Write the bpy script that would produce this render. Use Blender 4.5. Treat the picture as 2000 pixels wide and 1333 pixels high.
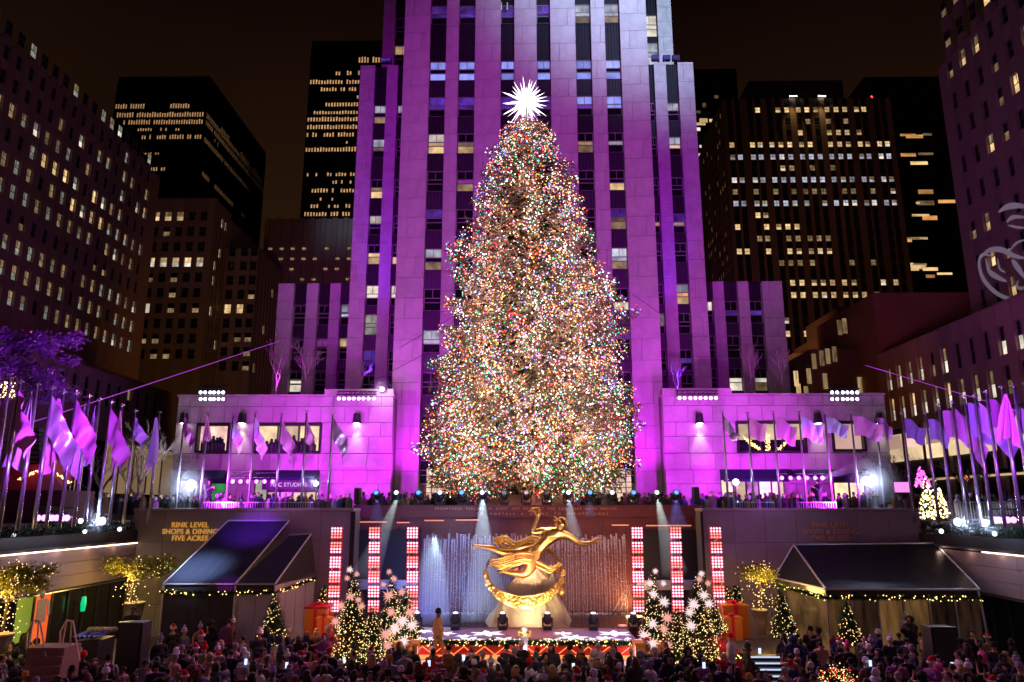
import bpy, math, random
from mathutils import Vector, Matrix, Euler
for o in list(bpy.data.objects): bpy.data.objects.remove(o)
S = bpy.context.scene; C = S.collection
R = math.radians; V = Vector
rnd = random.Random(7)
# ---------------------------------------------------------------- camera
F = 1447.0; PITCH = 12.55; YAW = .93
cd = bpy.data.cameras.new('camera'); cam = bpy.data.objects.new('camera', cd); C.objects.link(cam)
cd.sensor_width = 36; cd.lens = 36*F/2000; cd.clip_start = .1; cd.clip_end = 3000
cam.rotation_euler = (R(90+PITCH), 0, R(YAW)); S.camera = cam
RM = Euler((R(90+PITCH), 0, R(YAW))).to_matrix()
def ray(px, py): return RM @ V(((px-1000)/F, (666.5-py)/F, -1))
def at(px, py, Y): d = ray(px, py); return d*(Y/d.y)
def atX(px, py, X): d = ray(px, py); return d*(X/d.x)
def atZ(px, py, Z): d = ray(px, py); return d*(Z/d.z)
# ---------------------------------------------------------------- night sky: brown city glow, darker overhead
W = bpy.data.worlds.new('World'); S.world = W; W.use_nodes = True
nt = W.node_tree; nt.nodes.clear()
wo = nt.nodes.new('ShaderNodeOutputWorld'); bg = nt.nodes.new('ShaderNodeBackground'); sky = nt.nodes.new('ShaderNodeTexSky')
sky.sky_type = 'NISHITA'; sky.sun_disc = False; sky.sun_elevation = R(-6); sky.sun_rotation = R(180); sky.dust_density = 6
bg.inputs[1].default_value = .05
bg2 = nt.nodes.new('ShaderNodeBackground'); bg2.inputs[1].default_value = 1.0
tc = nt.nodes.new('ShaderNodeTexCoord'); sp = nt.nodes.new('ShaderNodeSeparateXYZ'); rp = nt.nodes.new('ShaderNodeValToRGB')
nt.links.new(tc.outputs['Generated'], sp.inputs[0]); nt.links.new(sp.outputs[2], rp.inputs[0])
rp.color_ramp.elements[0].position = 0.1; rp.color_ramp.elements[0].color = (.024, .0105, .0040, 1)
rp.color_ramp.elements[1].position = .62; rp.color_ramp.elements[1].color = (.0032, .0009, .0008, 1)
cn = nt.nodes.new('ShaderNodeTexNoise'); cn.inputs['Scale'].default_value = 2.2; cn.inputs['Detail'].default_value = 4; nt.links.new(tc.outputs['Generated'], cn.inputs[0])
cm = nt.nodes.new('ShaderNodeMath'); cm.operation = 'MULTIPLY_ADD'; cm.inputs[1].default_value = 1.6; cm.inputs[2].default_value = .25; nt.links.new(cn.outputs[0], cm.inputs[0]); nt.links.new(cm.outputs[0], bg2.inputs[1])
nt.links.new(rp.outputs[0], bg2.inputs[0]); nt.links.new(sky.outputs[0], bg.inputs[0])
ad = nt.nodes.new('ShaderNodeAddShader'); nt.links.new(bg.outputs[0], ad.inputs[0]); nt.links.new(bg2.outputs[0], ad.inputs[1])
nt.links.new(ad.outputs[0], wo.inputs[0])
S.view_settings.view_transform = 'Standard'; S.view_settings.look = 'None'; S.view_settings.gamma = 1; S.view_settings.exposure = 0
S.view_settings.use_curve_mapping = False
S.render.engine = 'CYCLES'
cy = S.cycles; cy.use_denoising = True; cy.max_bounces = 5; cy.diffuse_bounces = 2; cy.glossy_bounces = 2; cy.transmission_bounces = 3
cy.volume_bounces = 0; cy.transparent_max_bounces = 12; cy.sample_clamp_indirect = 1.2; cy.sample_clamp_direct = 0; cy.caustics_reflective = False; cy.caustics_refractive = False
cy.use_light_tree = True; cy.blur_glossy = 1.0
# ---------------------------------------------------------------- lamps (event lighting)
def lamp(name, loc, power, col, kind='POINT', tgt=None, cone=60, blend=.6, r=.3):
    l = bpy.data.lights.new(name, kind); l.energy = power; l.color = col; l.shadow_soft_size = r
    o = bpy.data.objects.new(name, l); C.objects.link(o); o.location = loc
    if kind == 'SPOT': l.spot_size = R(cone); l.spot_blend = blend
    if tgt is not None: o.rotation_euler = (V(tgt)-V(loc)).to_track_quat('-Z', 'Y').to_euler()
    return o
MAG = (.60, .012, .95); PUR = (.36, .03, 1.0); VIO = (.12, .02, 1.0); ICE = (.55, .7, 1.0)
def spot(name, loc, tgt, p, col, cone=50, blend=.8, r=.4): return lamp(name, loc, p, col, 'SPOT', tgt, cone, blend, r)
# purple washes on the tower and the low wings, thrown from the plaza sides
spot('facade_flood', (-8, -35, 20), (0, 60, 27), 150000, (.50, .018, .76), 35, .9)
spot('facade_flood', (8, -35, 20), (0, 60, 27), 150000, (.50, .018, .76), 35, .9)
spot('wing_flood', (-21, 50.3, 1.2), (-19, 58, 4.5), 2200, MAG, 120, .9)
spot('wing_flood', (-12.5, 50.3, 1.2), (-12, 59, 4.5), 5200, MAG, 125, .9)
spot('wing_flood', (21, 50.3, 1.2), (19, 58, 4.5), 2200, MAG, 120, .9)
spot('wing_flood', (12.5, 50.3, 1.2), (12, 59, 4.5), 5200, MAG, 125, .9)
# cold white wash that reaches the top right of the tower
spot('cold_flood', (28, -12, 40), (11.5, 60, 50), 560000, (.42, .62, 1.0), 26, 1, 3)
# uplights behind the banks on the wing roofs
for sx in (-1, 1):
    for dx, c, p in ((14.8, PUR, 5200), (17.2, PUR, 3600), (11.8, VIO, 4200), (20.2, PUR, 1500)):
        spot('roof_uplight', (sx*dx, 58.6, 8.3), (sx*dx*.99, 64.2, 17), p, c, 110, 1, .25)
    spot('recess_uplight', (sx*12.7, 60.6, 8.6), (sx*12.7, 64.3, 36), 30000, (.16, .02, 1), 34, 1, .3)
    spot('pier_uplight', (sx*9, 57.2, .8), (sx*9.2, 60, 11), 5200, MAG, 90, 1)
# purple spill on the side blocks, brown street glow on the rest
spot('side_flood', (-20, 60, 10), (-68, 84, 20), 9000, (.42, .03, .62), 50, 1, 1)
spot('side_flood', (22, 50, 8), (54, 76, 30), 6500, (.50, .03, .62), 66, 1, 1)
spot('side_flood', (20, 58, 5), (46, 80, 13), 3800, (.62, .16, .34), 80, 1, 1)
spot('street_glow', (-30, 95, 6), (-60, 155, 30), 12000, (1, .42, .12), 80, 1, 2)
spot('street_glow', (30, 110, 20), (75, 195, 50), 15000, (1, .38, .12), 80, 1, 2)
spot('street_glow', (28, 70, 9), (44, 95, 19), 2600, (1, .26, .10), 60, 1, 1)
# plaza flags
spot('flag_flood', (-9, 24, -.5), (-22, 37, 8), 6500, (.50, .05, 1.0), 52, 1, .3)
spot('flag_flood', (10, 24, -.5), (23, 38, 8), 6500, (.42, .05, 1.0), 52, 1, .3)
for sx in (-1, 1):
    spot('flag_front', (sx*11, 37, .4), (sx*15.5, 47.6, 4.9), 3200, (.72, .32, 1), 62, 1, .08)
    spot('wall_violet', (sx*11, 38.5, 1.8), (sx*15, 44, -1.2), 420 if sx > 0 else 200, (.42, .10, 1), 100, 1, .4)
# rink: dim pink crowd wash, stage front
spot('crowd_wash', (-14, 10, 9), (-9, 30, -6), 1200, (.85, .22, .75), 80, 1, .5)
spot('crowd_wash', (14, 10, 9), (9, 30, -6), 1200, (.85, .25, .72), 80, 1, .5)
spot('stage_wash', (0, 14, 8), (0, 35, -5), 4200, (1, .62, .50), 34, 1, .5)
spot('rim_wash', (-8.5, 35.6, 3.5), (-10, 27.5, -6), 2300, (.70, .12, 1), 95, 1, .3)
lamp('flag_uplight', (-14.5, 25, .8), 6500, (.52, .10, 1), 'SPOT', (-23, 33, 7), 84, 1, .3)
lamp('flag_uplight', (15.5, 25, .8), 6500, (.45, .08, 1), 'SPOT', (24, 34, 7), 84, 1, .3)
lamp('wall_wash', (-20, 44.4, .35), 12000, (.62, .025, .95), 'SPOT', (-14, 58, 4.6), 80, 1, .08)
lamp('wall_wash', (20.5, 44.4, .35), 12000, (.62, .025, .95), 'SPOT', (14, 58, 4.6), 80, 1, .08)
spot('rim_wash', (9, 35.6, 3.5), (11, 27.5, -6), 2300, (.70, .12, 1), 95, 1, .3)
# ---------------------------------------------------------------- materials
class MatDict(dict):
    def __missing__(s, k): m = bpy.data.materials.new(k); m.use_nodes = True; s[k] = m; return m
MATS = MatDict()
def _mat(name):
    m = MATS[name]
    n = m.node_tree; b = n.nodes['Principled BSDF']; return m, n, b
def pbr(name, col, rough=.7, metal=0, var=.0, vscale=3, bump=0, bscale=20, rv=0, spec=.3, trans=0, alpha=1, stretch=None, coat=0):
    """plain surface with noise tint (var), bump and per-object random tint (rv)"""
    m, n, b = _mat(name)
    b.inputs['Roughness'].default_value = rough; b.inputs['Metallic'].default_value = metal
    b.inputs['Specular IOR Level'].default_value = spec; b.inputs['Transmission Weight'].default_value = trans; b.inputs['Alpha'].default_value = alpha
    b.inputs['Coat Weight'].default_value = coat
    b.inputs['Base Color'].default_value = (*col, 1)
    if var or bump or rv:
        t = n.nodes.new('ShaderNodeTexCoord'); mp = n.nodes.new('ShaderNodeMapping')
        n.links.new(t.outputs['Object'], mp.inputs[0])
        if stretch: mp.inputs['Scale'].default_value = stretch
        oi = n.nodes.new('ShaderNodeObjectInfo')
        if var or rv:
            ns = n.nodes.new('ShaderNodeTexNoise'); ns.inputs['Scale'].default_value = vscale; ns.inputs['Detail'].default_value = 9; ns.inputs['Roughness'].default_value = .68
            n.links.new(mp.outputs[0], ns.inputs[0])
            a = n.nodes.new('ShaderNodeMath'); a.operation = 'MULTIPLY_ADD'; a.inputs[1].default_value = var*2.4; a.inputs[2].default_value = 1-var*1.2
            n.links.new(ns.outputs[0], a.inputs[0])
            c = n.nodes.new('ShaderNodeMath'); c.operation = 'MULTIPLY_ADD'; c.inputs[1].default_value = rv*2; c.inputs[2].default_value = 1-rv
            n.links.new(oi.outputs['Random'], c.inputs[0])
            d = n.nodes.new('ShaderNodeMath'); d.operation = 'MULTIPLY'; n.links.new(a.outputs[0], d.inputs[0]); n.links.new(c.outputs[0], d.inputs[1])
            x = n.nodes.new('ShaderNodeVectorMath'); x.operation = 'SCALE'; x.inputs[0].default_value = col; n.links.new(d.outputs[0], x.inputs['Scale'])
            n.links.new(x.outputs[0], b.inputs['Base Color'])
        if bump:
            n2 = n.nodes.new('ShaderNodeTexNoise'); n2.inputs['Scale'].default_value = bscale; n2.inputs['Detail'].default_value = 4
            n.links.new(mp.outputs[0], n2.inputs[0])
            bp = n.nodes.new('ShaderNodeBump'); bp.inputs['Strength'].default_value = bump; bp.inputs['Distance'].default_value = .05
            n.links.new(n2.outputs[0], bp.inputs['Height']); n.links.new(bp.outputs[0], b.inputs['Normal'])
    return m
def glow(name, col, s=1.0):
    m, n, b = _mat(name); b.inputs['Base Color'].default_value = (*[min(1, c*.5) for c in col], 1)
    b.inputs['Emission Color'].default_value = (*col, 1); b.inputs['Emission Strength'].default_value = s
    m.cycles.emission_sampling = 'NONE'; return m
def glowvar(name, col, s=1.0, lo=.35, scale=1.1, sx=1):
    """lit interior seen through glass: uneven, differing per object"""
    m, n, b = _mat(name); b.inputs['Base Color'].default_value = (.02, .02, .02, 1); b.inputs['Roughness'].default_value = .15
    t = n.nodes.new('ShaderNodeTexCoord'); oi = n.nodes.new('ShaderNodeObjectInfo'); mp = n.nodes.new('ShaderNodeMapping'); mp.inputs['Scale'].default_value = (sx, 1, 1)
    n.links.new(t.outputs['Object'], mp.inputs[0])
    k = n.nodes.new('ShaderNodeMath'); k.operation = 'MULTIPLY'; k.inputs[1].default_value = 91
    n.links.new(oi.outputs['Random'], k.inputs[0]); n.links.new(k.outputs[0], mp.inputs['Location'])
    ns = n.nodes.new('ShaderNodeTexNoise'); ns.inputs['Scale'].default_value = scale; ns.inputs['Detail'].default_value = 3; n.links.new(mp.outputs[0], ns.inputs[0])
    r = n.nodes.new('ShaderNodeMapRange'); r.inputs[1].default_value = .30; r.inputs[2].default_value = .70; r.inputs[3].default_value = lo*s; r.inputs[4].default_value = s
    n.links.new(ns.outputs[0], r.inputs[0])
    q = n.nodes.new('ShaderNodeMath'); q.operation = 'MULTIPLY_ADD'; q.inputs[1].default_value = .8; q.inputs[2].default_value = .5; n.links.new(oi.outputs['Random'], q.inputs[0])
    z = n.nodes.new('ShaderNodeMath'); z.operation = 'MULTIPLY'; n.links.new(r.outputs[0], z.inputs[0]); n.links.new(q.outputs[0], z.inputs[1])
    b.inputs['Emission Color'].default_value = (*col, 1); n.links.new(z.outputs[0], b.inputs['Emission Strength'])
    m.cycles.emission_sampling = 'NONE'; return m
M = MATS
pbr('limestone', (.41, .37, .33), .85, var=.42, vscale=1.1, bump=.25, bscale=9, rv=.055)
pbr('limestone_plain', (.42, .38, .33), .85, var=.35, vscale=.7, bump=.2, bscale=9, stretch=(1, 1, .25))
pbr('joint_dark', (.16, .14, .12), .9)
pbr('brown_stone', (.30, .24, .19), .9, var=.2, vscale=.3, rv=.1)
pbr('grey_stone', (.34, .30, .27), .9, var=.25, vscale=.5, bump=.2, bscale=6, rv=.12)
pbr('black_metal', (.02, .02, .022), .45, var=.1)
pbr('dark_metal', (.05, .05, .055), .4, .6, var=.1)
pbr('steel', (.55, .55, .57), .3, 1)
pbr('alu_spandrel', (.05, .045, .05), .4, .8, var=.3, vscale=2, rv=.25)
pbr('window_frame', (.18, .16, .15), .5)
pbr('dark_glass', (.008, .008, .01), .12, spec=.6, rv=.3)
pbr('blind', (.45, .42, .36), .8, rv=.25)
glowvar('lit_warm', (1, .66, .30), 1.15); glowvar('lit_white', (1, .88, .70), 1.2); glowvar('lit_dim', (1, .66, .32), .36, .2)
glowvar('lit_grey', (.80, .80, .66), .42, .2); glowvar('lit_blue', (.30, .34, 1.0), 1.3, .5); glowvar('lit_violet', (.20, .06, .8), .55, .25)
glowvar('lit_cool', (.80, .82, 1.0), .75, .3); glowvar('lit_orange', (1, .45, .14), .9, .4); glowvar('lit_slit', (1, .52, .22), .95, .25, 1.5)
glowvar('lit_shop', (1, .72, .42), 1.4, .5, 1.2); glowvar('lit_party', (1, .58, .50), 1.6, .35, 1.1)
pbr('street_paving', (.10, .09, .085), .8, var=.3, vscale=1.2)
pbr('rink_floor', (.14, .12, .12), .5, var=.3, vscale=.8)
pbr('red_granite', (.125, .036, .034), .5, var=.3, vscale=4, spec=.4)
pbr('sunk_stone', (.30, .25, .23), .85, var=.2, vscale=1.5, bump=.2, bscale=8, rv=.07)
pbr('panel_stone', (.19, .13, .145), .7, var=.15, rv=.06)
def spot_at(*a, **k): return spot(*a, **k)
# ---------------------------------------------------------------- mesh building
ORG = {}
def org(o): return ORG.get(o.name, V((0, 0, 0))) if o else V((0, 0, 0))
class MB:
    def __init__(s): s.v = []; s.f = []; s.m = []; s.mi = 0
    def face(s, idx): s.f.append(tuple(idx)); s.m.append(s.mi)
    def poly(s, *p):
        k = len(s.v); s.v += [tuple(q) for q in p]; s.face(range(k, k+len(p)))
    def box(s, x0, y0, z0, x1, y1, z1):
        if x0 > x1: x0, x1 = x1, x0
        if y0 > y1: y0, y1 = y1, y0
        if z0 > z1: z0, z1 = z1, z0
        k = len(s.v); s.v += [(x, y, z) for z in (z0, z1) for y in (y0, y1) for x in (x0, x1)]
        for q in ((0, 2, 3, 1), (4, 5, 7, 6), (0, 1, 5, 4), (2, 6, 7, 3), (0, 4, 6, 2), (1, 3, 7, 5)): s.face(k+i for i in q)
        return s
    def bar(s, a, b, w, h=None, up=(0, 0, 1)):
        a = V(a); b = V(b); h = h or w; d = (b-a).normalized(); u = V(up)
        if abs(d.dot(u)) > .98: u = V((1, 0, 0))
        x = d.cross(u).normalized()*(w/2); y = x.cross(d).normalized()*(h/2)
        k = len(s.v)
        for p in (a, b): s.v += [tuple(p+x+y), tuple(p-x+y), tuple(p-x-y), tuple(p+x-y)]
        for q in ((0, 1, 2, 3), (7, 6, 5, 4), (0, 4, 5, 1), (1, 5, 6, 2), (2, 6, 7, 3), (3, 7, 4, 0)): s.face(k+i for i in q)
        return s
    def slab(s, pts, th):
        """closed solid from a planar outline, thickness vector th"""
        th = V(th); n = len(pts); k = len(s.v)
        s.v += [tuple(V(p)) for p in pts]+[tuple(V(p)+th) for p in pts]
        s.face(range(k, k+n)); s.face(reversed(range(k+n, k+2*n)))
        for i in range(n): j = (i+1) % n; s.face((k+j, k+i, k+n+i, k+n+j))
        return s
    def tube(s, pts, r, n=6, cap=True):
        pts = [V(p) for p in pts]; rs = r if isinstance(r, (list, tuple)) else [r]*len(pts); k = len(s.v); ref = None
        for i, p in enumerate(pts):
            d = (pts[min(i+1, len(pts)-1)]-pts[max(i-1, 0)]).normalized()
            if ref is None:
                ref = V((0, 0, 1)) if abs(d.z) < .9 else V((1, 0, 0))
            x = (ref-d*ref.dot(d)).normalized(); ref = x; y = d.cross(x)
            for j in range(n):
                a = 2*math.pi*j/n; s.v.append(tuple(p+x*(math.cos(a)*rs[i])+y*(math.sin(a)*rs[i])))
        for i in range(len(pts)-1):
            for j in range(n):
                q = (j+1) % n; s.face((k+i*n+j, k+i*n+q, k+(i+1)*n+q, k+(i+1)*n+j))
        if cap:
            s.face(reversed(range(k, k+n))); s.face(range(k+(len(pts)-1)*n, k+len(pts)*n))
        return s
    def lathe(s, prof, c=(0, 0, 0), n=14, ax=None):
        """profile of (radius, height) about local z, optionally turned by matrix ax"""
        k = len(s.v); c = V(c)
        for r, z in prof:
            for j in range(n):
                a = 2*math.pi*j/n; p = V((math.cos(a)*r, math.sin(a)*r, z))
                s.v.append(tuple(c+(ax @ p if ax else p)))
        for i in range(len(prof)-1):
            for j in range(n):
                q = (j+1) % n; s.face((k+i*n+j, k+i*n+q, k+(i+1)*n+q, k+(i+1)*n+j))
        s.face(reversed(range(k, k+n))); s.face(range(k+(len(prof)-1)*n, k+len(prof)*n))
        return s
    def ball(s, c, r, n=8, m=5, sc=(1, 1, 1), fn=None):
        k = len(s.v); c = V(c)
        for i in range(1, m):
            t = math.pi*i/m
            for j in range(n):
                a = 2*math.pi*j/n; p = V((math.sin(t)*math.cos(a)*sc[0], math.sin(t)*math.sin(a)*sc[1], math.cos(t)*sc[2]))*r
                if fn: p = fn(p)
                s.v.append(tuple(c+p))
        top = V((0, 0, r*sc[2])); bot = -top
        if fn: top = fn(top); bot = fn(bot)
        s.v += [tuple(c+top), tuple(c+bot)]; T = len(s.v)-2
        for i in range(m-2):
            for j in range(n):
                q = (j+1) % n; s.face((k+i*n+j, k+(i+1)*n+j, k+(i+1)*n+q, k+i*n+q))
        for j in range(n):
            q = (j+1) % n; s.face((T, k+j, k+q)); s.face((T+1, k+(m-2)*n+q, k+(m-2)*n+j))
        return s
    def octa(s, c, r):
        k = len(s.v); x, y, z = c
        s.v += [(x+r, y, z), (x-r, y, z), (x, y+r, z), (x, y-r, z), (x, y, z+r), (x, y, z-r)]
        for q in ((0, 2, 4), (2, 1, 4), (1, 3, 4), (3, 0, 4), (2, 0, 5), (1, 2, 5), (3, 1, 5), (0, 3, 5)): s.face(k+i for i in q)
    def spike(s, b, t, r, n=4):
        b = V(b); t = V(t); d = (t-b).normalized(); u = V((0, 0, 1)) if abs(d.z) < .9 else V((1, 0, 0))
        x = d.cross(u).normalized(); y = d.cross(x); k = len(s.v)
        for j in range(n):
            a = 2*math.pi*j/n; s.v.append(tuple(b+x*math.cos(a)*r+y*math.sin(a)*r))
        s.v += [tuple(t), tuple(b-d*r*.5)]
        for j in range(n): q = (j+1) % n; s.face((k+j, k+q, k+n)); s.face((k+q, k+j, k+n+1))
        return s
    def mesh(s, name, mats, off=V((0, 0, 0)), smooth=False):
        me = bpy.data.meshes.new(name)
        me.from_pydata([(x-off[0], y-off[1], z-off[2]) for x, y, z in s.v], [], s.f)
        for m in (mats if isinstance(mats, (list, tuple)) else [mats]): me.materials.append(M[m] if isinstance(m, str) else m)
        me.polygons.foreach_set('material_index', s.m)
        if smooth: me.polygons.foreach_set('use_smooth', [True]*len(s.f))
        me.update(); return me
    def build(s, name, mats, parent=None, smooth=False, **kw):
        o = bpy.data.objects.new(name, s.mesh(name, mats, org(parent), smooth)); C.objects.link(o)
        if parent: o.parent = parent; ORG[o.name] = org(parent)
        tag(o, **kw); return o
def tag(o, label=None, cat=None, kind=None, group=None):
    if label: o['label'] = label
    if cat: o['category'] = cat
    if kind: o['kind'] = kind
    if group: o['group'] = group
    return o
def thing(name, label, cat, loc=(0, 0, 0), group=None):
    o = bpy.data.objects.new(name, None); C.objects.link(o); o.location = loc; ORG[o.name] = V(loc); o.empty_display_size = .2
    return tag(o, label, cat, None, group)
UB = MB().box(-.5, -.5, -.5, .5, .5, .5).mesh('block', 'limestone')
def inst(name, me, parent=None, loc=(0, 0, 0), rz=0, sc=None, mats=None, kind=None):
    o = bpy.data.objects.new(name, me); C.objects.link(o); l = V(loc)
    if parent: o.parent = parent; l = l-org(parent)
    o.location = l; o.rotation_euler.z = rz
    if sc: o.scale = sc
    if mats:
        for i, m in enumerate(mats if isinstance(mats, (list, tuple)) else [mats]):
            if m: o.material_slots[i].link = 'OBJECT'; o.material_slots[i].material = M[m] if isinstance(m, str) else m
    if kind: o['kind'] = kind
    return o
def ubox(name, parent, x0, y0, z0, x1, y1, z1, mat, **k):
    """one box piece that shares the unit mesh"""
    return inst(name, UB, parent, ((x0+x1)/2, (y0+y1)/2, (z0+z1)/2), 0, (abs(x1-x0), abs(y1-y0), abs(z1-z0)), mat, **k)
def copy_tree(o, parent=None):
    c = o.copy(); C.objects.link(c); c.parent = parent
    for ch in o.children: copy_tree(ch, c)
    return c
ORDW = 'first second third fourth fifth sixth seventh eighth ninth tenth eleventh twelfth thirteenth fourteenth fifteenth sixteenth seventeenth eighteenth'.split()
# ================================================================ SETTING
SZ = -.9       # street level
FZ = -7.2      # rink floor
def struct(mb, name, mat, **k): return mb.build(name, mat, kind='structure', **k)
struct(MB().box(-700, 47.2, SZ-.5, 700, 900, SZ), 'street_ground', 'street_paving')
struct(MB().box(-700, -60, SZ-.5, -24.6, 47.2, SZ), 'side_pavement', 'street_paving')
struct(MB().box(24.6, -60, SZ-.5, 700, 47.2, SZ), 'side_pavement', 'street_paving')
struct(MB().box(-24.6, -20, FZ-.4, 24.6, 47.2, FZ), 'rink_ground', 'rink_floor')
# ---------------------------------------------------------------- window meshes
def win_mesh(name, w, h, d=.12, split=.5, mull=True, fr=.07):
    mb = MB(); mb.mi = 0
    mb.box(-w/2, -d/2, 0, -w/2+fr, d/2, h); mb.box(w/2-fr, -d/2, 0, w/2, d/2, h)
    mb.box(-w/2+fr, -d/2, 0, w/2-fr, d/2, fr); mb.box(-w/2+fr, -d/2, h-fr, w/2-fr, d/2, h)
    mb.box(-w/2+fr, -d/2, h*split-fr*.5, w/2-fr, d/2, h*split+fr*.5)
    if mull: mb.box(-fr*.35, -d/2+.01, h*split+fr*.5, fr*.35, d/2, h-fr)
    mb.mi = 1; mb.box(-w/2+fr, 0, h*split+fr*.5, w/2-fr, .02, h-fr)
    mb.mi = 2; mb.box(-w/2+fr, .01, fr, w/2-fr, .03, h*split-fr*.5)
    return mb.mesh(name, ['window_frame', 'dark_glass', 'dark_glass'])
def facade(root, P0, rz, us, ww, zrows, wh, zbot, ztop, uend, wallmat, pick, rec=.35, wm=None, spandrel=True, spm=None):
    """piers, spandrels and windows on a wall that starts at P0 and runs along local x turned by rz; us = window centres"""
    rot = Matrix.Rotation(rz, 3, 'Z'); P0 = V(P0); wm = wm or win_mesh('window', ww, wh)
    def put(name, me, u, y, z, sc=None, mats=None, **k): return inst(name, me, root, P0+rot @ V((u, y, 0))+V((0, 0, z)), rz, sc, mats, **k)
    def bx(name, u0, u1, y0, y1, z0, z1, m): return put(name, UB, (u0+u1)/2, (y0+y1)/2, (z0+z1)/2, (u1-u0, y1-y0, z1-z0), m)
    edges = [uend[0]]
    for u in us: edges += [u-ww/2, u+ww/2]
    edges.append(uend[1])
    for i in range(0, len(edges), 2): bx('pier', edges[i], edges[i+1], 0, .8, zbot, ztop, wallmat)
    bx('backing_wall', uend[0], uend[1], .8, 1.4, zbot, ztop+.4, wallmat)
    zz = sorted(zrows); sp = MB(); smat = spm or wallmat
    for i, u in enumerate(us):
        prev = zbot
        for z in zz+[None]:
            t = z if z is not None else ztop
            if t-prev > .05:
                if spandrel: bx('spandrel', u-ww/2+.003, u+ww/2-.003, .12, .79, prev, t, smat)
            if z is not None: prev = z+wh
    for j, z in enumerate(sorted(zrows, reverse=True)):
        for i, u in enumerate(us):
            k = pick(i, j)
            if k is None: k = ('dark_glass', 'dark_glass')
            if isinstance(k, str): k = (k, k)
            put('window', wm, u, rec, z, None, (None, k[0], k[1]))
def zrow(px, py, X=None, Y=None): return (atX(px, py, X) if X is not None else at(px, py, Y)).z
# ================================================================ MAIN TOWER
Yf = 60.0
def fx(px, y=400, Y=Yf): return at(px, y, Y).x
ZT = 50.0
tower = thing('skyscraper', 'tall pale stone skyscraper with dark window bands, washed in purple light behind the big tree', 'skyscraper', (0, 62, SZ))
cols = [(831.5, 864.5), (890.6, 924), (977, 1004.7), (1051, 1079), (1131, 1163), (1192, 1223)]
cx = [(fx(a), fx(b)) for a, b in cols]
XL, XR = fx(778), fx(1278.5)
piers = []; e = XL
for a, b in cx: piers.append((e, a)); e = b
piers.append((e, XR))
floors = [39.62-3.6*k for k in range(11)]          # window tops
rows = [(t-1.95, t) for t in floors]+[(43.45, 45.4)]
zlo = SZ+2.4
# backing and solid core
ubox('tower_core', tower, XL+.02, Yf+.9, SZ, XR-.02, 90, ZT, 'joint_dark')
blocks = []
def course_blocks(x0, x1, y0, y1, z0, z1, ch, rg, skew=0, gap=.022, maxw=2.3):
    z = z0; k = skew
    while z < z1-.2:
        zt = min(z+ch, z1); w = x1-x0; n = max(1, round(w/maxw))
        cuts = [x0+w*i/n for i in range(n+1)]
        if n == 1 and w > 1.25 and k % 2: cuts = [x0, x0+w*(.35 if k % 4 == 1 else .68), x1]
        elif n > 1 and k % 2: cuts = [x0]+[x0+w*(i+.5)/n for i in range(n)]+[x1]
        for a, b in zip(cuts, cuts[1:]):
            blocks.append((a+gap/2, y0-rg.uniform(0, .012), z+gap/2, b-gap/2, y1, zt-gap/2))
        z = zt; k += 1
    return
PEND = []
def flush_blocks(root, mat, limit=300, pref=None, hold=False):
    global blocks, PEND
    big = sorted(blocks, key=pref or (lambda b: b[2])); keep, rest = big[:limit], big[limit:]
    for b in keep: ubox('stone_block', root, *b, mat)
    if hold: PEND += rest; blocks = []; return
    rest = rest+PEND; PEND = []
    if rest:
        mb = MB()
        for b in rest: mb.box(*b)
        mb.build('stone_course', mat, root, kind='stuff')
    blocks = []
def hidden_by_tree(b):
    x = (b[0]+b[3])/2; z = (b[2]+b[5])/2
    hw = max(0, 10.5*(1-max(0, z-3)/34)) if z > 3 else 10
    return (1 if abs(x-.3) < hw-1 else 0)*1000+b[2]*.01
for i, (a, b) in enumerate(piers): course_blocks(a, b, Yf-.02, Yf+.9, zlo if i not in (0, 6) else SZ, ZT, 1.8, rnd, skew=i)
flush_blocks(tower, 'limestone', 280, hidden_by_tree, True)
# fluted spandrels and windows
def spandrel_mesh(w, h):
    mb = MB().box(-w/2, .1, 0, w/2, .2, h); n = 5
    for i in range(n):
        u = -w/2+w*(i+.5)/n; mb.box(u-.07, 0, .05, u+.07, .099, h-.05)
    mb.box(-w/2, -.03, h-.049, w/2, .099, h); mb.box(-w/2, -.03, 0, w/2, .099, .049)
    return mb.mesh('spandrel', 'alu_spandrel')
spm = spandrel_mesh(1.3, 1.65)
def big_frame(w, h):
    mb = MB(); f = .07
    mb.box(-w/2, 0, 0, -w/2+f, .12, h); mb.box(w/2-f, 0, 0, w/2, .12, h)
    for z in (0, h*.36, h*.56, h-f): mb.box(-w/2+f, 0, z, w/2-f, .12, z+f)
    mb.box(-.025, .02, h*.56+f, .025, .1, h-f)
    return mb.mesh('window', 'window_frame')
def pane_mesh(w, h): return MB().box(-w/2, 0, 0, w/2, .02, h).mesh('pane', 'dark_glass')
BF = {}; BP = {}
def tower_window(root, xc, y, zb, w, h, mats):
    key = round(w, 1)
    if key not in BF: BF[key] = big_frame(key, h); BP[key] = [pane_mesh(key-.14, h*.44-.14), pane_mesh(key-.14, h*.2-.07), pane_mesh(key-.14, h*.36-.07)]
    o = inst('window', BF[key], root, (xc, y, zb), 0, (w/key, 1, 1))
    for me, z, m in zip(BP[key], (h*.56+.07, h*.36+.07, .07), mats):
        p = inst('pane', me, None, (0, .06, z)); p.parent = o
        if m: p.material_slots[0].link = 'OBJECT'; p.material_slots[0].material = M[m]
D = 'dark_glass'
wl = {}  # (col, floor index from top row 39.6)
for c in range(6): wl[(c, 0)] = ('lit_blue', D, 'lit_blue'); wl[(c, 1)] = ('lit_violet', 'lit_violet', D)
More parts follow.
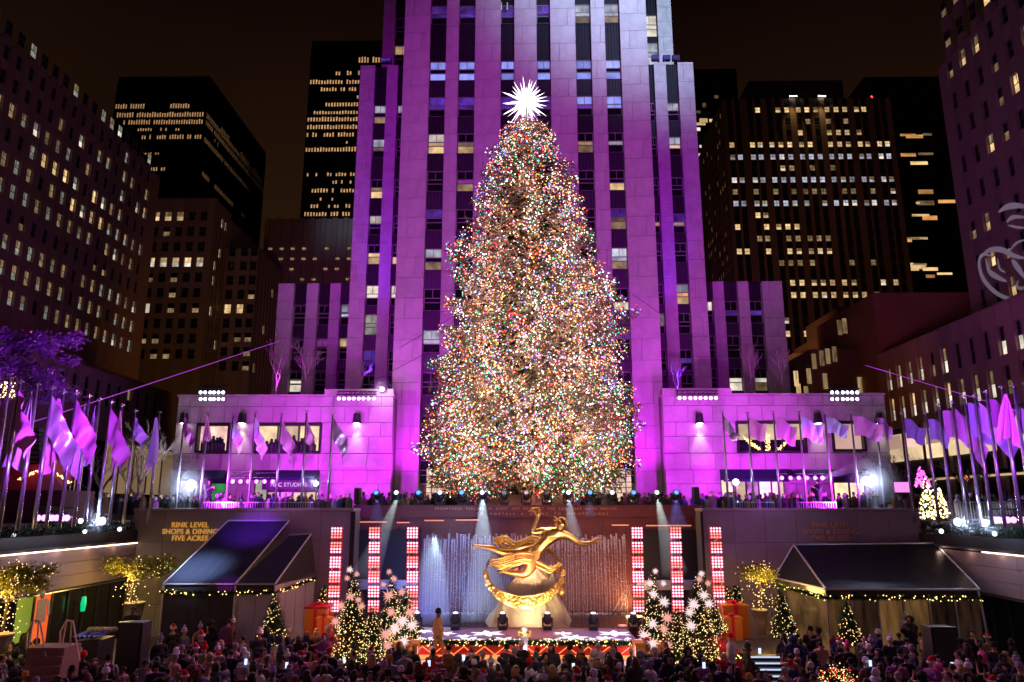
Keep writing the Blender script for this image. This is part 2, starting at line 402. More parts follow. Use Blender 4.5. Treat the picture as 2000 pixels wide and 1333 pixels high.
wl[(0, 2)] = ('lit_white', 'lit_warm', 'lit_warm'); wl[(1, 2)] = (D, 'lit_dim', 'lit_warm'); wl[(2, 2)] = (D, D, 'lit_white')
wl[(4, 2)] = (D, 'lit_dim', 'lit_dim'); wl[(5, 2)] = (D, 'lit_cool', D); wl[(4, 1)] = ('lit_blue', 'lit_violet', D); wl[(5, 1)] = ('lit_blue', 'lit_blue', D)
wl[(5, 3)] = (D, D, 'lit_warm'); wl[(1, 3)] = (D, 'blind', 'lit_dim'); wl[(5, 4)] = ('lit_violet', 'lit_dim', 'lit_dim'); wl[(0, 4)] = ('lit_violet', D, D)
wl[(5, 5)] = ('lit_cool', 'lit_cool', 'lit_dim'); wl[(0, 5)] = ('lit_cool', D, 'lit_dim'); wl[(0, 6)] = (D, D, D); wl[(0, 7)] = ('lit_cool', 'lit_cool', D)
wl[(5, 6)] = (D, D, 'lit_white'); wl[(5, 7)] = ('lit_violet', D, D)
for c in (4, 5): wl[(c, -1)] = ('lit_cool', 'lit_cool', 'lit_dim')
for c in (0, 1, 2, 3): wl[(c, -1)] = ('lit_violet', 'lit_violet', D)
for c, (a, b) in enumerate(cx):
    w = b-a; xc = (a+b)/2; prev = SZ+4
    for zb, zt in sorted(rows):
        if zb-prev > .1:
            inst('spandrel', spm, tower, (xc, Yf+.38, prev), 0, (w/1.3, 1, (zb-prev)/1.65))
        k = 0 if zt < 45 else -1
        fl = round((39.62-zt)/3.6) if zt < 42 else -1
        tower_window(tower, xc, Yf+.42, zb, w, zt-zb, wl.get((c, fl), (D, D, D)))
        prev = zt
    inst('spandrel', spm, tower, (xc, Yf+.38, prev), 0, (w/1.3, 1, (ZT-prev)/1.65))
# street entrance: three bays with glowing glass screens
for a, b in ((833, 915), (978, 1083), (1147, 1233)):
    x0, x1 = at(a, 940, Yf-.3).x, at(b, 940, Yf-.3).x
    e_ = MB(); e_.mi = 0; e_.box(x0, Yf-.25, SZ, x1, Yf-.1, 2.9)
    e_.mi = 1
    for k in range(5): e_.box(x0, Yf-.34, .55+k*.42, x1, Yf-.27, .62+k*.42)
    for k in range(4): xx = x0+(x1-x0)*(k+.5)/4; e_.box(xx-.04, Yf-.33, .5, xx+.04, Yf-.26, 2.7)
    e_.build('entrance_screen', ['lit_shop' if a != 978 else 'red_granite', 'window_frame'], tower)
for a, b in ((915, 978), (1083, 1147)):
    x0, x1 = at(a, 940, Yf-.5).x, at(b, 940, Yf-.5).x
    course_blocks(x0, x1, Yf-.5, Yf-.02, SZ, 3.6, 1.2, rnd)
flush_blocks(tower, 'limestone', 20, None, True)
# recessed shoulders (lower side masses) and the narrow upper returns
def side_mass(cols_px, y_ref, Y, ztop, z0, root, px_shift=0, rowsz=None, lit=None, deep=12, blk=True):
    """cols_px: list of ('p'|'w', px0, px1)"""
    xs = [(k, at(a, y_ref, Y).x, at(b, y_ref, Y).x) for k, a, b in cols_px]
    lo, hi = min(x[1] for x in xs), max(x[2] for x in xs)
    ubox('shoulder_core', root, lo+.02, Y+.8, z0, hi-.02, Y+deep, ztop-.1, 'joint_dark')
    wi = 0
    for k, a, b in xs:
        if k == 'p': course_blocks(a, b, Y, Y+.8, z0, ztop, 1.8, rnd, skew=int(abs(a)*3))
        else:
            prev = z0
            for j, (zb, zt) in enumerate(sorted(rowsz)):
                if zt > ztop-1: break
                if zb-prev > .1 and zb > z0: inst('spandrel', spm, root, ((a+b)/2, Y+.38, max(prev, z0)), 0, ((b-a)/1.3, 1, (zb-max(prev, z0))/1.65))
                if zb > z0: tower_window(root, (a+b)/2, Y+.42, zb, b-a, zt-zb, (lit or {}).get((wi, j), (D, D, D))); prev = zt
            inst('spandrel', spm, root, ((a+b)/2, Y+.38, prev), 0, ((b-a)/1.3, 1, (ztop-prev)/1.65))
            wi += 1
Ys = 64.5; zs = at(720, 128, Ys).z
rs = [(at(740, y, Ys).z-1.95, at(740, y, Ys).z) for y in (202, 268, 347, 418, 475, 555, 612, 683, 760-28)]
rs = [(z, t) for z, t in rs]
litL = {(0, 8): ('lit_cool', D, 'lit_dim'), (0, 7): ('lit_cool', 'lit_dim', D), (0, 6): (D, 'lit_dim', 'lit_warm'), (0, 5): ('lit_white', D, D), (0, 4): (D, 'lit_warm', 'lit_warm'),
        (0, 3): ('lit_white', 'lit_white', D), (0, 2): ('lit_grey', 'lit_grey', 'lit_grey'), (0, 1): ('lit_violet', 'lit_violet', D), (1, 8): ('lit_cool', D, D), (1, 3): ('lit_white', 'lit_white', D), (1, 4): (D, D, 'lit_warm')}
side_mass([('p', 691, 721), ('w', 721, 745), ('p', 745, 768), ('w', 768, 781)], 400, Ys, zs, SZ+3, tower, rowsz=rs, lit=litL)
zs2 = at(1330, 122, Ys).z
litR = {(1, 8): ('lit_cool', D, D), (1, 7): ('lit_cool', 'lit_warm', D), (1, 5): ('lit_violet', 'lit_dim', D), (1, 3): ('lit_cool', 'lit_orange', 'lit_warm'), (0, 2): ('lit_grey', 'lit_grey', D), (0, 5): (D, 'lit_orange', D), (1, 1): (D, 'lit_violet', D)}
side_mass([('w', 1277, 1289.5), ('p', 1289.5, 1314), ('w', 1314, 1338), ('p', 1338, 1370)], 400, Ys, zs2, SZ+3, tower, rowsz=rs, lit=litR)
# upper returns above the shoulders
Yu = 70.0
ru = [(at(1275, y, Yu).z-2.6, at(1275, y, Yu).z) for y in (26, 80, 130)]
side_mass([('p', 748, 771), ('w', 771, 800)], 60, Yu, 62, 36, tower, rowsz=[(z, t) for z, t in ru], lit={(0, 1): ('lit_warm', D, D), (0, 0): (D, D, D)})
side_mass([('w', 1255, 1285), ('p', 1285, 1313)], 60, Yu, 62, 36, tower, rowsz=ru, lit={(0, 0): (D, D, D), (0, 1): ('lit_cool', 'lit_cool', 'lit_cool'), (0, 2): ('lit_white', 'lit_white', 'lit_white')})
flush_blocks(tower, 'limestone', 0)
# upper sliver of the parapet lights on the shoulders
for px in (1280, 1302, 1320):
    p = at(px, 119, Ys-.2); f = thing('floodlight', 'small violet floodlight box on the right tower shoulder, %s one' % {1280: 'leftmost', 1302: 'middle', 1320: 'rightmost'}[px], 'floodlight', p, 'shoulder floodlights')
    MB().box(p.x-.35, p.y-.2, p.z, p.x+.35, p.y+.2, p.z+.5).build('housing', 'black_metal', f); MB().box(p.x-.3, p.y-.24, p.z+.08, p.x+.3, p.y-.205, p.z+.4).build('lens', 'lit_violet', f)
p = at(755, 124, Ys-.2); f = thing('floodlight', 'small violet floodlight box on the left shoulder of the tower', 'floodlight', p, 'shoulder floodlights')
MB().box(p.x-.5, p.y-.2, p.z, p.x+.5, p.y+.2, p.z+.5).build('housing', 'black_metal', f); MB().box(p.x-.45, p.y-.24, p.z+.08, p.x+.45, p.y-.205, p.z+.4).build('lens', 'lit_violet', f)
# outer lower shoulders (dim, beyond the wings)
outl = thing('stone_block_building', 'low dim stone block with tall window bays left of the purple tower', 'building', (-26, 68, SZ))
Yo = 68.0
rO = [(at(620, y, Yo).z-2.2, at(620, y, Yo).z) for y in (590, 657, 720)]
side_mass([('p', 541, 572), ('w', 572, 597), ('p', 597, 620), ('w', 620, 643), ('p', 643, 664), ('w', 664, 692)], 600, Yo, at(600, 553, Yo).z, SZ+2, outl, rowsz=rO,
          lit={(0, 0): (D, 'lit_white', 'lit_white'), (1, 1): ('blind', D, D), (2, 2): ('lit_cool', 'lit_cool', D), (2, 1): ('lit_warm', D, D), (1, 0): (D, D, D)})
flush_blocks(outl, 'limestone', 150)
outr = thing('stone_block_building', 'low dim stone block with tall window bays right of the purple tower', 'building', (29, 68, SZ))
side_mass([('w', 1376, 1394), ('p', 1394, 1416), ('w', 1416, 1443), ('p', 1443, 1465), ('w', 1465, 1491), ('p', 1491, 1531)], 600, Yo, at(1480, 548, Yo).z, SZ+2, outr, rowsz=rO,
          lit={(0, 2): ('lit_white', D, D), (1, 0): (D, 'lit_white', 'lit_white'), (2, 0): (D, 'lit_white', 'lit_dim'), (1, 2): (D, 'lit_violet', D), (2, 2): (D, 'lit_violet', D)})
flush_blocks(outr, 'limestone', 150)
# ================================================================ LOW WINGS
def wing(side):
    s = -1 if side == 'left' else 1
    w = thing('low_wing', 'low %s stone wing lit magenta, with %s' % (side, 'party guests behind its long window' if s < 0 else 'gold garlands in its long window'), 'building', (s*18, 60, SZ))
    Yw = 58.0; Yn = 57.6
    def X(px, y=850, Y=Yw): return at(px, y, Y).x
    def Z(py, px=600, Y=Yw): return at(px, py, Y).z
    zt = Z(775, 600); zt2 = Z(768, 700)
    if s < 0: A, B, Cc, Dd = X(342), X(497), X(630), X(766)
    else: A, B, Cc, Dd = X(1735), X(1575), X(1434), X(1297)
    wins = [(384, 449, 827, 884, 'a'), (498, 628, 827, 885, 'b')] if s < 0 else [(1438, 1574, 825, 886, 'b'), (1624, 1689, 825, 883, 'a')]
    shops = [(378, 443, 945, 990), (497, 623, 925, 990)] if s < 0 else [(1408, 1532, 935, 990), (1628, 1690, 940, 990)]
    # solid wall strips around the openings, as stone blocks on a dark core
    z1w, z0w = Z(826), Z(886); zb = Z(919); lo, hi = min(A, Dd), max(A, Dd)
    ubox('wing_core', w, lo+.05, Yw+.75, SZ, hi-.02, Yw+9, zt-.05, 'joint_dark')
    ox = sorted((X(a), X(b)) for a, b, *_ in wins)
    def strip(x0, x1, z0, z1, y=Yw):
        if x1-x0 > .05 and z1-z0 > .05: course_blocks(x0, x1, y, Yw+.75, z0, z1, 1.28, rnd, maxw=2.0, gap=.03)
    strip(lo, hi, z1w, zt); strip(lo, hi, zb, z0w)
    e = lo
    for a, b in ox: strip(e, a, z0w, z1w); e = b
    strip(e, hi, z0w, z1w)
    so = sorted((X(a, 950), X(b, 950)) for a, b, *_ in shops); e = lo
    for a, b in so: strip(e, a, SZ, zb); e = b
    strip(e, hi, SZ, zb)
    flush_blocks(w, 'limestone', 300, lambda b: -b[2])
    # raised centre panel next to the tower
    i0, i1 = (X(630), X(766)) if s < 0 else (X(1297), X(1434))
    # coping, horizontal groove band
    MB().box(lo-.05, Yw-.12, zt, hi+.05, Yw+.9, zt+.16).build('coping', 'limestone_plain', w)
    MB().box(i0, Yw-.1, zt+.16, i1-.0, Yw+1.2, zt2+.3).build('upper_parapet', 'limestone_plain', w)
    zg = Z(911); MB().box(i0+.1, Yw-.1, zg-.05, i1-.1, Yw-.025, zg+.05).build('string_course', 'limestone_plain', w)
    # medallion letters band, unreadable carved marks
    for a, b, y1, y2, k in wins:
        x0, x1 = X(a), X(b); za, zb_ = Z(y2), Z(y1)
        f = MB(); t = .16
        f.box(x0, Yw-.16, za, x0+t, Yw+.3, zb_); f.box(x1-t, Yw-.16, za, x1, Yw+.3, zb_); f.box(x0+t, Yw-.16, za, x1-t, Yw+.3, za+t); f.box(x0+t, Yw-.16, zb_-t*1.3, x1-t, Yw+.3, zb_)
        n = 1 if k == 'a' else 3
        fr = f.build('window', 'black_metal', w)
        for j in range(n):
            xa = x0+t+(x1-x0-2*t)*j/n; xb = x0+t+(x1-x0-2*t)*(j+1)/n
            mt = {('a', -1): 'lit_party', ('b', -1): 'lit_shop', ('a', 1): 'blind_lit', ('b', 1): 'lit_shop'}[(k, s)]
            if k == 'b' and s > 0:
                zm = za+(zb_-za)*.42
                MB().box(xa+.03, Yw+.12, zm, xb-.03, Yw+.16, zb_-t*1.3).build('pane', 'lit_shop', fr)
                MB().box(xa+.03, Yw+.12, za+t, xb-.03, Yw+.16, zm-.01).build('pane', 'dark_glass', fr)
            else: MB().box(xa+.03, Yw+.3, za+t, xb-.03, Yw+.34, zb_-t*1.3).build('pane', mt, fr)
            if j: MB().box(xa-.04, Yw-.1, za+t, xa+.04, Yw+.1, zb_-t*1.3).build('mullion', 'black_metal', fr)
        if s < 0 or k == 'b': # guests as dark figures behind the glass
            g = MB(); n = 7 if k == 'a' else 13; r2 = random.Random(5+n)
            for j in range(n):
                if s > 0: break
                xx = x0+t+.3+(x1-x0-2*t-.6)*(j+r2.uniform(.2, .8))/n; h = r2.uniform(.55, 1.15)
                g.ball((xx, Yw+.18, za+t+h), .13, 8, 6); g.lathe([(.26, 0), (.27, h*.6), (.12, h-.1)], (xx, Yw+.18, za+t), 8)
            if s < 0: g.build('guest_silhouette', 'black_metal', fr, kind='stuff')
        if s > 0 and k == 'b':
            g = MB(); r2 = random.Random(3); cxm = (x0+x1)/2
            for j in range(260):
                q = r2.random(); arm = r2.choice((0, 1, 2))
                if arm == 0: xx, zz = cxm+r2.gauss(0, .1)-.25, za+t+q*1.3
                else:
                    sg = -1 if arm == 1 else 1; xx = cxm-.25+sg*(.7+q*1.1)+r2.gauss(0, .08); zz = za+.25+abs(q)*.9+r2.gauss(0, .06)
                g.octa((xx, Yw+.05, zz), .035)
            g.build('gold_garland', 'bulb_gold', fr, kind='stuff')
    for k, (a, b, y1, y2) in enumerate(shops):
        x0, x1 = X(a, 950), X(b, 950)
        sh = MB().box(x0, Yw+.1, SZ, x1, Yw+.5, zb).build('shopfront', 'black_metal', w)
        n = 2 if b-a < 90 else 5; zt_ = Z(y1 if s < 0 else y1+4)
        for j in range(n):
            xa = x0+(x1-x0)*(j+.08)/n; xb = x0+(x1-x0)*(j+.92)/n
            mt = 'poster_green' if (s < 0 and k == 0) else ('lit_shop' if (j != 2) else 'lit_dim')
            if s < 0 and k == 1 and j in (0,): mt = 'lit_grey'
            top = zt_ if not (s < 0 and k == 1 and j > 0) else Z(962)
            MB().box(xa, Yw+.04, SZ+.2, xb, Yw+.09, top).build('shop_window', mt, sh)
    # dark awning over the shops
    for k, (a, b, y1, y2) in enumerate([(365, 443, 919, 936), (495, 623, 919, 934)] if s < 0 else [(1406, 1532, 918, 938), (1534, 1690, 918, 930)]):
        MB().slab([(X(a, 925), Yw-.06, Z(y1)), (X(b, 925), Yw-.06, Z(y1)), (X(b, 925), Yw-1.0, Z(y2)), (X(a, 925), Yw-1.0, Z(y2))], (0, 0, -.18)).build('awning', 'navy_cloth', w)
    # downlights: dark tapered shades with a warm pool of light below
    for i, px in enumerate((360, 473, 697) if s < 0 else (1366, 1597, 1716)):
        p = at(px, 815, Yw-.25)
        d = MB().lathe([(.34, -.5), (.26, .28)], p, 12).build('wall_lamp', 'black_metal', w)
        MB().lathe([(.26, -.515), (.26, -.502)], p, 12).build('lens', 'bulb_white', d)
        spot('downlight', p+V((0, -.12, -.6)), p+V((0, .3, -4)), 330 if px not in (360, 1716) else 150, (1, .95, .72), 60, 1, .12)
glow('bulb_white', (1, .95, .9), 14); glow('bulb_gold', (1, .62, .18), 4.5); glow('bulb_warm', (1, .70, .32), 7)
glowvar('blind_lit', (1, .60, .50), .9, .8, .4); glowvar('poster_green', (.05, .5, .12), .55, .3, 1.2); pbr('navy_cloth', (.015, .015, .05), .8)
wing('left'); wing('right')
# carved and applied lettering
GOLD = pbr('gold_letter', (.80, .52, .16), .35, .8); pbr('carved_shadow', (.10, .085, .08), .9)  # dark letter colour stands for the shade inside the carving
def text(body, p, size, mat, name='lettering', parent=None, ex=.02, align='CENTER', rz=0, sx=1, sp=1, kind=None, off=0, **kw):
    cu = bpy.data.curves.new(name, 'FONT'); cu.body = body; cu.size = size; cu.extrude = ex; cu.align_x = align; cu.align_y = 'CENTER'; cu.space_character = sp; cu.space_line = .95
    cu.offset = off; tmp = bpy.data.objects.new('tmp', cu); C.objects.link(tmp); me = bpy.data.meshes.new_from_object(tmp.evaluated_get(bpy.context.evaluated_depsgraph_get())); bpy.data.objects.remove(tmp)
    me.materials.clear(); me.materials.append(M[mat]); o = bpy.data.objects.new(name, me); C.objects.link(o)
    o.rotation_euler = (R(90), 0, rz); o.location = V(p)-org(parent); o.parent = parent; o.scale = (sx, 1, 1)
    tag(o, kind=kind, **kw); return o
for px in (378, 1717):
    text('ROCKEFELLER\nPLAZA', at(px-(20 if px < 1000 else 0), 898, 57.93), .36, 'carved_shadow', 'carved_inscription', None, .01, sp=1.15, label='small carved inscription on the outer end of the low %s wing' % ('left' if px < 1000 else 'right'), cat='inscription')
# NBC style black sign box
sg = thing('shop_sign', 'black sign box with white capitals over the lit shop doors left of the tree', 'sign', at(560, 947, 57.2))
p0, p1 = at(512, 957, 57.2), at(617, 938, 57.2)
MB().box(p0.x, 57.1, p0.z, p1.x, 57.25, p1.z).build('sign_board', 'black_metal', sg); 
text('NBC STUDIOS', (p0.x*.5+p1.x*.5, 57.09, (p0.z+p1.z)/2), .42, 'lit_cool', 'lettering', sg, .01, sp=1.05)
text('11', at(985, 13, 60.3), 1.1, 'lit_cool', 'window_number', None, .01, label='white number on a dark window pane near the top of the tower', cat='number')
# ================================================================ SURROUNDING BUILDINGS
rb = random.Random(21)
def mass(root, x0, y0, x1, y1, z1, mat='brown_stone', z0=SZ, name='wall'): return ubox(name, root, x0, y0, z0, x1, y1, z1, mat)
# ---- left block, wall facing the plaza at X=-68
XA = -68.0
lb = thing('office_building', 'broad brown office block at far left with rows of partly lit sash windows', 'building', (XA-10, 110, SZ))
def Ypx(px, X): return X/((px-1024)/F*1.0) if False else atX(px, 600, X).y
yw = [Ypx(p, XA) for p in (-8, 25, 51, 74, 96, 118, 140, 159, 178, 197, 214, 231, 247, 262)]
p_ = (yw[-1]-yw[0])/(len(yw)-1); y0 = yw[0]; yend = atX(285, 600, XA).y
us = [y0+p_*i-60 for i in range(len(yw))]; us = [us[0]-p_*k for k in (3, 2, 1)]+us
zbase = atX(262, 705, XA).z; ztopA = atX(293, 330, XA).z
zr = [zbase+1.2+3.5*k for k in range(11)]
litrow = {0: .95, 1: .95, 2: .9, 3: 0, 4: .9, 5: .92, 6: .75, 7: .6, 8: .55, 9: .1, 10: .3}
def pickA(i, j):   # j counts from the top
    k = 10-j
    if k == 3: return (D, D) if rb.random() > .1 else (D, 'lit_dim')
    if rb.random() < litrow.get(k, .3):
        r = rb.random()
        if k in (6, 5) and 4 < i < 12 and r < .55: return ('lit_warm', 'lit_warm')
        if r < .45: return ('lit_dim', 'lit_grey')
        if r < .75: return ('lit_dim', 'lit_dim')
        if r < .88: return ('lit_grey', 'lit_grey')
        return ('lit_grey', 'lit_white')
    return (D, D)
pbr('stone_left', (.33, .21, .16), .9, var=.2, vscale=.4, rv=.1, bump=.2, bscale=3)
facade(lb, (XA, 60, 0), R(90), us, 1.28, zr, 2.1, zbase-3, ztopA, (us[0]-2, yend-60), 'stone_left', pickA)
mass(lb, XA-40, 50, XA-1.42, yend-.02, ztopA-.3, 'stone_left')
# podium of the left block
XP = -50.0
lp = thing('podium_building', 'low stone podium with one row of dark sash windows behind the left flags', 'building', (XP-5, 90, SZ))
ywp = [Ypx(p, XP) for p in (115, 325)]; pp = (ywp[1]-ywp[0])/10
usp = [ywp[0]-60+pp*i for i in range(-4, 11)]
zpt = atX(345, 772, XP).z; zw = atX(232, 800, XP).z
pbr('stone_podium', (.26, .19, .17), .9, var=.2, vscale=.5, rv=.08)
facade(lp, (XP, 60, 0), R(90), usp, 1.3, [zw], 2.9, 6, zpt, (usp[0]-2, atX(343, 780, XP).y-60), 'stone_podium', lambda i, j: (D, D) if i != 11 else ('lit_dim', D))
yl = atX(343, 780, XP).y
mass(lp, XP-17, 40, XP-1.42, yl-.05, zpt-.2, 'stone_podium')
# ground floor of the podium: tall warm blinds between dark mullions
for i in range(7):
    ya = atX(150+i*28, 900, XP).y; yb = atX(150+i*28+25, 900, XP).y
    zt = atX(240, 868, XP).z
    g = ubox('shop_window', lp, XP-.3, ya, 1.5, XP+.02, yb, zt, 'blind_warm' if i > 1 else 'dark_glass'); 
    ubox('door_glass', lp, XP-.3, ya+.2, SZ, XP+.03, yb-.2, 1.45, 'lit_shop' if i in (2, 4, 6) else 'dark_glass')
    ubox('mullion', lp, XP-.2, yb, SZ, XP+.1, yb+.25, zt, 'black_metal')
ubox('shop_wall', lp, XP-1.3, 50, SZ, XP-.31, yl-.06, 5.9, 'stone_podium')
glowvar('blind_warm', (1, .62, .32), .30, .75, .5)
# ---- stepped brown block left of centre
mb_ = thing('office_building', 'stepped brown office building behind the bare white-lit tree, few warm windows', 'building', (-60, 158, SZ))
Y1 = 155.0; Y2 = 163.0
def frontal(root, px0, px1, Y, ytop, zbot, wpx, wy, ww, wh, mat, pick, yref=600, zoff=0, ribs=False):
    x0 = at(px0, yref, Y).x; x1 = at(px1, yref, Y).x; us = [at(p, yref, Y).x-x0 for p in wpx]
    zt = at((px0+px1)/2, ytop, Y).z; zr = [at((px0+px1)/2, y, Y).z for y in wy]
    facade(root, (x0, Y, 0), 0, us, ww, zr, wh, zbot, zt, (0, x1-x0), mat, pick)
    return x0, x1, zt
rows1 = [431+30*k for k in range(10)]
def pickM(i, j):
    if j == 0: return ('lit_dim', 'lit_warm') if i in (0, 1, 2) else (D, D)
    if j == 3: return ('lit_warm', 'lit_white') if i < 5 else (D, 'lit_dim')
    if j == 6: return ('lit_white', 'lit_white') if i == 0 else (D, 'lit_dim' if rb.random() < .6 else D)
    return (D, 'lit_dim') if rb.random() < .12 else (D, D)
x0, x1, zt = frontal(mb_, 262, 402, Y1, 388, SZ, [285, 309, 333, 357, 381], rows1, 1.6, 2.2, 'brown_stone', pickM)
zsF = [at(330, y, Y1).z for y in rows1]
facade(mb_, (x1, Y1+1.42, 0), R(90), [1.2+2*k for k in range(4)], 1.1, zsF, 2.2, SZ, zt-.1, (0, 7.9), 'brown_stone', lambda i, j: ('lit_warm', 'lit_white') if rb.random() < .22 else (D, D))
mass(mb_, x0-40, Y1+1.43, x1-1.42, Y1+40, zt-.2)
x2, x3, zt2 = frontal(mb_, 430, 497, Y2, 486, SZ, [444, 468, 488], [500+28*k for k in range(9)], 1.6, 2.2, 'brown_stone', lambda i, j: ('lit_warm', 'lit_warm') if j == 4 and i < 2 else ((D, 'lit_dim') if rb.random() < .15 else (D, D)))
zsG = [at(460, 500+28*k, Y2).z for k in range(9)]
facade(mb_, (x3, Y2+1.42, 0), R(90), [1.2+2.1*k for k in range(7)], 1.1, zsG, 2.2, SZ, zt2-.1, (0, 16), 'brown_stone', lambda i, j: ('lit_warm', 'lit_white') if rb.random() < .12 else (D, D))
mass(mb_, x1-1.4, Y2+1.43, x3-1.42, Y2+17, zt2-.2)
# ---- dark slab towers with slit windows
def slab_tower(root, px0, px1, Y, ytop, yref, pitch_px, rows, depth, wall='black_tower', side_rows=None, seed=1, slit=.5):
    rg = random.Random(seed); x0 = at(px0, yref, Y).x; x1 = at(px1, yref, Y).x; zt = at((px0+px1)/2, ytop, Y).z
    ubox('wall', root, x0, Y, SZ, x1, Y+depth, zt, wall)
    fin = MB(); p = pitch_px*Y/F*1.02; n = int((x1-x0)/p)
    for i in range(n+1): fin.box(x0+i*p-.12, Y-.35, SZ, x0+i*p+.12, Y-.001, zt-3)
    fin.build('facade_fin', wall, root, kind='stuff')
    w = MB()
    for (y, h, segs) in rows:
        z = at((px0+px1)/2, y, Y).z; hh = h*Y/F*1.15
        for a, b, pr in segs:
            for i in range(n):
                xc = x0+(i+.5)*p; u = (i+.5)/n
                if a <= u <= b and rg.random() < pr:
                    k = rg.uniform(.75, 1); w.box(xc-p*slit*.5, Y-.06, z, xc+p*slit*.5, Y-.002, z+hh*k)
    w.build('lit_window', 'lit_slit', root, kind='stuff')
    if side_rows:
        w = MB(); f2 = MB(); n2 = int(depth/p)
        for i in range(n2+1): f2.box(x1+.001, Y+i*p-.12, SZ, x1+.35, Y+i*p+.12, zt-3)
        for (y, h, segs) in side_rows:
            z = at(px1, y, Y).z; hh = h*Y/F*1.15
            for a, b, pr in segs:
                for i in range(n2):
                    u = (i+.5)/n2
                    if a <= u <= b and rg.random() < pr: yy = Y+(i+.5)*p; w.box(x1+.002, yy-p*slit*.5, z, x1+.06, yy+p*slit*.5, z+hh)
        f2.build('facade_fin', wall, root, kind='stuff'); w.build('lit_window', 'lit_slit', root, kind='stuff')
pbr('black_tower', (.012, .011, .011), .6)
tc_ = thing('office_tower', 'black slab tower with four lit floors wrapping its corner, left of the sky gap', 'tower', (-150, 320, SZ))
slab_tower(tc_, 213, 395, 300, 150, 300, 5.35, [(212, 10, [(0, .33, .95), (.62, .82, .95)]), (229, 10, [(.03, 1, .95)]), (243, 10, [(.1, 1, .95)]), (256, 6, [(.2, .75, .45)]), (272, 9, [(.33, 1, .85)]), (302, 4, [(.35, .55, .6)]), (334, 8, [(.45, .7, .6)]), (290, 5, [(.6, .7, .3)])],
           75, side_rows=[(229, 10, [(0, .95, .97)]), (243, 10, [(0, 1, .97)]), (222, 10, [(.2, .35, .9), (.55, .7, .9), (.78, .9, .8)]), (275, 9, [(0, .72, .95)]), (340, 9, [(.02, .12, .9), (.2, .5, .9), (.6, .7, .7)]), (256, 8, [(.1, .4, .25)])], seed=3)
td_ = thing('office_tower', 'black slab tower with many lit slit windows beside the purple tower', 'tower', (-90, 320, SZ))
slab_tower(td_, 598, 760, 300, 80, 260, 6.0, [(123, 12, [(.6, 1, .9)]), (147, 9, [(.3, .38, .9), (.46, .62, .7)]), (164, 9, [(0, .95, .93)]), (178, 8, [(.15, 1, .8)]), (193, 7, [(.6, 1, .7)]), (208, 8, [(.2, 1, .9)]), (223, 7, [(.02, 1, .7)]), (237, 9, [(0, 1, .95)]), (252, 9, [(0, 1, .95)]),
           (267, 9, [(.2, 1, .85), (0, .2, .5)]), (281, 6, [(.5, 1, .5)]), (296, 9, [(0, .85, .95)]), (344, 7, [(.05, 1, .55)]), (359, 7, [(.3, 1, .55)]), (376, 8, [(.1, 1, .7)]), (392, 6, [(.2, 1, .4)]), (406, 7, [(.1, 1, .6)]), (422, 8, [(.05, 1, .8)]), (437, 9, [(.1, 1, .92)]), (454, 9, [(.2, 1, .9)]), (470, 7, [(.3, 1, .7)])], 40, seed=5)
# dim ribbed block behind, between them
te_ = thing('office_building', 'very dark ribbed building behind the low dim block, almost unlit', 'building', (-60, 190, SZ))
xa, xb = at(515, 500, 185).x, at(700, 500, 185).x; ztE = at(600, 428, 185).z
mass(te_, xa, 185, xb, 220, ztE)
ribs = MB(); 
for i in range(9): ribs.box(xa+i*(xb-xa)/8.4, 184.3, SZ, xa+i*(xb-xa)/8.4+1.2, 184.99, ztE)
ribs.build('rib', 'brown_stone', te_)
wE = MB()
for y in (482, 502, 522, 542):
    for i in range(8):
        if rb.random() < .55: xx = xa+(i+.55)*(xb-xa)/8.4; z = at(600, y+6, 185).z; wE.box(xx-.5, 184.8, z, xx+.5, 184.97, z+.5)
wE.build('lit_window', 'lit_dim', te_, kind='stuff')
# ---- right back tower with paired lit windows
tf = thing('office_tower', 'wide brown setback tower with grid of lit paired windows on the right', 'tower', (80, 200, SZ))
YF = 195.0; wp = [1431.5, 1446.5, 1472, 1487, 1510, 1527.5, 1545, 1568, 1585, 1602.5, 1625, 1643, 1660, 1683.5, 1698, 1721.6, 1736.6]
rowsF = [219, 242, 264, 287, 311, 333, 356, 379, 402, 425, 448, 471, 496, 519, 558, 582, 632, 658]
patF = {0: (.7, 'lit_warm', 3, 15), 1: (.25, 'lit_dim', 7, 14), 2: (.55, 'lit_warm', 7, 14), 3: (.8, 'lit_warm', 0, 17), 4: (.97, 'lit_cool', 0, 17), 5: (.6, 'lit_dim', 0, 17), 6: (.97, 'lit_cool', 0, 17), 7: (.7, 'lit_dim', 0, 17), 8: (.9, 'lit_cool', 0, 17),
        9: (.7, 'lit_warm', 1, 4), 10: (.95, 'lit_warm', 0, 7), 11: (.7, 'lit_dim', 2, 10), 12: (.75, 'lit_warm', 0, 11), 13: (.5, 'lit_dim', 2, 17), 14: (.9, 'lit_warm', 4, 16), 15: (.8, 'lit_warm', 4, 14), 16: (.4, 'lit_dim', 4, 9), 17: (.8, 'lit_warm', 4, 8)}
def pickF(i, j):
    a = patF.get(j)
    if a and a[2] <= i < a[3] and rb.random() < a[0]:
        r = rb.random(); return (a[1], a[1]) if r < .6 else ('lit_dim', a[1]) if r < .85 else (a[1], 'lit_white')
    return (D, D)
pbr('brown_tower', (.24, .17, .12), .9, var=.2, vscale=.1, rv=.2); pbr('dark_band', (.02, .015, .012), .8)
x0 = at(1418, 304, YF).x; us = [at(p, 304, YF).x-x0 for p in wp]; x1 = at(1752, 304, YF).x
zr = [at(1600, y, YF).z for y in rowsF]; ztF = at(1600, 192, YF).z
facade(tf, (x0, YF, 0), 0, us, 1.5, zr, 1.75, SZ, ztF, (0, x1-x0), 'brown_tower', pickF, spm='dark_band')
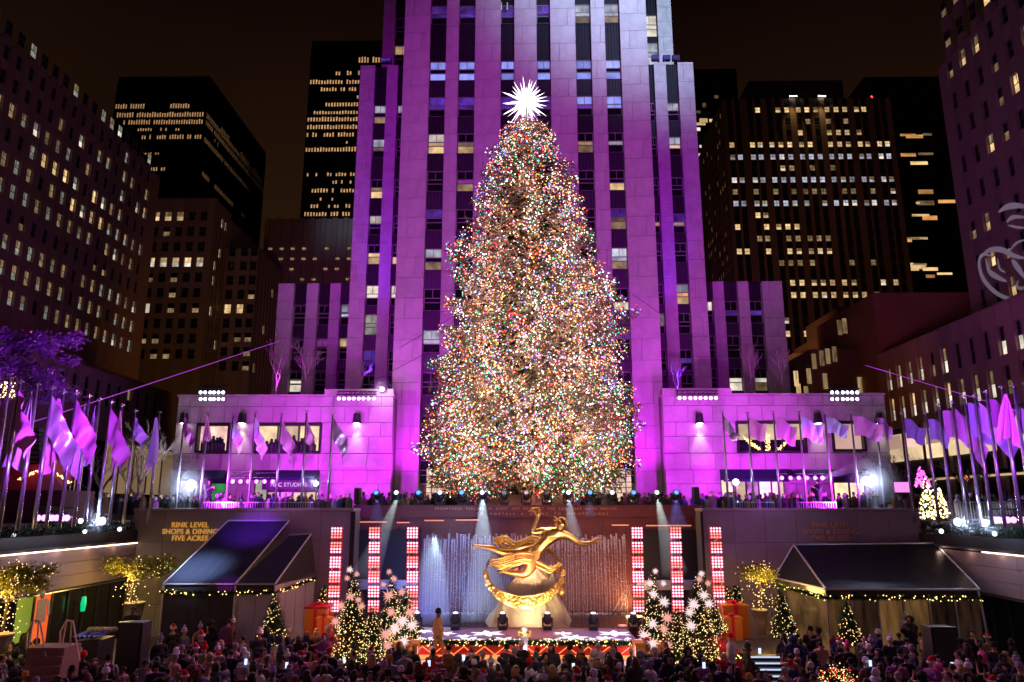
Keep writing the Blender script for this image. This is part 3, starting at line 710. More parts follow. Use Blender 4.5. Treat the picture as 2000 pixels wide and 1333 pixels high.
mass(tf, x0+1.42, YF+1.42, x1, YF+50, ztF-.3, 'brown_tower')
facade(tf, (x0, YF+26, 0), R(-90), [1.5+2.4*k for k in range(10)], 1.0, zr, 1.6, SZ, ztF-.05, (0, 24.5), 'brown_tower', lambda i, j: ('lit_warm', 'lit_white') if rb.random() < .33 else (D, D), spm='dark_band')
xx0, xx1 = at(1462, 160, YF+6).x, at(1645, 160, YF+6).x
ubox('crown', tf, xx0, YF+6, ztF-2, xx1, YF+30, at(1550, 158, YF+6).z, 'dark_band')
for px in (1548, 1604):
    z = at(px, 190, YF).z; x = at(px, 190, YF).x
    f = MB(); 
    for k in range(4): f.ball((x-.9+k*.6, YF-.5, z), .17, 6, 4)
    f.build('roof_lamp', 'bulb_white', tf)
    spot('roof_downlight', (x-.5, YF-1.6, z-.4), (x-.8, YF, z-14), 2600, (1, .6, .25), 50, 1, .2)
def misc_tower(name, lab, px0, px1, Y, ytop, lights, mat='black_tower'):
    t = thing(name, lab, 'tower', ((at(px0, 300, Y).x), Y, SZ)); a, b = at(px0, 300, Y).x, at(px1, 300, Y).x
    mass(t, a, Y, b, Y+30, at((px0+px1)/2, ytop, Y).z, mat)
    for px, py, w, h, m in lights:
        p = at(px, py, Y-.02); q = at(px+w, py+h, Y-.02)
        ubox('window', t, p.x, Y-.12, q.z, q.x, Y-.003, p.z, m)
    return t
rz_ = random.Random(4); L = []
for r_, y in enumerate((262, 297, 318, 370, 392, 422, 465, 515, 520, 535)):
    for k in range(3):
        if rz_.random() < .6: L.append((1756+rz_.randint(0, 80), y+rz_.randint(-3, 3), rz_.choice((8, 18, 30, 34)), rz_.choice((4, 6, 8)), rz_.choice(('lit_warm', 'lit_orange', 'lit_dim', 'lit_warm'))))
misc_tower('office_tower', 'dark tower behind at right with a few amber lit strips of office windows', 1705, 1885, 270, 150, L)
L = [(1427, 202, 10, 7, 'lit_warm'), (1360, 217, 8, 5, 'lit_dim'), (1372, 202, 7, 8, 'lit_dim'), (1385, 233, 14, 6, 'lit_warm'), (1366, 232, 16, 8, 'lit_warm'), (1360, 240, 18, 5, 'lit_warm'), (1360, 250, 8, 6, 'lit_white'), (1395, 187, 8, 5, 'lit_dim'), (1366, 284, 5, 5, 'lit_white'), (1382, 292, 6, 6, 'lit_warm'), (1364, 300, 8, 6, 'lit_warm'), (1370, 330, 8, 8, 'lit_warm')]
L += [(1372+rz_.randint(0, 9), 410+22*k, 8, 9, 'lit_warm') for k in range(3)]
misc_tower('office_tower', 'dark narrow tower with a few warm windows just right of the purple tower', 1340, 1450, 285, 135, L)
p = at(1703, 198, 269); rl = thing('beacon_light', 'small red light on the dark roof edge at upper right', 'light', p)
MB().tube([p, p+V((.4, 0, 1)), p+V((0, 0, 2.2))], .35, 6).build('lamp', 'red_glow', rl); glow('red_glow', (1, .05, .06), 3)
# ---- far right block and its podium
XH = 54.0
hb = thing('office_building', 'tall purple-lit stone block at far right with white projected scrollwork on its wall', 'building', (XH+8, 84, SZ))
yc = atX(1868, 400, XH).y; usH = [2.4+2.7*k for k in range(9)]
zbH = atX(1890, 640, XH).z; ztH = atX(1838, 128, XH).z
# top left of the photo's wall: shape follows the perspective
zrH = [zbH+1.5+4.3*k for k in range(10)]
def pickH(i, j):
    r = rb.random()
    if r < .16: return ('lit_dim', 'lit_warm')
    if r < .30: return ('lit_warm', 'lit_warm')
    if r < .45: return (D, 'lit_dim')
    return (D, D)
pbr('stone_right', (.34, .22, .20), .9, var=.25, vscale=.4, rv=.1, bump=.2, bscale=3)
facade(hb, (XH, yc, 0), R(-90), usH, 1.25, zrH, 2.3, zbH-2, ztH, (0, 40), 'stone_right', pickH)
mass(hb, XH+1.42, yc-40, XH+30, yc-.02, ztH-.2, 'stone_right')
XI = 45.0
ib = thing('podium_building', 'lower stone block at right with two rows of tall lit sash windows above the flags', 'building', (XI+5, 80, SZ))
yI = atX(1722, 730, XI).y; pxs = [1734, 1754, 1775, 1796, 1820, 1844, 1871, 1898, 1926, 1958, 1994]
usI = [2.6+2.45*k for k in range(13)]
zA = atX(1820, 737, XI).z; zB = atX(1803, 809, XI).z; ztI = atX(1722, 690, XI).z
def pickI(i, j):
    if j == 0: return (('lit_dim', 'lit_white') if rb.random() < .8 else (D, 'lit_dim')) if i < 6 else ((D, 'lit_white') if rb.random() < .35 else (D, D))
    return (('lit_warm', 'lit_white') if rb.random() < .6 else ('lit_dim', 'lit_white')) if i < 9 else (D, 'lit_dim')
facade(ib, (XI, yI+.9, 0), R(-90), usI, 1.15, [zA, zB], 2.75, 9.2, ztI, (0, 45), 'stone_right', pickI)
mass(ib, XI+1.42, yI-45, XI+20, yI-.02, ztI-.2, 'stone_right')
# shop floor of the right podium: lit fascia windows, dark street level
for i in range(9):
    a = yI+.5-4.4*i; b = a-3.7
    za, zb2 = 5.2, 8.4
    ubox('shop_window', ib, XI-.05, a, za, XI+.3, b, zb2, 'lit_shop'); ubox('shop_blind', ib, XI-.1, a-.3, za+1.5, XI-.06, b+.3, zb2-.1, 'blind_lit')
    ubox('street_pier', ib, XI-.02, b, SZ, XI+.7, b-.7, 9.2, 'stone_right')
ubox('shop_back', ib, XI+.31, yI, SZ, XI+1.3, yI-45, 9.15, 'black_metal')
ubox('light_strip', ib, XI-.3, yI-8, 2.75, XI-.2, yI-30, 2.95, 'lit_warm'); ubox('canopy', ib, XI-1.5, yI-6, 2.96, XI-.1, yI-32, 3.3, 'black_metal')
# blank brown gable and the dark stepped block left of it
jb = thing('blank_building', 'plain windowless brown wall glowing rusty between the lit grid tower and the right podium', 'building', (44, 100, SZ))
YJ = 98.0
a, b = at(1712, 640, YJ).x, at(1905, 640, YJ).x; mass(jb, a, YJ, b, YJ+20, at(1712, 572, YJ).z, 'rust_wall'); pbr('rust_wall', (.36, .17, .11), .9, var=.35, vscale=.25, bump=.3, bscale=1)
kb = thing('stepped_building', 'dark stepped brown building with a few tall lit windows above the right floodlight bank', 'building', (42, 110, SZ))
for k, (p0, p1, yt, Y) in enumerate(((1550, 1614, 690, 126), (1614, 1645, 650, 122), (1645, 1720, 600, 118), (1585, 1730, 652+30, 104))):
    mass(kb, at(p0, 700, Y).x, Y, at(p1, 700, Y).x, Y+14, at((p0+p1)/2, yt, Y).z, 'brown_tower')
for px, py in ((1605, 700), (1617, 696), (1630, 692), (1590, 706), (1580, 735), (1555, 740), (1560, 765), (1640, 640), (1650, 637), (1575, 770), (1612, 745), (1700, 748), (1680, 752)):
    Y = 103.9; p = at(px, py, Y); ubox('window', kb, p.x-.3, Y-.05, p.z-1.1, p.x+.3, Y+.05, p.z+1.1, rb.choice(('lit_warm', 'lit_dim', 'lit_dim')))
# projected light drawn as thin, faintly glowing bands on the right wall
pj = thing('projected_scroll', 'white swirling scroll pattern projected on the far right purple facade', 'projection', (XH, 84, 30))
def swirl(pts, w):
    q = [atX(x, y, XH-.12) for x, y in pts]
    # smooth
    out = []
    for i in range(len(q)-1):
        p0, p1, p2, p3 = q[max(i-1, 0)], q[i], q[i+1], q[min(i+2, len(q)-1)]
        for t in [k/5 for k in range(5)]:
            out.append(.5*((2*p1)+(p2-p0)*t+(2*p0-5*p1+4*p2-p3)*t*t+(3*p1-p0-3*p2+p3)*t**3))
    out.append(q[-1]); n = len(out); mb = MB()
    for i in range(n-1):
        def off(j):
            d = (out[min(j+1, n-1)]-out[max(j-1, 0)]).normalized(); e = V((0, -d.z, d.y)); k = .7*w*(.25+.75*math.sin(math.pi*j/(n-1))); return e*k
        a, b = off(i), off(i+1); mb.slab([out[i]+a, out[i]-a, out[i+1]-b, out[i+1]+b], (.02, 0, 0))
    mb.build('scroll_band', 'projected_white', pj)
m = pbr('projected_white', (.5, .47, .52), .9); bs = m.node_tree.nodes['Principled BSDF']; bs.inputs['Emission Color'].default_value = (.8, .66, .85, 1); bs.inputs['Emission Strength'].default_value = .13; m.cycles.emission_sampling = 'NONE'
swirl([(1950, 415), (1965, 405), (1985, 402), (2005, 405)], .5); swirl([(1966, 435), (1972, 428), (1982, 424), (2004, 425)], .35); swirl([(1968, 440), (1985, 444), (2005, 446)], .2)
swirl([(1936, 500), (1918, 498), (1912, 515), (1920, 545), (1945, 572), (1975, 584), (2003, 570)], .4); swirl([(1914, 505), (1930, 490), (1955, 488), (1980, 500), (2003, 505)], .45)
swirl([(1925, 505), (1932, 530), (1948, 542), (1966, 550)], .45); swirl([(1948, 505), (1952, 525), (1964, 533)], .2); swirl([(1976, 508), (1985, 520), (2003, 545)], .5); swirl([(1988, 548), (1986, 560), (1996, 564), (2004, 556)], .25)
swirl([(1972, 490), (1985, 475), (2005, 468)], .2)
# ================================================================ THE GREAT TREE
YT = 50.0
rt = random.Random(11)
from mathutils import noise as mnoise
TX = at(1030, 700, YT).x
prof = [(236, -14, 24), (250, -38, 42), (268, -48, 55), (290, -62, 75), (320, -72, 84), (345, -88, 96), (375, -100, 104), (400, -112, 113), (440, -116, 118), (480, -142, 145), (520, -152, 152), (560, -160, 178), (600, -160, 200),
        (650, -160, 196), (700, -176, 198), (745, -203, 206), (790, -200, 208), (830, -216, 216), (870, -214, 222), (905, -208, 214), (930, -208, 205), (950, -190, 190), (965, -110, 110)]
def rad(z):
    py = pz(z)
    for (a, l0, r0), (b, l1, r1) in zip(prof, prof[1:]):
        if a <= py <= b:
            t = (py-a)/(b-a); q = .91 if py < 520 else .89; return -(l0+(l1-l0)*t)*YT/F*q, (r0+(r1-r0)*t)*YT/F*q
    return (.4, .4) if py < 236 else (2, 2)
_zz = [(at(1030, y, YT).z, y) for y in range(180, 1000, 4)]
def pz(z):
    for (a, ya), (b, yb) in zip(_zz, _zz[1:]):
        if b <= z <= a: return ya+(yb-ya)*(a-z)/(a-b)
    return 236 if z > 20 else 965
# the frustum widens with elevation: correct px->m per height
def wscale(z): return (V((0, YT, z)).dot(RM @ V((0, 0, -1))))/YT
ZB = at(1030, 966, YT).z; ZTOP = at(1030, 238, YT).z
tr = thing('christmas_tree', 'giant spruce covered in thousands of multicoloured lights below the white star', 'christmas tree', (TX, YT, SZ))
MB().tube([(TX, YT, SZ), (TX, YT, 4), (TX, YT, 14), (TX, YT, ZTOP+.3)], [.55, .5, .3, .05], 12).build('trunk', 'bark', tr); pbr('bark', (.07, .045, .03), .9, bump=.5)
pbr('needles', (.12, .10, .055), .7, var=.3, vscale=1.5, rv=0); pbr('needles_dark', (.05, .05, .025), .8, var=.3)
needle = MB(); limbs = MB(); inner = MB()
cols_b = [('tb_white', (1, .82, .68), 3.8, .24), ('tb_amber', (1, .36, .07), 3.0, .25), ('tb_red', (1, .05, .03), 2.6, .12), ('tb_green', (.04, .85, .30), 1.7, .14), ('tb_blue', (.18, .28, 1), 2.6, .10), ('tb_pink', (1, .30, .75), 2.6, .10), ('tb_cyan', (.25, .9, .85), 1.7, .09)]
for n_, c_, s_, w_ in cols_b: glow(n_, c_, s_)
cum = []; a_ = 0
for i, c_ in enumerate(cols_b): a_ += c_[3]; cum.append(a_)
bulbs = MB()
def pickc():
    r = rt.random()*cum[-1]
    for i, c in enumerate(cum):
        if r <= c: return i
    return 0
NL = 900; gold = 2.39996
for i in range(NL):
    u = min(1, (i+.5)/790)
    z = ZB+(ZTOP-ZB)*(1-math.sqrt(1-u))*.995 if i < 790 else ZTOP-(ZTOP-ZB)*.26*(i-790)/110; th = gold*i+rt.uniform(-.3, .3)
    if math.sin(th) > .35 and rt.random() < .45: continue
    l, r = rad(z); k = wscale(z); c, s = math.cos(th), math.sin(th)
    rr = (r if c > 0 else l)*abs(c)+(l+r)/2*abs(s); rr /= max(abs(c)+abs(s), 1e-3); rr *= k*rt.choice((.92, .97, 1, 1, 1.03, 1.1))*(1+.075*math.sin(th*3+z*.9)*math.cos(z*1.7+th*2)+.05*math.sin(z*3.1+th*5))
    tip = V((TX+c*rr, YT+s*rr, z)); root = V((TX, YT, min(z+rr*.10, ZTOP)))
    mid = root.lerp(tip, .55)+V((0, 0, -.06*rr)); tip2 = tip+V((0, 0, .05*rr))
    if i % 2 == 0: limbs.tube([root, mid, tip2], [.09, .06, .02], 4, False)
    L = max(rr, .5); side = V((-s, c, 0)); nt_ = int(13+L*5); mood = rt.random(); dens = rt.choice((.55, .9, 1, 1.1, 1.25))
    fav = pickc() if rt.random() < .5 else None
    for j in range(nt_):
        t = 1-(rt.random()**1.5)*.62; base = (root.lerp(mid, t/.55) if t < .55 else mid.lerp(tip2, (t-.55)/.45))
        w = (1.08-t)*L*.30+.14
        p = base+side*rt.gauss(0, 1)*w*.8+V((0, 0, rt.uniform(-.45, .12)))
        d = (V((c, s, 0))*rt.uniform(.1, .7)+side*rt.uniform(-.7, .7)+V((0, 0, rt.uniform(-1.0, .1)))).normalized()
        for q in range(3):
            e = (d+V((rt.uniform(-.6, .6), rt.uniform(-.6, .6), rt.uniform(-.5, .4)))).normalized(); ln = rt.uniform(.22, .5)
            x = e.cross(V((rt.random()-.5, rt.random()-.5, rt.random()-.5))).normalized()*rt.uniform(.025, .05)
            b = p+d*q*.1; needle.poly(b-x, b+x, b+e*ln)
        from_patch = .40+1.25*max(0, min(1, .5+1.5*mnoise.noise(p*.42))) if p.z < ZTOP-4 else 1.2
        if (t > .5 or L < 2.2) and rt.random() < dens*.68*from_patch:
            for q in range(2 if rt.random() < .6 else 1):
                ci = fav if fav is not None and rt.random() < .45 else pickc()
                bulbs.mi = ci; o = p+d*rt.uniform(0, .35)+V((rt.uniform(-.2, .2), rt.uniform(-.2, .2), rt.uniform(-.2, .2)))
                bulbs.octa(o, rt.choice((.026, .034, .040, .046, .064))*1.0)
# inner boughs: rough dark cone that closes the crown
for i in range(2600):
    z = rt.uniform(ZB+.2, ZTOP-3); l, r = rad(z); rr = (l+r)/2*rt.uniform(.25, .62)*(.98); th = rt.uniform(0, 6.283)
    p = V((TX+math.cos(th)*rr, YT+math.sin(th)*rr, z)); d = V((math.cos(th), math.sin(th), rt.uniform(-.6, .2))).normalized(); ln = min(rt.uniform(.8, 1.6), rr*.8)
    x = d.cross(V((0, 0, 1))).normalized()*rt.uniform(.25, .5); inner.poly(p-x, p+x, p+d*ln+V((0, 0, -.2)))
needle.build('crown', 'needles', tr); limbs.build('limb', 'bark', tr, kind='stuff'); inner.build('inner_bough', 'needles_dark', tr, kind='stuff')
bulbs.build('light_bulb', [c[0] for c in cols_b], tr, kind='stuff')
# added point lamps stand in for the bulbs' light inside the crown
for k in range(26):
    z = ZB+1.2+(ZTOP-ZB-3)*(k/25)**1.12; l, r = rad(z)
    for s_ in ((-1, 0, 1) if z < ZTOP*.72 else (0,)):
        rr = (l+r)/2*.62; th = -math.pi/2+s_*.75+rt.uniform(-.2, .2)
        lamp('string_light_glow', (TX+math.cos(th)*rr*1.1, YT+math.sin(th)*rr*1.25, z), 50*max(rr, .7)**1.1, (1, .60, .50), r=.5)
# more added lamps in the air for warm spill on the tree's face
for z, x in ((5, -5), (5, 5), (12, -4), (12, 4), (20, 0)):
    lamp('string_light_glow', (TX+x, YT-8.6+z*.16, z), 420, (1, .55, .40), r=1.2)
# star
st = thing('star', 'brilliant white many-pointed crystal star on top of the giant tree', 'star', at(1027, 236, YT))
sc = at(1027, 200, YT); sm = MB(); rs_ = random.Random(2)
glow('star_white', (1, .97, .93), 2.6)
sm.ball(sc, .42, 16, 10)
for i in range(70):
    zc = 1-2*(i+.5)/70; th = gold*i; rr = math.sqrt(1-zc*zc); d = V((rr*math.cos(th), rr*math.sin(th), zc)); sm.spike(sc+d*.3, sc+d*rs_.uniform(1.1, 2.05), .085, 5)
sm.build('crystal_spike', 'star_white', st); MB().tube([at(1030, 240, YT), sc], .06, 6).build('mount', 'black_metal', st)
lamp('star_light', sc+V((0, -2, 0)), 400, (1, .95, .9), r=.8)
# deck planks round the trunk, behind the wall
dk = thing('tree_platform', 'low pink-lit timber box around the foot of the giant tree', 'platform', (TX, 47.6, SZ))
a, b = at(958, 975, 47.6).x, at(1118, 975, 47.6).x
for k in range(5): ubox('plank', dk, a, 47.6-.02*(k % 2), .0+k*.14, b, 47.9, .13+k*.14, 'deck_wood')
pbr('deck_wood', (.50, .32, .25), .7, var=.2, vscale=5)
ubox('deck_core', dk, a+.05, 47.62, SZ, b-.05, 52, .69, 'deck_wood')
lamp('deck_glow', (TX, 46.9, 1.2), 60, (1, .35, .3), r=.3)
# guy cables
def cable(lab, pts, mat, r, name='guy_cable'):
    o = MB().tube(pts, r, 5).build(name, mat); tag(o, lab, 'cable'); return o
pbr('cable_purple', (.45, .25, .55), .4, .3)
m = pbr('laser_purple', (.3, .05, .4), .5); bs = m.node_tree.nodes['Principled BSDF']; bs.inputs['Emission Color'].default_value = (.40, .06, .62, 1); bs.inputs['Emission Strength'].default_value = .9; m.cycles.emission_sampling = 'NONE'  # violet light beam shaped as a thin tube with its own glow
cable('long thin violet beam rising over the left flags to the tower', [at(60, 826, 31), at(545, 667, 58)], 'laser_purple', .018, 'laser_beam')
cable('long thin violet beam over the right flags', [at(1690, 714, 56), at(2030, 815, 30)], 'laser_purple', .014, 'laser_beam')
cable('thin dark guy cable from the tree to the lower left facade', [at(780, 680, 59.5), at(900, 610, 51)], 'black_metal', .02)
cable('thin dark guy cable from the tree to the left facade edge', [at(700, 760, 59), at(880, 665, 51)], 'black_metal', .02)
cable('thin dark guy cable from the tree to the right facade', [at(1235, 545+30, 51), at(1300, 620, 59.6)], 'black_metal', .02)
cable('upper left guy cable below the star', [at(985, 212, 55), at(1008, 242, 50.4)], 'black_metal', .02)
cable('upper right guy cable below the star', [at(1080, 212, 55), at(1056, 240, 50.4)], 'black_metal', .02)
# ================================================================ SUNKEN PLAZA WALLS
Yw = 46.0
def slabs_wall(root, x0, x1, z0, z1, y, nx, nz, mat, th=.3, gap=.02, rg=rnd, name='stone_panel'):
    for j in range(nz):
        for i in range(nx):
            a = x0+(x1-x0)*i/nx; b = x0+(x1-x0)*(i+1)/nx; c = z0+(z1-z0)*j/nz; d = z0+(z1-z0)*(j+1)/nz
            ubox(name, root, a+gap/2, y-rg.uniform(0, .01), c+gap/2, b-gap/2, y+th, d-gap/2, mat)
zc = at(690, 994, 44.0).z
for s, pa, pb, lab in ((-1, 262, 690, 'left grey stone retaining wall with gold RINK LEVEL lettering'), (1, 1372, 1795, 'right violet-lit stone retaining wall with faint RINK LEVEL lettering')):
    y = 44.0; x0, x1 = at(pa, 1000, y).x, at(pb, 1000, y).x
    w = thing('retaining_wall', lab, 'wall', ((x0+x1)/2, y, FZ))
    ztop = at(600, 993, y).z
    ubox('wall_core', w, x0+.01, y+.3, FZ, x1-.01, y+3.1, ztop-.02, 'joint_dark')
    slabs_wall(w, x0, x1, FZ, ztop-.18, y, 7, 4, 'sunk_stone')
    ubox('coping', w, x0-.03, y-.06, ztop-.17, x1+.03, y+3.1, ztop, 'sunk_stone')
    xe = x1 if s < 0 else x0
    ubox('end_trim', w, xe-.12*s*-1 if s < 0 else xe-.14, y-.05, FZ, xe+.14 if s < 0 else xe+.0, y+.02, ztop-.2, 'black_metal')
def sign_lines(px, mat, dim, lab, cut=False):
    sg = thing('wall_sign', lab, 'sign', at(px, 1038, 43.9))
    for t, y in (('RINK LEVEL', 1026), ('SHOPS & DINING', 1039), ('FIVE ACRES', 1052)):
        o = text(t, at(px, y, 43.93), .40, mat, 'lettering', sg, .025, off=.008, sp=1.06)
sign_lines(371, 'gold_letter_lit', 1, 'gold capital letters in three lines on the left retaining wall')
sign_lines(1622, 'gold_letter_dim', .3, 'faint copper capital letters in three lines on the right retaining wall')
m = pbr('gold_letter_lit', (.75, .48, .12), .4, .3); b_ = m.node_tree.nodes['Principled BSDF']; b_.inputs['Emission Color'].default_value = (1, .5, .1, 1); b_.inputs['Emission Strength'].default_value = .38  # light on the left letters put in as a faint glow
pbr('gold_letter_dim', (.62, .32, .18), .5, .2)  # duller copy of the letter gold, low light put into the colour
# red granite fountain wall, with the inscription
fw = thing('fountain_wall', 'polished red granite wall behind the golden statue with carved inscription', 'wall', (0, Yw, FZ))
xa, xb = at(690, 1000, Yw).x, at(1372, 1000, Yw).x; zt = at(1030, 987, Yw).z
xf0, xf1 = at(823, 1100, Yw).x, at(1232, 1100, Yw).x
ubox('wall_core', fw, xa, Yw+.3, FZ, xb, Yw+1.1, zt-.02, 'joint_dark')
ubox('frieze_band', fw, xa+.02, Yw-.12, zt-.72, xb-.02, Yw+.29, zt, 'red_granite')
slabs_wall(fw, xf0, xf1, FZ, zt-.74, Yw, 8, 3, 'red_granite', .29, .012)
for a, b in ((xa, xf0), (xf1, xb)): slabs_wall(fw, a, b, FZ, zt-.74, Yw+.1, 3, 3, 'red_granite', .19, .012)
for a, b, y in ((702, 756, 1020), (775, 800, 1021), (829, 867, 1017), (890, 935, 1016), (1195, 1228, 1026), (1262, 1350, 1027)):
    p, q = at(a, y, Yw-.1), at(b, y, Yw-.1)
    o = MB().tube([p, q], .035, 6).build('light_strip', 'strip_amber'); tag(o, 'thin amber light strip on the granite wall, %s' % {702: 'leftmost', 775: 'second from left', 829: 'just left of the white beam', 890: 'behind the white beam at left', 1195: 'just right of the statue arm', 1262: 'rightmost'}[a], 'light strip', group='amber light strips on the granite wall')
glow('strip_amber', (1, .36, .20), .75)
t1 = 'PROMETHEUS  TEACHER  IN  EVERY  ART  BROUGHT  THE  FIRE  THAT  HATH  PROVED'; t2 = 'TO  MORTALS  A  MEANS  TO  MIGHTY  ENDS'
text(t1, ((xf0+xf1)/2, Yw-.135, zt-.22), .21, 'gold_letter_dim', 'carved_inscription', fw, .008, sp=1.35); text(t2, ((xf0+xf1)/2+1, Yw-.135, zt-.52), .21, 'gold_letter_dim', 'carved_inscription', fw, .008, sp=1.9)
for s in (-1, 1): # flat black slabs painted as the shade of gaps beside the fountain, pale ledge
    a, b = (at(694, 1100, Yw).x, at(820, 1100, Yw).x) if s < 0 else (at(1236, 1100, Yw).x, at(1368, 1100, Yw).x)
    ubox('side_niche', fw, a, Yw-.05, FZ, b, Yw+.05, at(750, 1035, Yw).z, 'black_metal'); ubox('pale_ledge', fw, a+.1, Yw-.5, at(750, 1150, Yw).z, b-.1, Yw-.06, at(750, 1132, Yw).z, 'ledge_white')
pbr('ledge_white', (.45, .45, .5), .6)
# pool
struct(MB().box(at(805, 1200, 40).x, 37.9, FZ, at(1250, 1200, 40).x, Yw-.02, -6.02), 'pool_water', 'pool'); pbr('pool', (.02, .015, .018), .08, var=.2, bump=.5, bscale=3, spec=.8)
pk = MB().box(at(805, 1200, 38).x, 37.5, FZ, at(1250, 1200, 38).x, 37.9, -5.72).build('pool_kerb', 'red_granite'); pk['kind'] = 'structure'
# water jets: a row of spouts and falling threads
jets = MB(); drops = MB(); rj = random.Random(6)
for i in range(74):
    px = 828+i*5.4
    x = at(px, 1100, 45.3).x+rj.uniform(-.03, .03); zt_ = at(px, 1046+rj.uniform(-5, 9), 45.3).z; y = 45.3+rj.uniform(-.2, .2)
    pts = []; rs = []; n = 9
    for k in range(n+1):
        t = k/n; pts.append((x+rj.uniform(-.02, .02), y-.25*t, zt_+(-5.95-zt_)*t)); rs.append((.055 if k == 0 else .045 if k == 1 else .008+.013*rj.random()))
    jets.tube(pts, rs, 4)
    for q in range(34): t = rj.random()**1.2; drops.octa((x+rj.gauss(0, .06), y-.25*t-.05, zt_+(-5.9-zt_)*t), rj.uniform(.006, .02))
for sx, x0 in ((1, 1200), (-1, 1240)):     # arcing side spray at right
    for k in range(3):
        a = at(1242-k*4, 1140+k*6, 43.5); b = at(1200+k*12, 1192, 43)
        jets.tube([a, a.lerp(b, .35)+V((0, 0, .35)), a.lerp(b, .7)+V((0, 0, .22)), b], [.02, .025, .03, .05], 4)
pbr('water_white', (.70, .70, .78), .35, spec=.5, alpha=.42); 
jo = jets.build('water_jets', 'water_white'); tag(jo, 'row of thin white water jets falling in front of the granite wall', 'water jets', 'stuff')
pbr('droplet', (.8, .8, .88), .3, spec=.8); do_ = drops.build('water_spray', 'droplet'); tag(do_, 'sparkling droplets falling along the water jets', 'water spray', 'stuff')
spot('jet_front', (-2.5, 38.2, -5.2), (-4.2, 45.5, -3.2), 2900, (.45, .68, 1), 75, 1, .6); spot('jet_front', (3.2, 38.2, -5.2), (4.6, 45.5, -3.2), 1100, (1, .62, .55), 75, 1, .6)
foam = MB()
for i in range(700): 
    px = rj.uniform(822, 1232); p = at(px, 1100, 44.6+rj.uniform(-.5, .3)); foam.octa((p.x, p.y, -6.0+rj.uniform(0, .07)), rj.uniform(.015, .05))
fo = foam.build('foam', 'water_white'); tag(fo, 'line of splashing foam where the jets meet the pool', 'foam', 'stuff')
spot('jet_light_blue', (-6, 39.5, -5.4), (-4.8, 46, -2.6), 1500, (.10, .14, 1), 120, 1, .9); spot('jet_light_blue', (-4, 39.8, -5.4), (-3.4, 46, -2.4), 900, (.2, .22, 1), 110, 1, .9)
spot('jet_light_amber', (6.2, 44.4, -5.9), (6.0, 46, -4.2), 420, (1, .42, .12), 120, 1, .15); spot('jet_light_red', (4.6, 39.8, -5.4), (4.2, 46, -2.6), 600, (1, .32, .30), 100, 1, .9)
spot('wall_blue', (11.1, 45.2, .6), (11.0, 46, -2), 150, (.10, .10, 1), 90, 1, .1); spot('wall_blue', (-9.6, 45.2, .6), (-9.6, 46, -2), 100, (.25, .04, 1), 90, 1, .1)
spot('wall_warm', (0, 40, -3.4), (1, 46, -.4), 480, (1, .16, .12), 100, 1, .5)
ov = MB().ball((6.1, 43.6, -5.98), .5, 12, 6, (1, .6, .12)).build('pool_lamp', 'bulb_gold'); tag(ov, 'bright amber lamp glowing at the pool surface on the right', 'lamp')
ov = MB().ball(at(1216, 1222, 38.6), .14, 12, 6, (1.6, 1, .4)).build('stage_lamp', 'star_pink'); tag(ov, 'small reddish lamp on the stage floor in front of the pool', 'lamp')
# ================================================================ STATUE
GL = pbr('gilding', (.95, .62, .22), .30, 1, var=.12, vscale=6, bump=.15, bscale=14)
pbr('gilding_rough', (.85, .52, .16), .42, 1, var=.3, vscale=9, bump=.9, bscale=11); pbr('plinth_stone', (.62, .50, .34), .55, var=.15, vscale=2, bump=.3, bscale=3)
YS = 41.0
sta = thing('statue', 'golden flying figure statue holding fire above a ring, in front of the fountain', 'statue', (at(1030, 1200, YS).x, YS, -6))
def ps(px, py, dy=0): return at(px, py, YS+dy)
def skin(name, pts, edges, root=0, sub=1, remesh=None, smooth=True):
    """pts: list of (Vector, radius or (rx, ry)); grown with the Skin modifier into one continuous mesh"""
    me = bpy.data.meshes.new('tmp'); me.from_pydata([tuple(p) for p, r in pts], edges, []); o = bpy.data.objects.new('tmp', me); C.objects.link(o)
    sk = o.modifiers.new('skin', 'SKIN'); sk.use_smooth_shade = smooth
    if not me.skin_vertices: me.skin_vertices.add() if hasattr(me.skin_vertices, 'add') else None
    for i, (p, r) in enumerate(pts): sv = me.skin_vertices[0].data[i]; sv.radius = r if isinstance(r, tuple) else (r, r); sv.use_root = (i == root)
    if sub: s2 = o.modifiers.new('sub', 'SUBSURF'); s2.levels = sub; s2.render_levels = sub
    if remesh: rm = o.modifiers.new('rm', 'REMESH'); rm.mode = 'VOXEL'; rm.voxel_size = remesh; rm.use_smooth_shade = True
    dg = bpy.context.evaluated_depsgraph_get(); res = bpy.data.meshes.new_from_object(o.evaluated_get(dg)); bpy.data.objects.remove(o); res.name = name
    return res
def chain(nodes):
    pts = []; edges = []; names = {}
    for row in nodes:
        nm, par, p, r = row; names[nm] = len(pts); pts.append((V(p), r))
        if par: edges.append((names[par], names[nm]))
    return pts, edges
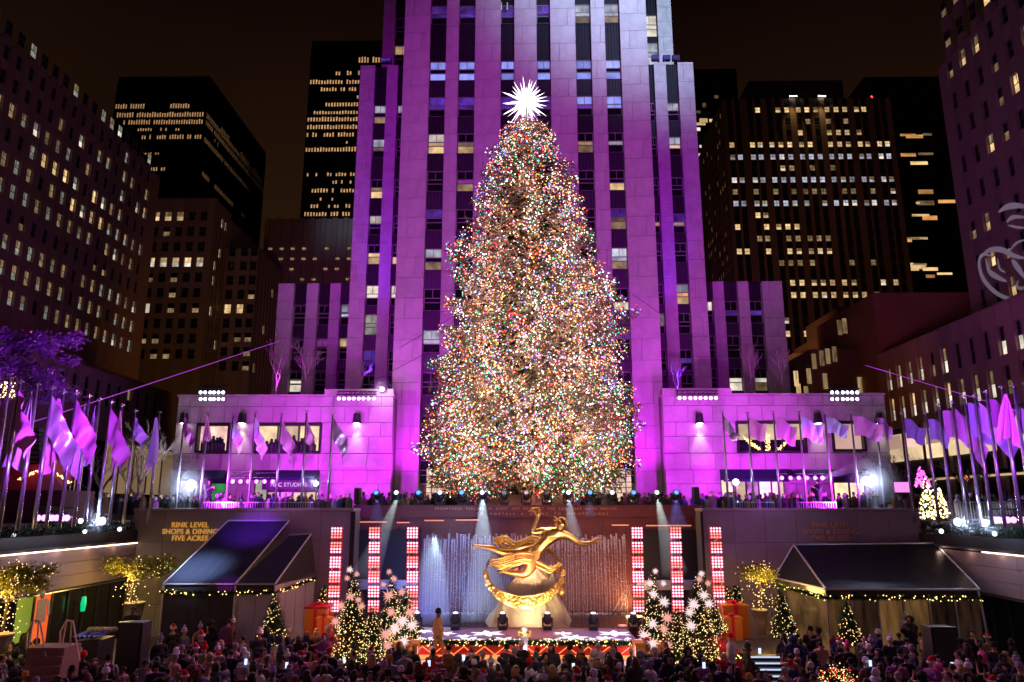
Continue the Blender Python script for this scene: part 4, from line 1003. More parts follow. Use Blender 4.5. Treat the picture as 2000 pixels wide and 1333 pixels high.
bn = [('hip', None, ps(1036, 1085), (.34, .26)), ('waist', 'hip', ps(1052, 1070, -.1), (.27, .21)), ('chest', 'waist', ps(1072, 1052, -.2), (.40, .27)), ('collar', 'chest', ps(1084, 1042, -.22), (.30, .22)),
      ('neck', 'collar', ps(1091, 1035, -.28), .13), ('skull', 'neck', ps(1096, 1026, -.34), (.21, .24)), ('crown', 'skull', ps(1099, 1018, -.36), (.17, .18)),
      ('sl', 'collar', ps(1108, 1046, -.42), .17), ('el', 'sl', ps(1136, 1064, -.62), .12), ('wl', 'el', ps(1154, 1061, -.75), .085), ('pl', 'wl', ps(1163, 1056, -.8), (.09, .05)),
      ('f1', 'pl', ps(1173, 1051, -.84), .028), ('f2', 'pl', ps(1175, 1055, -.84), .028), ('f3', 'pl', ps(1173, 1058, -.8), .026), ('f4', 'pl', ps(1167, 1049, -.82), .028),
      ('sr', 'collar', ps(1064, 1036, -.05), .17), ('er', 'sr', ps(1039, 1041, .05), .12), ('wr', 'er', ps(1047, 1020, -.05), .085), ('pr', 'wr', ps(1052, 1009, -.1), (.10, .08)),
      ('g1', 'pr', ps(1047, 1002, -.1), .03), ('g2', 'pr', ps(1052, 1000, -.14), .03), ('g3', 'pr', ps(1057, 1002, -.1), .03),
      ('t1', 'hip', ps(1012, 1081, -.05), (.25, .22)), ('k1', 't1', ps(985, 1081, 0), .17), ('c1', 'k1', ps(962, 1072, .05), .15), ('a1', 'c1', ps(937, 1068, .1), .075), ('h1', 'a1', ps(926, 1066, .1), .075), ('o1', 'h1', ps(923, 1074, .05), .06),
      ('t2', 'hip', ps(1040, 1106, -.25), (.25, .22)), ('k2', 't2', ps(1024, 1124, -.4), .17), ('c2', 'k2', ps(1002, 1120, -.3), .15), ('a2', 'c2', ps(980, 1117, -.2), .075), ('h2', 'a2', ps(972, 1120, -.2), .07)]
bn = [(a, b, c, (tuple(v*1.42 for v in r) if isinstance(r, tuple) else r*1.32)) for a, b, c, r in bn]
pts, ed = chain(bn)
bd = skin('figure', pts, ed, 0, 1, .035); bd.materials.clear(); bd.materials.append(M['gilding'])
bo = bpy.data.objects.new('figure', bd); C.objects.link(bo); bo.parent = sta; bo.location = -org(sta)
# face: brow, nose, mouth, ear
fc = MB(); hc = ps(1097, 1026, -.34)
fc.ball(hc+V((.10, -.17, .0)), .045, 6, 5, (.8, 1, 1.3)); fc.ball(hc+V((.08, -.15, -.09)), .05, 8, 5, (1, .6, .4)); fc.ball(hc+V((.03, -.17, .05)), .035, 6, 4, (1.3, .6, .6)); fc.ball(hc+V((.15, -.13, .05)), .035, 6, 4, (1.3, .6, .6)); fc.ball(hc+V((-.14, -.08, 0)), .05, 6, 5, (.5, 1, 1.3))
fc.build('face', 'gilding', sta, True)
hr = MB(); rh = random.Random(9)
for i in range(110):
    z = rh.uniform(-.2, 1); t = rh.uniform(0, 6.28); q = math.sqrt(max(0, 1-z*z)); d = V((q*math.cos(t), q*math.sin(t), z))
    if d.y < -.35 and z < .35: continue
    hr.ball(hc+V((-.02, .0, .05))+V((d.x*.29, d.y*.29, d.z*.32)), rh.uniform(.045, .075), 6, 4)
for i in range(12): a = hc+V((-.15, .1, .12)); hr.spike(a, a+V((rh.uniform(-.42, -.1), .05, rh.uniform(.05, .42))), .05, 5)
hr.build('hair', 'gilding_rough', sta, True)
fl = MB(); pf = ps(1050, 1003, -.1)
for i in range(15):
    a = pf+V((rh.uniform(-.12, .12), rh.uniform(-.1, .1), 0)); b = a+V((rh.uniform(-.55, .12), 0, rh.uniform(.05, .32))); m_ = a.lerp(b, .5)+V((0, 0, .12)); fl.tube([a, m_, b], [.06, .05, .01], 6)
fl.build('flame', 'gilding_rough', sta, True)
# flowing drapery: folded ribbons behind the body
def ribbon(path, w, th, name='drapery', folds=3, mat='gilding'):
    mb = MB(); n = len(path)
    for f in range(folds):
        off = (f-(folds-1)/2)*w/folds*1.15
        pts = [p+V((0, -.05+.07*math.sin(f*2.1), off*(1 if i < n-1 else .6))) for i, p in enumerate(path)]
        out = []
        for i in range(n-1):
            p0, p1, p2, p3 = pts[max(i-1, 0)], pts[i], pts[i+1], pts[min(i+2, n-1)]
            for k in range(5): t = k/5; out.append(.5*((2*p1)+(p2-p0)*t+(2*p0-5*p1+4*p2-p3)*t*t+(3*p1-p0-3*p2+p3)*t**3))
        out.append(pts[-1]); mb.tube(out, [.78*th*(.5+.5*math.sin(math.pi*min(1, .15+i/len(out)))) for i in range(len(out))], 8)
    mb.build(name, mat, sta, True)
ribbon([ps(1060, 1060, .15), ps(1040, 1055, .25), ps(1022, 1062, .3), ps(1005, 1066, .3), ps(988, 1054, .3), ps(970, 1054, .3)], .38, .10, folds=4)
ribbon([ps(1052, 1066, .1), ps(1030, 1062, .2), ps(1012, 1070, .2), ps(995, 1074, .2), ps(978, 1066, .2), ps(975, 1052, .2)], .26, .07, folds=4)
ribbon([ps(1042, 1092, -.35), ps(1020, 1090, -.4), ps(996, 1096, -.3), ps(974, 1102, -.2), ps(955, 1097, -.1)], .52, .075, folds=6)
ribbon([ps(1020, 1096, -.3), ps(1000, 1102, -.25), ps(985, 1109, -.2), ps(966, 1104, -.1)], .3, .06, folds=4)
ribbon([ps(1012, 1112, -.2), ps(1000, 1118, -.2), ps(984, 1112, -.1), ps(960, 1088, 0)], .2, .07, folds=2)
ribbon([ps(1046, 1100, -.3), ps(1062, 1108, -.3), ps(1074, 1114, -.3), ps(1086, 1108, -.3)], .3, .11, folds=3)
cu_ = MB()
for i in range(40): t = rh.uniform(0, 6.28); cu_.ball(ps(975, 1056, .25)+V((math.cos(t)*rh.uniform(.1, .28), -.1, math.sin(t)*.17)), rh.uniform(.04, .07), 6, 4)
cu_.build('drapery_curl', 'gilding_rough', sta, True)
# zodiac ring: tilted band, swelling at the bottom
ring = MB(); N = 72; cxr, cyr = 1024, 1117
for i in range(N):
    t = 2*math.pi*i/N
    def rp_(t):
        x = cxr+76*math.cos(t)*(1.0); y = cyr-60*math.sin(t)+(6 if math.sin(t) > 0 else 0); w = 4.6+8*max(0, -math.sin(t))**1.1; dy = -.15+1.35*math.sin(t)
        return x, y, w, dy
    if 62 < math.degrees(t) < 150: continue   # passes behind the figure
    x, y, w, dy = rp_(t); x2, y2, w2, dy2 = rp_(t+2*math.pi/N)
    a0, a1 = ps(x, y-w, dy), ps(x, y+w, dy); b0, b1 = ps(x2, y2-w2, dy2), ps(x2, y2+w2, dy2)
    ring.slab([a0, a1, b1, b0], (0, .28, 0))
ring.build('ring', 'gilding', sta)
rel = MB()
for i in range(150):
    t = rh.uniform(math.pi*.98, 2.05*math.pi); x, y, w, dy = rp_(t); rel.ball(ps(x+rh.uniform(-2, 2), y+rh.uniform(-.7, .7)*w, dy-.04), rh.uniform(.05, .12), 7, 5, (1.2, .5, 1))
rel.ball(ps(1097, 1157, -.3), .22, 10, 7); rel.ball(ps(1090, 1150, -.3), .17, 10, 7)
rel.build('zodiac_relief', 'gilding_rough', sta, True)
cb = MB()   # small crouching relief inside the ring at right
for x, y, r in ((1076, 1112, .2), (1086, 1109, .17), (1092, 1104, .14), (1080, 1118, .13), (1068, 1109, .13), (1088, 1117, .11)): cb.ball(ps(x, y, .25), r, 9, 6)
cb.build('ring_ornament', 'gilding_rough', sta, True)
# mountain plinth
pl = thing('statue_plinth', 'pale faceted mountain-shaped plinth under the golden statue', 'plinth', (at(1030, 1200, YS).x, YS, -6.1))
mt = MB(); top = [ (1042, 1092, .3), (1064, 1104, .25), (1022, 1128, -.2)]
r1 = [ps(985, 1160, -.3), ps(1012, 1160, -.5), ps(1050, 1158, -.5), ps(1085, 1150, -.2), ps(1085, 1150, .9), ps(1040, 1145, 1.1), ps(1000, 1150, .8)]
rt_ = [ps(1018, 1112, -.1), ps(1030, 1110, -.3), ps(1045, 1104, -.3), ps(1056, 1100, 0), ps(1056, 1100, .4), ps(1045, 1098, .5), ps(1030, 1104, .5)]
base = [ps(955, 1214, -1.6), ps(1000, 1222, -2.0), ps(1060, 1222, -2.0), ps(1108, 1210, -1.2), ps(1118, 1200, 1.2), ps(1040, 1195, 1.8), ps(945, 1200, 1.2)]
base = [V((p.x, p.y, -6.05)) for p in base]
L = [rt_, r1, base]
for A_, B_ in zip(L, L[1:]):
    for i in range(7): j = (i+1) % 7; mt.poly(A_[i], B_[i], B_[j]); mt.poly(A_[i], B_[j], A_[j])
mt.poly(*rt_); mt.poly(*reversed(base))
mo = mt.build('mountain', 'plinth_stone', pl)
def craggy(o, cuts=4, amp=.13):
    import bmesh
    from mathutils import noise
    b = bmesh.new(); b.from_mesh(o.data); bmesh.ops.remove_doubles(b, verts=b.verts, dist=.01); bmesh.ops.triangulate(b, faces=b.faces); bmesh.ops.subdivide_edges(b, edges=b.edges, cuts=cuts, use_grid_fill=True)
    b.normal_update()
    for v in b.verts:
        k = noise.noise(v.co*1.3)*amp*1.6+noise.noise(v.co*3.7)*amp*.6; v.co += v.normal*k
    b.to_mesh(o.data); b.free()
craggy(mo)
a = ps(1078, 1118, -.1); mt2 = MB(); q = [ps(1058, 1165, -.6), ps(1094, 1158, -.4), ps(1094, 1158, .5), ps(1058, 1165, .5)]
for i in range(4): mt2.poly(a, q[i], q[(i+1) % 4])
mt2.poly(*reversed(q)); mt2.build('mountain_peak', 'plinth_stone', pl)
spot('statue_light', (-2.6, 36.9, -5.4), (at(1030, 1100, YS)), 620, (1, .70, .40), 60, 1, .12); spot('statue_light', (2.6, 36.9, -5.4), (at(1050, 1100, YS)), 620, (1, .70, .38), 60, 1, .12)
spot('statue_key', (4, 30, 1.2), at(1075, 1050, YS), 3000, (1, .82, .58), 16, 1, .15); spot('statue_rim', (1.9, 45, .4), at(1090, 1040, YS), 500, (1, .85, .15), 60, 1, .1); spot('statue_key', (-6, 31, -2), at(1000, 1090, YS), 1400, (1, .55, .2), 20, 1, .15)
spot('plinth_light', (0.4, 37.2, -5.6), at(1030, 1170, YS-1), 900, (1, .80, .52), 80, 1, .2)
# ================================================================ STAGE
ZS = -5.72; Ya = 33.6; Yb = 37.5
xl, xr = at(806, 1262, Ya).x, at(1250, 1262, Ya).x
sg = thing('stage', 'low show stage with glowing violet floor, white snowflake shapes and red zigzag front', 'stage', (0, 35.5, FZ))
ubox('deck', sg, xl, Ya, FZ, xr, Yb-.003, ZS, 'stage_floor')
pbr('stage_floor', (.42, .36, .48), .22, var=.25, vscale=.8, spec=.6)
ubox('riser', sg, xl, Ya-.1, -6.25, xr, Ya-.003, ZS-.05, 'red_cloth'); pbr('red_cloth', (.62, .03, .025), .7, var=.2)
zz_ = MB(); n = 22
for i in range(n):
    x0 = xl+(xr-xl)*i/n; x1 = xl+(xr-xl)*(i+1)/n; za, zb = (-6.14, ZS-.1) if i % 2 == 0 else (ZS-.1, -6.14); zz_.bar((x0, Ya-.14, za), (x1, Ya-.14, zb), .035, .035, (0, 1, 0))
zz_.build('zigzag_light', 'orange_tube', sg); ubox('light_band', sg, xl, Ya-.2, -6.32, xr, Ya-.11, -6.16, 'orange_tube'); glow('orange_tube', (1, .36, .10), 1.0)
ubox('front_step', sg, xl-.3, Ya-1.3, FZ, xr+.3, Ya-.21, -6.34, 'snow_white'); pbr('snow_white', (.8, .8, .85), .6, bump=.3, bscale=6)
# projected snowflake light drawn as flat glowing shapes on the deck
def flake(cx_, cy_, r, rot):
    mb = MB(); z = ZS+.01
    for k in range(6):
        a = rot+k*math.pi/3; d = V((math.cos(a), math.sin(a), 0)); s_ = V((-d.y, d.x, 0)); c0 = V((cx_, cy_, z))
        mb.slab([c0+s_*.05*r, c0+d*r*.55+s_*.2*r, c0+d*r, c0+d*r*.55-s_*.2*r, c0-s_*.05*r], (0, 0, .004))
    return mb.build('snowflake', 'flake_white', sg)
glow('flake_white', (.93, .90, 1), 1.15); rf = random.Random(8)
for i, (px, py, r) in enumerate(((835, 1250, .8), (868, 1238, .6), (916, 1250, .75), (952, 1238, .85), (985, 1250, .7), (905, 1243, .4), (1080, 1252, .7), (1120, 1246, .75), (1160, 1252, .75), (1200, 1238, .85), (1228, 1252, .8), (1100, 1238, .5), (1180, 1247, .5), (826, 1234, .5))):
    p = atZ(px, py, ZS); flake(p.x, p.y, r, rf.uniform(0, 1))
spot('stage_blue', (-6, 34, 0), (-4.3, 35.6, ZS), 1300, (.20, .18, 1), 62, 1, .2); spot('stage_red', (.3, 34, -.5), (.3, 36.3, ZS), 900, (1, .08, .16), 45, 1, .2); spot('stage_violet', (6.5, 34, 0), (4.6, 35.8, ZS), 1200, (.50, .16, 1), 62, 1, .2)
for x in (-4.5, 0, 4.5): lamp('apron_light', (x, Ya-.6, -5.9), 22, (1, .8, .85), r=.3)
# garland on the stage lip
def garland(path, r, n, lab, cat='garland', bulb='bulb_gold', nb=60, seed=1, par=None, br=.022):
    rg = random.Random(seed); mb = MB(); bb = MB()
    seg = [(path[i], path[i+1], (path[i+1]-path[i]).length) for i in range(len(path)-1)]; tot = sum(s[2] for s in seg)
    def pt(t):
        t *= tot
        for a, b, l in seg:
            if t <= l: return a.lerp(b, t/l)
            t -= l
        return path[-1]
    for i in range(n):
        p = pt(rg.random()); d = V((rg.uniform(-1, 1), rg.uniform(-1, 1), rg.uniform(-1, 1))).normalized(); x = d.cross(V((.3, .5, .7))).normalized()*r*.16
        mb.poly(p-x, p+x, p+d*r*rg.uniform(.7, 1.5))
    for i in range(nb):
        p = pt(rg.random()); d = V((rg.uniform(-1, 1), rg.uniform(-1, .2), rg.uniform(-1, 1))).normalized(); bb.octa(p+d*r*.9, br*rg.uniform(.8, 1.3))
    if par is None:
        g = thing('garland', lab, cat, path[0]); 
    else: g = par
    mb.build('garland_foliage' if par else 'foliage', 'garland_green', g, kind='stuff' if par else None); bb.build('light_bulb', bulb, g, kind='stuff'); return g
pbr('garland_green', (.03, .09, .03), .7, var=.4, vscale=8)
garland([V((xl, Ya-.05, ZS+.04)), V((xr, Ya-.05, ZS+.04))], .17, 5200, 'green fir garland with tiny gold lights along the front lip of the stage', nb=170, seed=4)
# crystal pillar with gold crown
pd = thing('button_podium', 'clear crystal pillar with gold wreath and glass dome, centre front of the stage', 'podium', at(1024, 1270, 33.2))
px_, pz0 = at(1024, 1270, 33.2).x, -6.34
MB().lathe([(.20, 0), (.20, .1), (.15, .14), (.15, .95), (.22, 1.02)], (px_, 33.2, pz0), 12).build('pillar', 'crystal', pd); pbr('crystal', (.75, .75, .82), .15, spec=.8, alpha=.85)
gw = MB()
for i in range(60): t = rf.uniform(0, 6.28); gw.ball((px_+math.cos(t)*.27, 33.2+math.sin(t)*.27, pz0+1.08+rf.uniform(-.07, .07)), rf.uniform(.03, .06), 6, 4)
gw.build('gold_wreath', 'gilding_rough', pd); MB().ball((px_, 33.2, pz0+1.22), .17, 12, 8).build('glass_dome', 'crystal', pd)
lamp('podium_glow', (px_, 32.7, pz0+1.3), 14, (1, .8, .5), r=.1)
# ---------------------------------------------------------------- moving head lights
def head_proto(lensmat, up=True):
    t = thing('moving_head_light', '-', 'stage light', (0, 0, 0))
    MB().box(-.2, -.17, 0, .2, .17, .14).build('base', 'black_metal', t)
    yk = MB().box(-.24, -.06, .1, -.18, .06, .52).box(.18, -.06, .1, .24, .06, .52).box(-.24, -.06, .10, .24, .06, .15); yk.build('yoke', 'black_metal', t)
    ax = Matrix.Rotation(R(62), 3, 'X')
    hd = MB().lathe([(.12, -.26), (.17, -.2), (.18, .1), (.15, .24)], (0, 0, .46), 12, ax); h = hd.build('lamp_head', 'dark_metal', t, True)
    MB().lathe([(.10, .245), (.10, .255)], (0, 0, .46), 12, ax).build('lens', lensmat, h); return t
glow('lens_white', (.85, .95, 1), 2.2); glow('lens_blue', (.10, .38, 1), 1.6); glow('lens_off', (.2, .25, .3), .3); glow('lens_violet', (.85, .45, 1), 5); glow('lens_amber', (1, .8, .5), 3)
row = [(736, 'b'), (775, 'w'), (818, 'b'), (860, 'w'), (902, 'b'), (942, 'w'), (985, 'o'), (1028, 'o'), (1068, 'o'), (1110, 'w'), (1152, 'b'), (1195, 'w'), (1237, 'b'), (1282, 'w'), (1320, 'b')]
protos = {}
for i, (px, k) in enumerate(row):
    if k not in protos: protos[k] = head_proto({'b': 'lens_blue', 'w': 'lens_white', 'o': 'lens_off'}[k]); o = protos[k]
    else: o = copy_tree(protos[k])
    p = at(px, 984, 46.2); o.location = (p.x, 46.15, .02); o.scale = (1.35,)*3
    o['label'] = '%s moving head lamp on the fountain wall top, %s from left' % ({'b': 'blue', 'w': 'white', 'o': 'unlit'}[k], ORDW[i]); o['group'] = 'moving head lamps along the wall top'
up = None
for i, px in enumerate((890, 982, 1069, 1158, 815, 1236)):
    if up is None:
        up = thing('moving_head_light', '-', 'stage light'); MB().box(-.2, -.17, 0, .2, .17, .16).build('base', 'black_metal', up)
        MB().box(-.25, -.06, .12, -.18, .06, .55).box(.18, -.06, .12, .25, .06, .55).build('yoke', 'black_metal', up)
        h = MB().lathe([(.13, -.24), (.18, -.15), (.18, .1), (.14, .26)], (0, 0, .5), 12, Matrix.Rotation(R(10), 3, 'X')).build('lamp_head', 'dark_metal', up, True)
        MB().lathe([(.12, .265), (.12, .275)], (0, 0, .5), 12, Matrix.Rotation(R(14), 3, 'X')).build('lens', 'lens_white', h); o = up
    else: o = copy_tree(up)
    p = atZ(px, 1229, ZS); o.location = (p.x, 37.2, ZS+.002)
    o['label'] = 'black moving head lamp on the stage floor, ' + ('left of the statue plinth', 'in front of the plinth at left', 'in front of the plinth at right', 'right of the statue plinth', 'at the far left edge of the stage', 'at the far right edge of the stage')[i]; o['group'] = 'moving head lamps on the stage floor'
    if i < 4: spot('uplight_beam', (p.x, 37.1, ZS+.85), (p.x, 38.6, ZS+5), 60, (.85, .9, 1), 18, 1, .1)
# ---------------------------------------------------------------- light beams shaped as cones of thin smoke, each with its lamp
def beam(a, b, r0, r1, dens, col, power, lab, cone):
    d = (V(b)-V(a)); L_ = d.length; q = V((0, 0, 1)).rotation_difference(d.normalized()).to_matrix()
    nm = 'smoke_%d' % len(MATS); m = bpy.data.materials.new(nm); m.use_nodes = True; MATS[nm] = m; n = m.node_tree; n.nodes.clear()
    o_ = n.nodes.new('ShaderNodeOutputMaterial'); vs = n.nodes.new('ShaderNodeVolumePrincipled'); vs.inputs['Density'].default_value = dens; vs.inputs['Color'].default_value = (.9, .9, .95, 1); vs.inputs['Anisotropy'].default_value = .2
    n.links.new(vs.outputs[0], o_.inputs[1])
    o = MB().lathe([(r0, .02), (r0+(r1-r0)*.5, L_*.5), (r1, L_)], a, 20, q).build('smoke_plume', nm); tag(o, lab, 'light beam', 'stuff')
    spot('beam_lamp', V(a)-d.normalized()*.5, b, power*1.1, col, cone, .5, .05)
IC = (.62, .85, 1.0)
beam(at(942, 976, 45.2), at(948, 1215, 41.2), .12, 1.35, .16, IC, 2900, 'wide pale blue smoky beam left of the statue', 24)
beam(at(1110, 976, 45.2), at(1122, 1052, 43.9), .10, .50, .20, IC, 800, 'short white smoky beam right of the statue head', 26)
beam(at(1284, 976, 45.2), at(1318, 1120, 42.6), .10, .75, .20, (.8, .95, .85), 1300, 'white smoky beam between the right light towers', 24)
beam(at(775, 976, 45.2), at(712, 1130, 42.6), .10, .85, .16, (.75, .95, .9), 1100, 'grey smoky beam slanting between the left light towers', 25)
beam(at(848, 1052, 45.0), at(838, 1225, 40.5), .55, 1.2, .14, (.5, .75, 1.0), 1800, 'broad blue smoky glow at the left edge of the fountain', 40)
beam(at(736, 976, 45.3), at(736, 1020, 44.9), .10, .5, .12, (.1, .2, 1), 260, 'short blue glow under the first wall lamp', 50)
beam(at(1320, 976, 45.3), at(1322, 1030, 44.9), .10, .7, .12, (.1, .2, 1), 380, 'short blue glow under the last wall lamp', 60)
beam(at(1152, 976, 45.3), at(1152, 1008, 44.9), .10, .35, .12, (.1, .3, 1), 200, 'short blue glow under the lamp right of the statue', 50)
beam(at(1606, 934, 49.2), at(1697, 905, 49.6), .10, .45, .5, (.75, .25, 1), 900, 'violet beam sweeping right from the hanging lamps by the right shops', 26)
# ---------------------------------------------------------------- LED light towers
glow('led_white', (1, .66, .86), 1.7); glow('led_red', (1, .30, .26), 1.7); glow('led_pink', (1, .45, .6), 3.0); pbr('led_body', (.35, .01, .02), .5)
m = M['led_body']; bb_ = m.node_tree.nodes['Principled BSDF']; bb_.inputs['Emission Color'].default_value = (1, .02, .09, 1); bb_.inputs['Emission Strength'].default_value = .22; m.cycles.emission_sampling = 'NONE'
def led_tower(px0, px1, ytop, n, i, side, Y=38.5):
    a = at(px0, ytop, Y); b = at(px1, ytop+178, Y); t = thing('led_light_tower', '%s of the three %s towers of pink and red lamp panels' % (('outermost', 'middle', 'innermost')[i], side), 'light tower', (b.x, Y, FZ), 'towers of square lamp panels flanking the statue')
    tb = MB(); x, y, z = a.x, Y+.12, a.z
    for s1 in (-.2, .2): tb.tube([(b.x+s1, y, FZ+.01), (a.x+s1, y, a.z)], .025, 6)
    for k in range(24): zz0 = FZ+(a.z-FZ)*k/24; zz1 = FZ+(a.z-FZ)*(k+1)/24; f0, f1 = b.x+(a.x-b.x)*k/24, b.x+(a.x-b.x)*(k+1)/24; tb.tube([(f0-.2, y, zz0), (f1+.2, y, zz1)], .014, 4)
    tb.build('truss', 'steel', t)
    for k in range(n):
        zc = at(px0, ytop+11+k*28.6, Y).z; xc = at(px0+(px1-px0)*k/5, ytop+11+k*28.6, Y).x; w = .29
        pn = MB().box(xc-w, Y-.08, zc-w, xc+w, Y+.09, zc+w).build('lamp_panel', 'led_body', t)
        for r_ in range(4):
            lm = MB(); 
            for c_ in range(4): lm.lathe([(.056, 0), (.045, .03)], (xc-w+.075+c_*.1435, Y-.09, zc+w-.075-r_*.1435), 8, Matrix.Rotation(R(90), 3, 'X'))
            top = (k+i) % 3; mt_ = ('led_white' if (r_ < 2) == (top != 1) else 'led_red') if top != 2 else ('led_white' if r_ in (0, 3) else 'led_pink')
            lm.build('lamp_row', mt_, pn)
    lamp('led_glow', (a.x, Y-.8, a.z-2.2), 60, (1, .25, .42), r=.6)
for i, (a, b) in enumerate(((658, 652), (732, 730), (806, 806))): led_tower(a, b, 1030, 6, i, 'left')
for i, (a, b) in enumerate(((1397, 1405), (1319, 1324), (1244, 1247))): led_tower(a, b, 1030, 6, i, 'right')
# ================================================================ FLAGS
rfg = random.Random(15)
pbr('flag_pink', (.80, .28, .70), .38, 0, bump=.6, bscale=3, spec=.8); pbr('flag_lilac', (.66, .55, .90), .38, 0, bump=.5, bscale=3, spec=.8); pbr('flag_silver', (.72, .66, .80), .22, .6, bump=.8, bscale=3); pbr('pole_metal', (.36, .32, .42), .25, .7)
def flag_mesh(kind, seed, mat):
    """cloth hung from the pole at x=0: 'drop' gathers to a point at the top and falls; 'wave' flies sideways; 'fall' trails down at an angle"""
    rg = random.Random(seed); nu, nv = 14, 12; mb = MB(); G = []
    for j in range(nv+1):
        v = j/nv; row = []
        for i in range(nu+1):
            u = i/nu; f = 1.1*math.sin(u*9+seed)+.6*math.sin(u*17+v*5+seed*2)
            if kind == 'drop':      # hangs, widening downwards
                w = .95*(v**.8)+.05; x = -.2*v+(u-.5)*w*1.05+.05*f*v; z = -2.55*v-.25*u*(v)*1.6+.18*math.sin(u*7+seed)*v; y = -.1-.16*math.sin(u*14+v*2+seed)*v-.1*u
            elif kind == 'wave':
                x = .08+u*1.55*(1-.12*v); z = -1.4*v*(1-.15*u)-.62*u*u-.25*u*math.sin(u*5+seed); y = -.12*f*u
            else:                   # fall: hoist edge on the pole, fly end sagging down to the side
                x = .06+u*(1.25-.4*v); z = -1.35*v*(1-.45*u)-1.85*u**1.15; y = -.13*f*(.3+u)
            row.append((x, y, z))
        G.append(row)
    for q in (0, .012):
        k = len(mb.v)
        for row in G: mb.v += [(x, y+q, z) for x, y, z in row]
        for j in range(nv):
            for i in range(nu):
                a = k+j*(nu+1)+i; f_ = (a, a+1, a+nu+2, a+nu+1); mb.face(f_ if q else tuple(reversed(f_)))
    return mb.mesh('flag', mat, smooth=True)
FM = {}
def flagpole(px, ytop, ybot, X=None, Y=None, kind='drop', mat='flag_pink', flip=1, label='', group='', zb=SZ, sc=1.0):
    t0 = at(px, ytop, Y)
    h = t0.z-zb; t = thing('flagpole', label, 'flagpole', (t0.x, Y, zb), group)
    MB().tube([(t0.x, Y, zb), (t0.x, Y, zb+h*.5), (t0.x, Y, t0.z-.12)], [.085, .075, .05], 8).build('pole', 'pole_metal', t, True)
    MB().lathe([(.02, -.14), (.035, -.05), (.13, -.04), (.13, 0), (.02, .02), (.03, .06), (.01, .1)], (t0.x, Y, t0.z), 10).build('finial', 'steel', t)
    key = (kind, mat, rfg.randint(0, 3))
    if key not in FM: FM[key] = flag_mesh(kind, key[2]*7+3, mat)
    f = inst('flag', FM[key], t, (t0.x, Y-.08, t0.z-.35), R(rfg.uniform(-35, 35)), ((rfg.choice((1, -1)) if kind == 'drop' else flip)*sc*(rfg.uniform(.5, 1.1) if kind == 'drop' else rfg.uniform(.75, 1.2)), 1, sc*rfg.uniform(.9, 1.1)))
# left row: recedes along the plaza edge
lf = [(-6, 748, 26, 'drop', 'flag_pink', 1.25), (20, 738, 27.5, 'drop', 'flag_pink', 1.1), (40, 745, 27, 'fall', 'flag_pink', 1.1), (74, 750, 28.5, 'drop', 'flag_lilac', 1.15), (103, 757, 30, 'fall', 'flag_silver', 1.1), (125, 765, 31.5, 'drop', 'flag_pink', 1.05), (150, 767, 32.5, 'fall', 'flag_pink', 1.1), (175, 773, 33.5, 'drop', 'flag_lilac', 1.1),
      (195, 780, 35, 'drop', 'flag_lilac', .95), (218, 785, 36, 'fall', 'flag_pink', 1.1), (239, 791, 37.5, 'drop', 'flag_pink', 1.0), (265, 802, 39, 'fall', 'flag_lilac', .75), (312, 805, 42, 'drop', 'flag_lilac', .9)]
for i, (px, y, Y, k, m_, s_) in enumerate(lf):
    flagpole(px, y, 0, Y=Y, kind=k, mat=m_, sc=s_, label='flagpole with %s flag, %s from the left in the left row' % ({'flag_pink': 'a magenta', 'flag_lilac': 'a lilac', 'flag_silver': 'a shiny pale'}[m_], ORDW[i]), group='flagpoles along the left side of the plaza')
bk = [(361, 805, 'fall', 'flag_pink', .8), (407, 802, 'drop', 'flag_pink', .65), (456, 809, 'fall', 'flag_lilac', .95), (499, 805, 'fall', 'flag_lilac', 1.0), (550, 808, 'fall', 'flag_pink', 1.1), (599, 803, 'fall', 'flag_pink', .95), (650, 807, 'fall', 'flag_silver', 1.0)]
for i, (px, y, k, m_, s_) in enumerate(bk):
    flagpole(px, y, 0, Y=47.6, kind=k, mat=m_, sc=s_, label='flagpole with %s flag before the left wing, %s from the left' % ({'flag_pink': 'a magenta', 'flag_lilac': 'a lilac', 'flag_silver': 'a pale shiny'}[m_], ORDW[i]), group='flagpoles in front of the left wing')
bk = [(1411, 802, 'fall', 'flag_silver', .8), (1460, 806, 'wave', 'flag_pink', .9), (1510, 804, 'wave', 'flag_pink', 1.05), (1560, 804, 'wave', 'flag_lilac', 1.15), (1610, 806, 'wave', 'flag_lilac', .85), (1661, 804, 'wave', 'flag_pink', 1.0), (1709, 806, 'wave', 'flag_pink', .8)]
for i, (px, y, k, m_, s_) in enumerate(bk):
    flagpole(px, y, 0, Y=47.6, kind=k, mat=m_, sc=s_*.92, label='flagpole with %s flag before the right wing, %s from the left' % ({'flag_pink': 'a magenta', 'flag_lilac': 'a lilac', 'flag_silver': 'a pale shiny'}[m_], ORDW[i]), group='flagpoles in front of the right wing')
rr_ = [(1762, 807, 43, 'wave', 'flag_lilac', .9), (1808, 807, 41, 'wave', 'flag_lilac', .75), (1833, 790, 39, 'wave', 'flag_pink', 1.1), (1859, 785, 37.5, 'fall', 'flag_pink', 1.1), (1883, 774, 36, 'wave', 'flag_lilac', 1.1), (1904, 772, 34.5, 'fall', 'flag_lilac', 1.0), (1926, 765, 33, 'wave', 'flag_pink', .9), (1956, 755, 31.5, 'drop', 'flag_pink', .7), (1979, 752, 30, 'fall', 'flag_lilac', 1.1), (2003, 748, 28.5, 'drop', 'flag_pink', 1.1)]
for i, (px, y, Y, k, m_, s_) in enumerate(rr_):
    flagpole(px, y, 0, Y=Y, kind=k, mat=m_, sc=s_, label='flagpole with %s flag in the right row, %s from the right wing' % ({'flag_pink': 'a magenta', 'flag_lilac': 'a lilac'}[m_], ORDW[i]), group='flagpoles along the right side of the plaza')
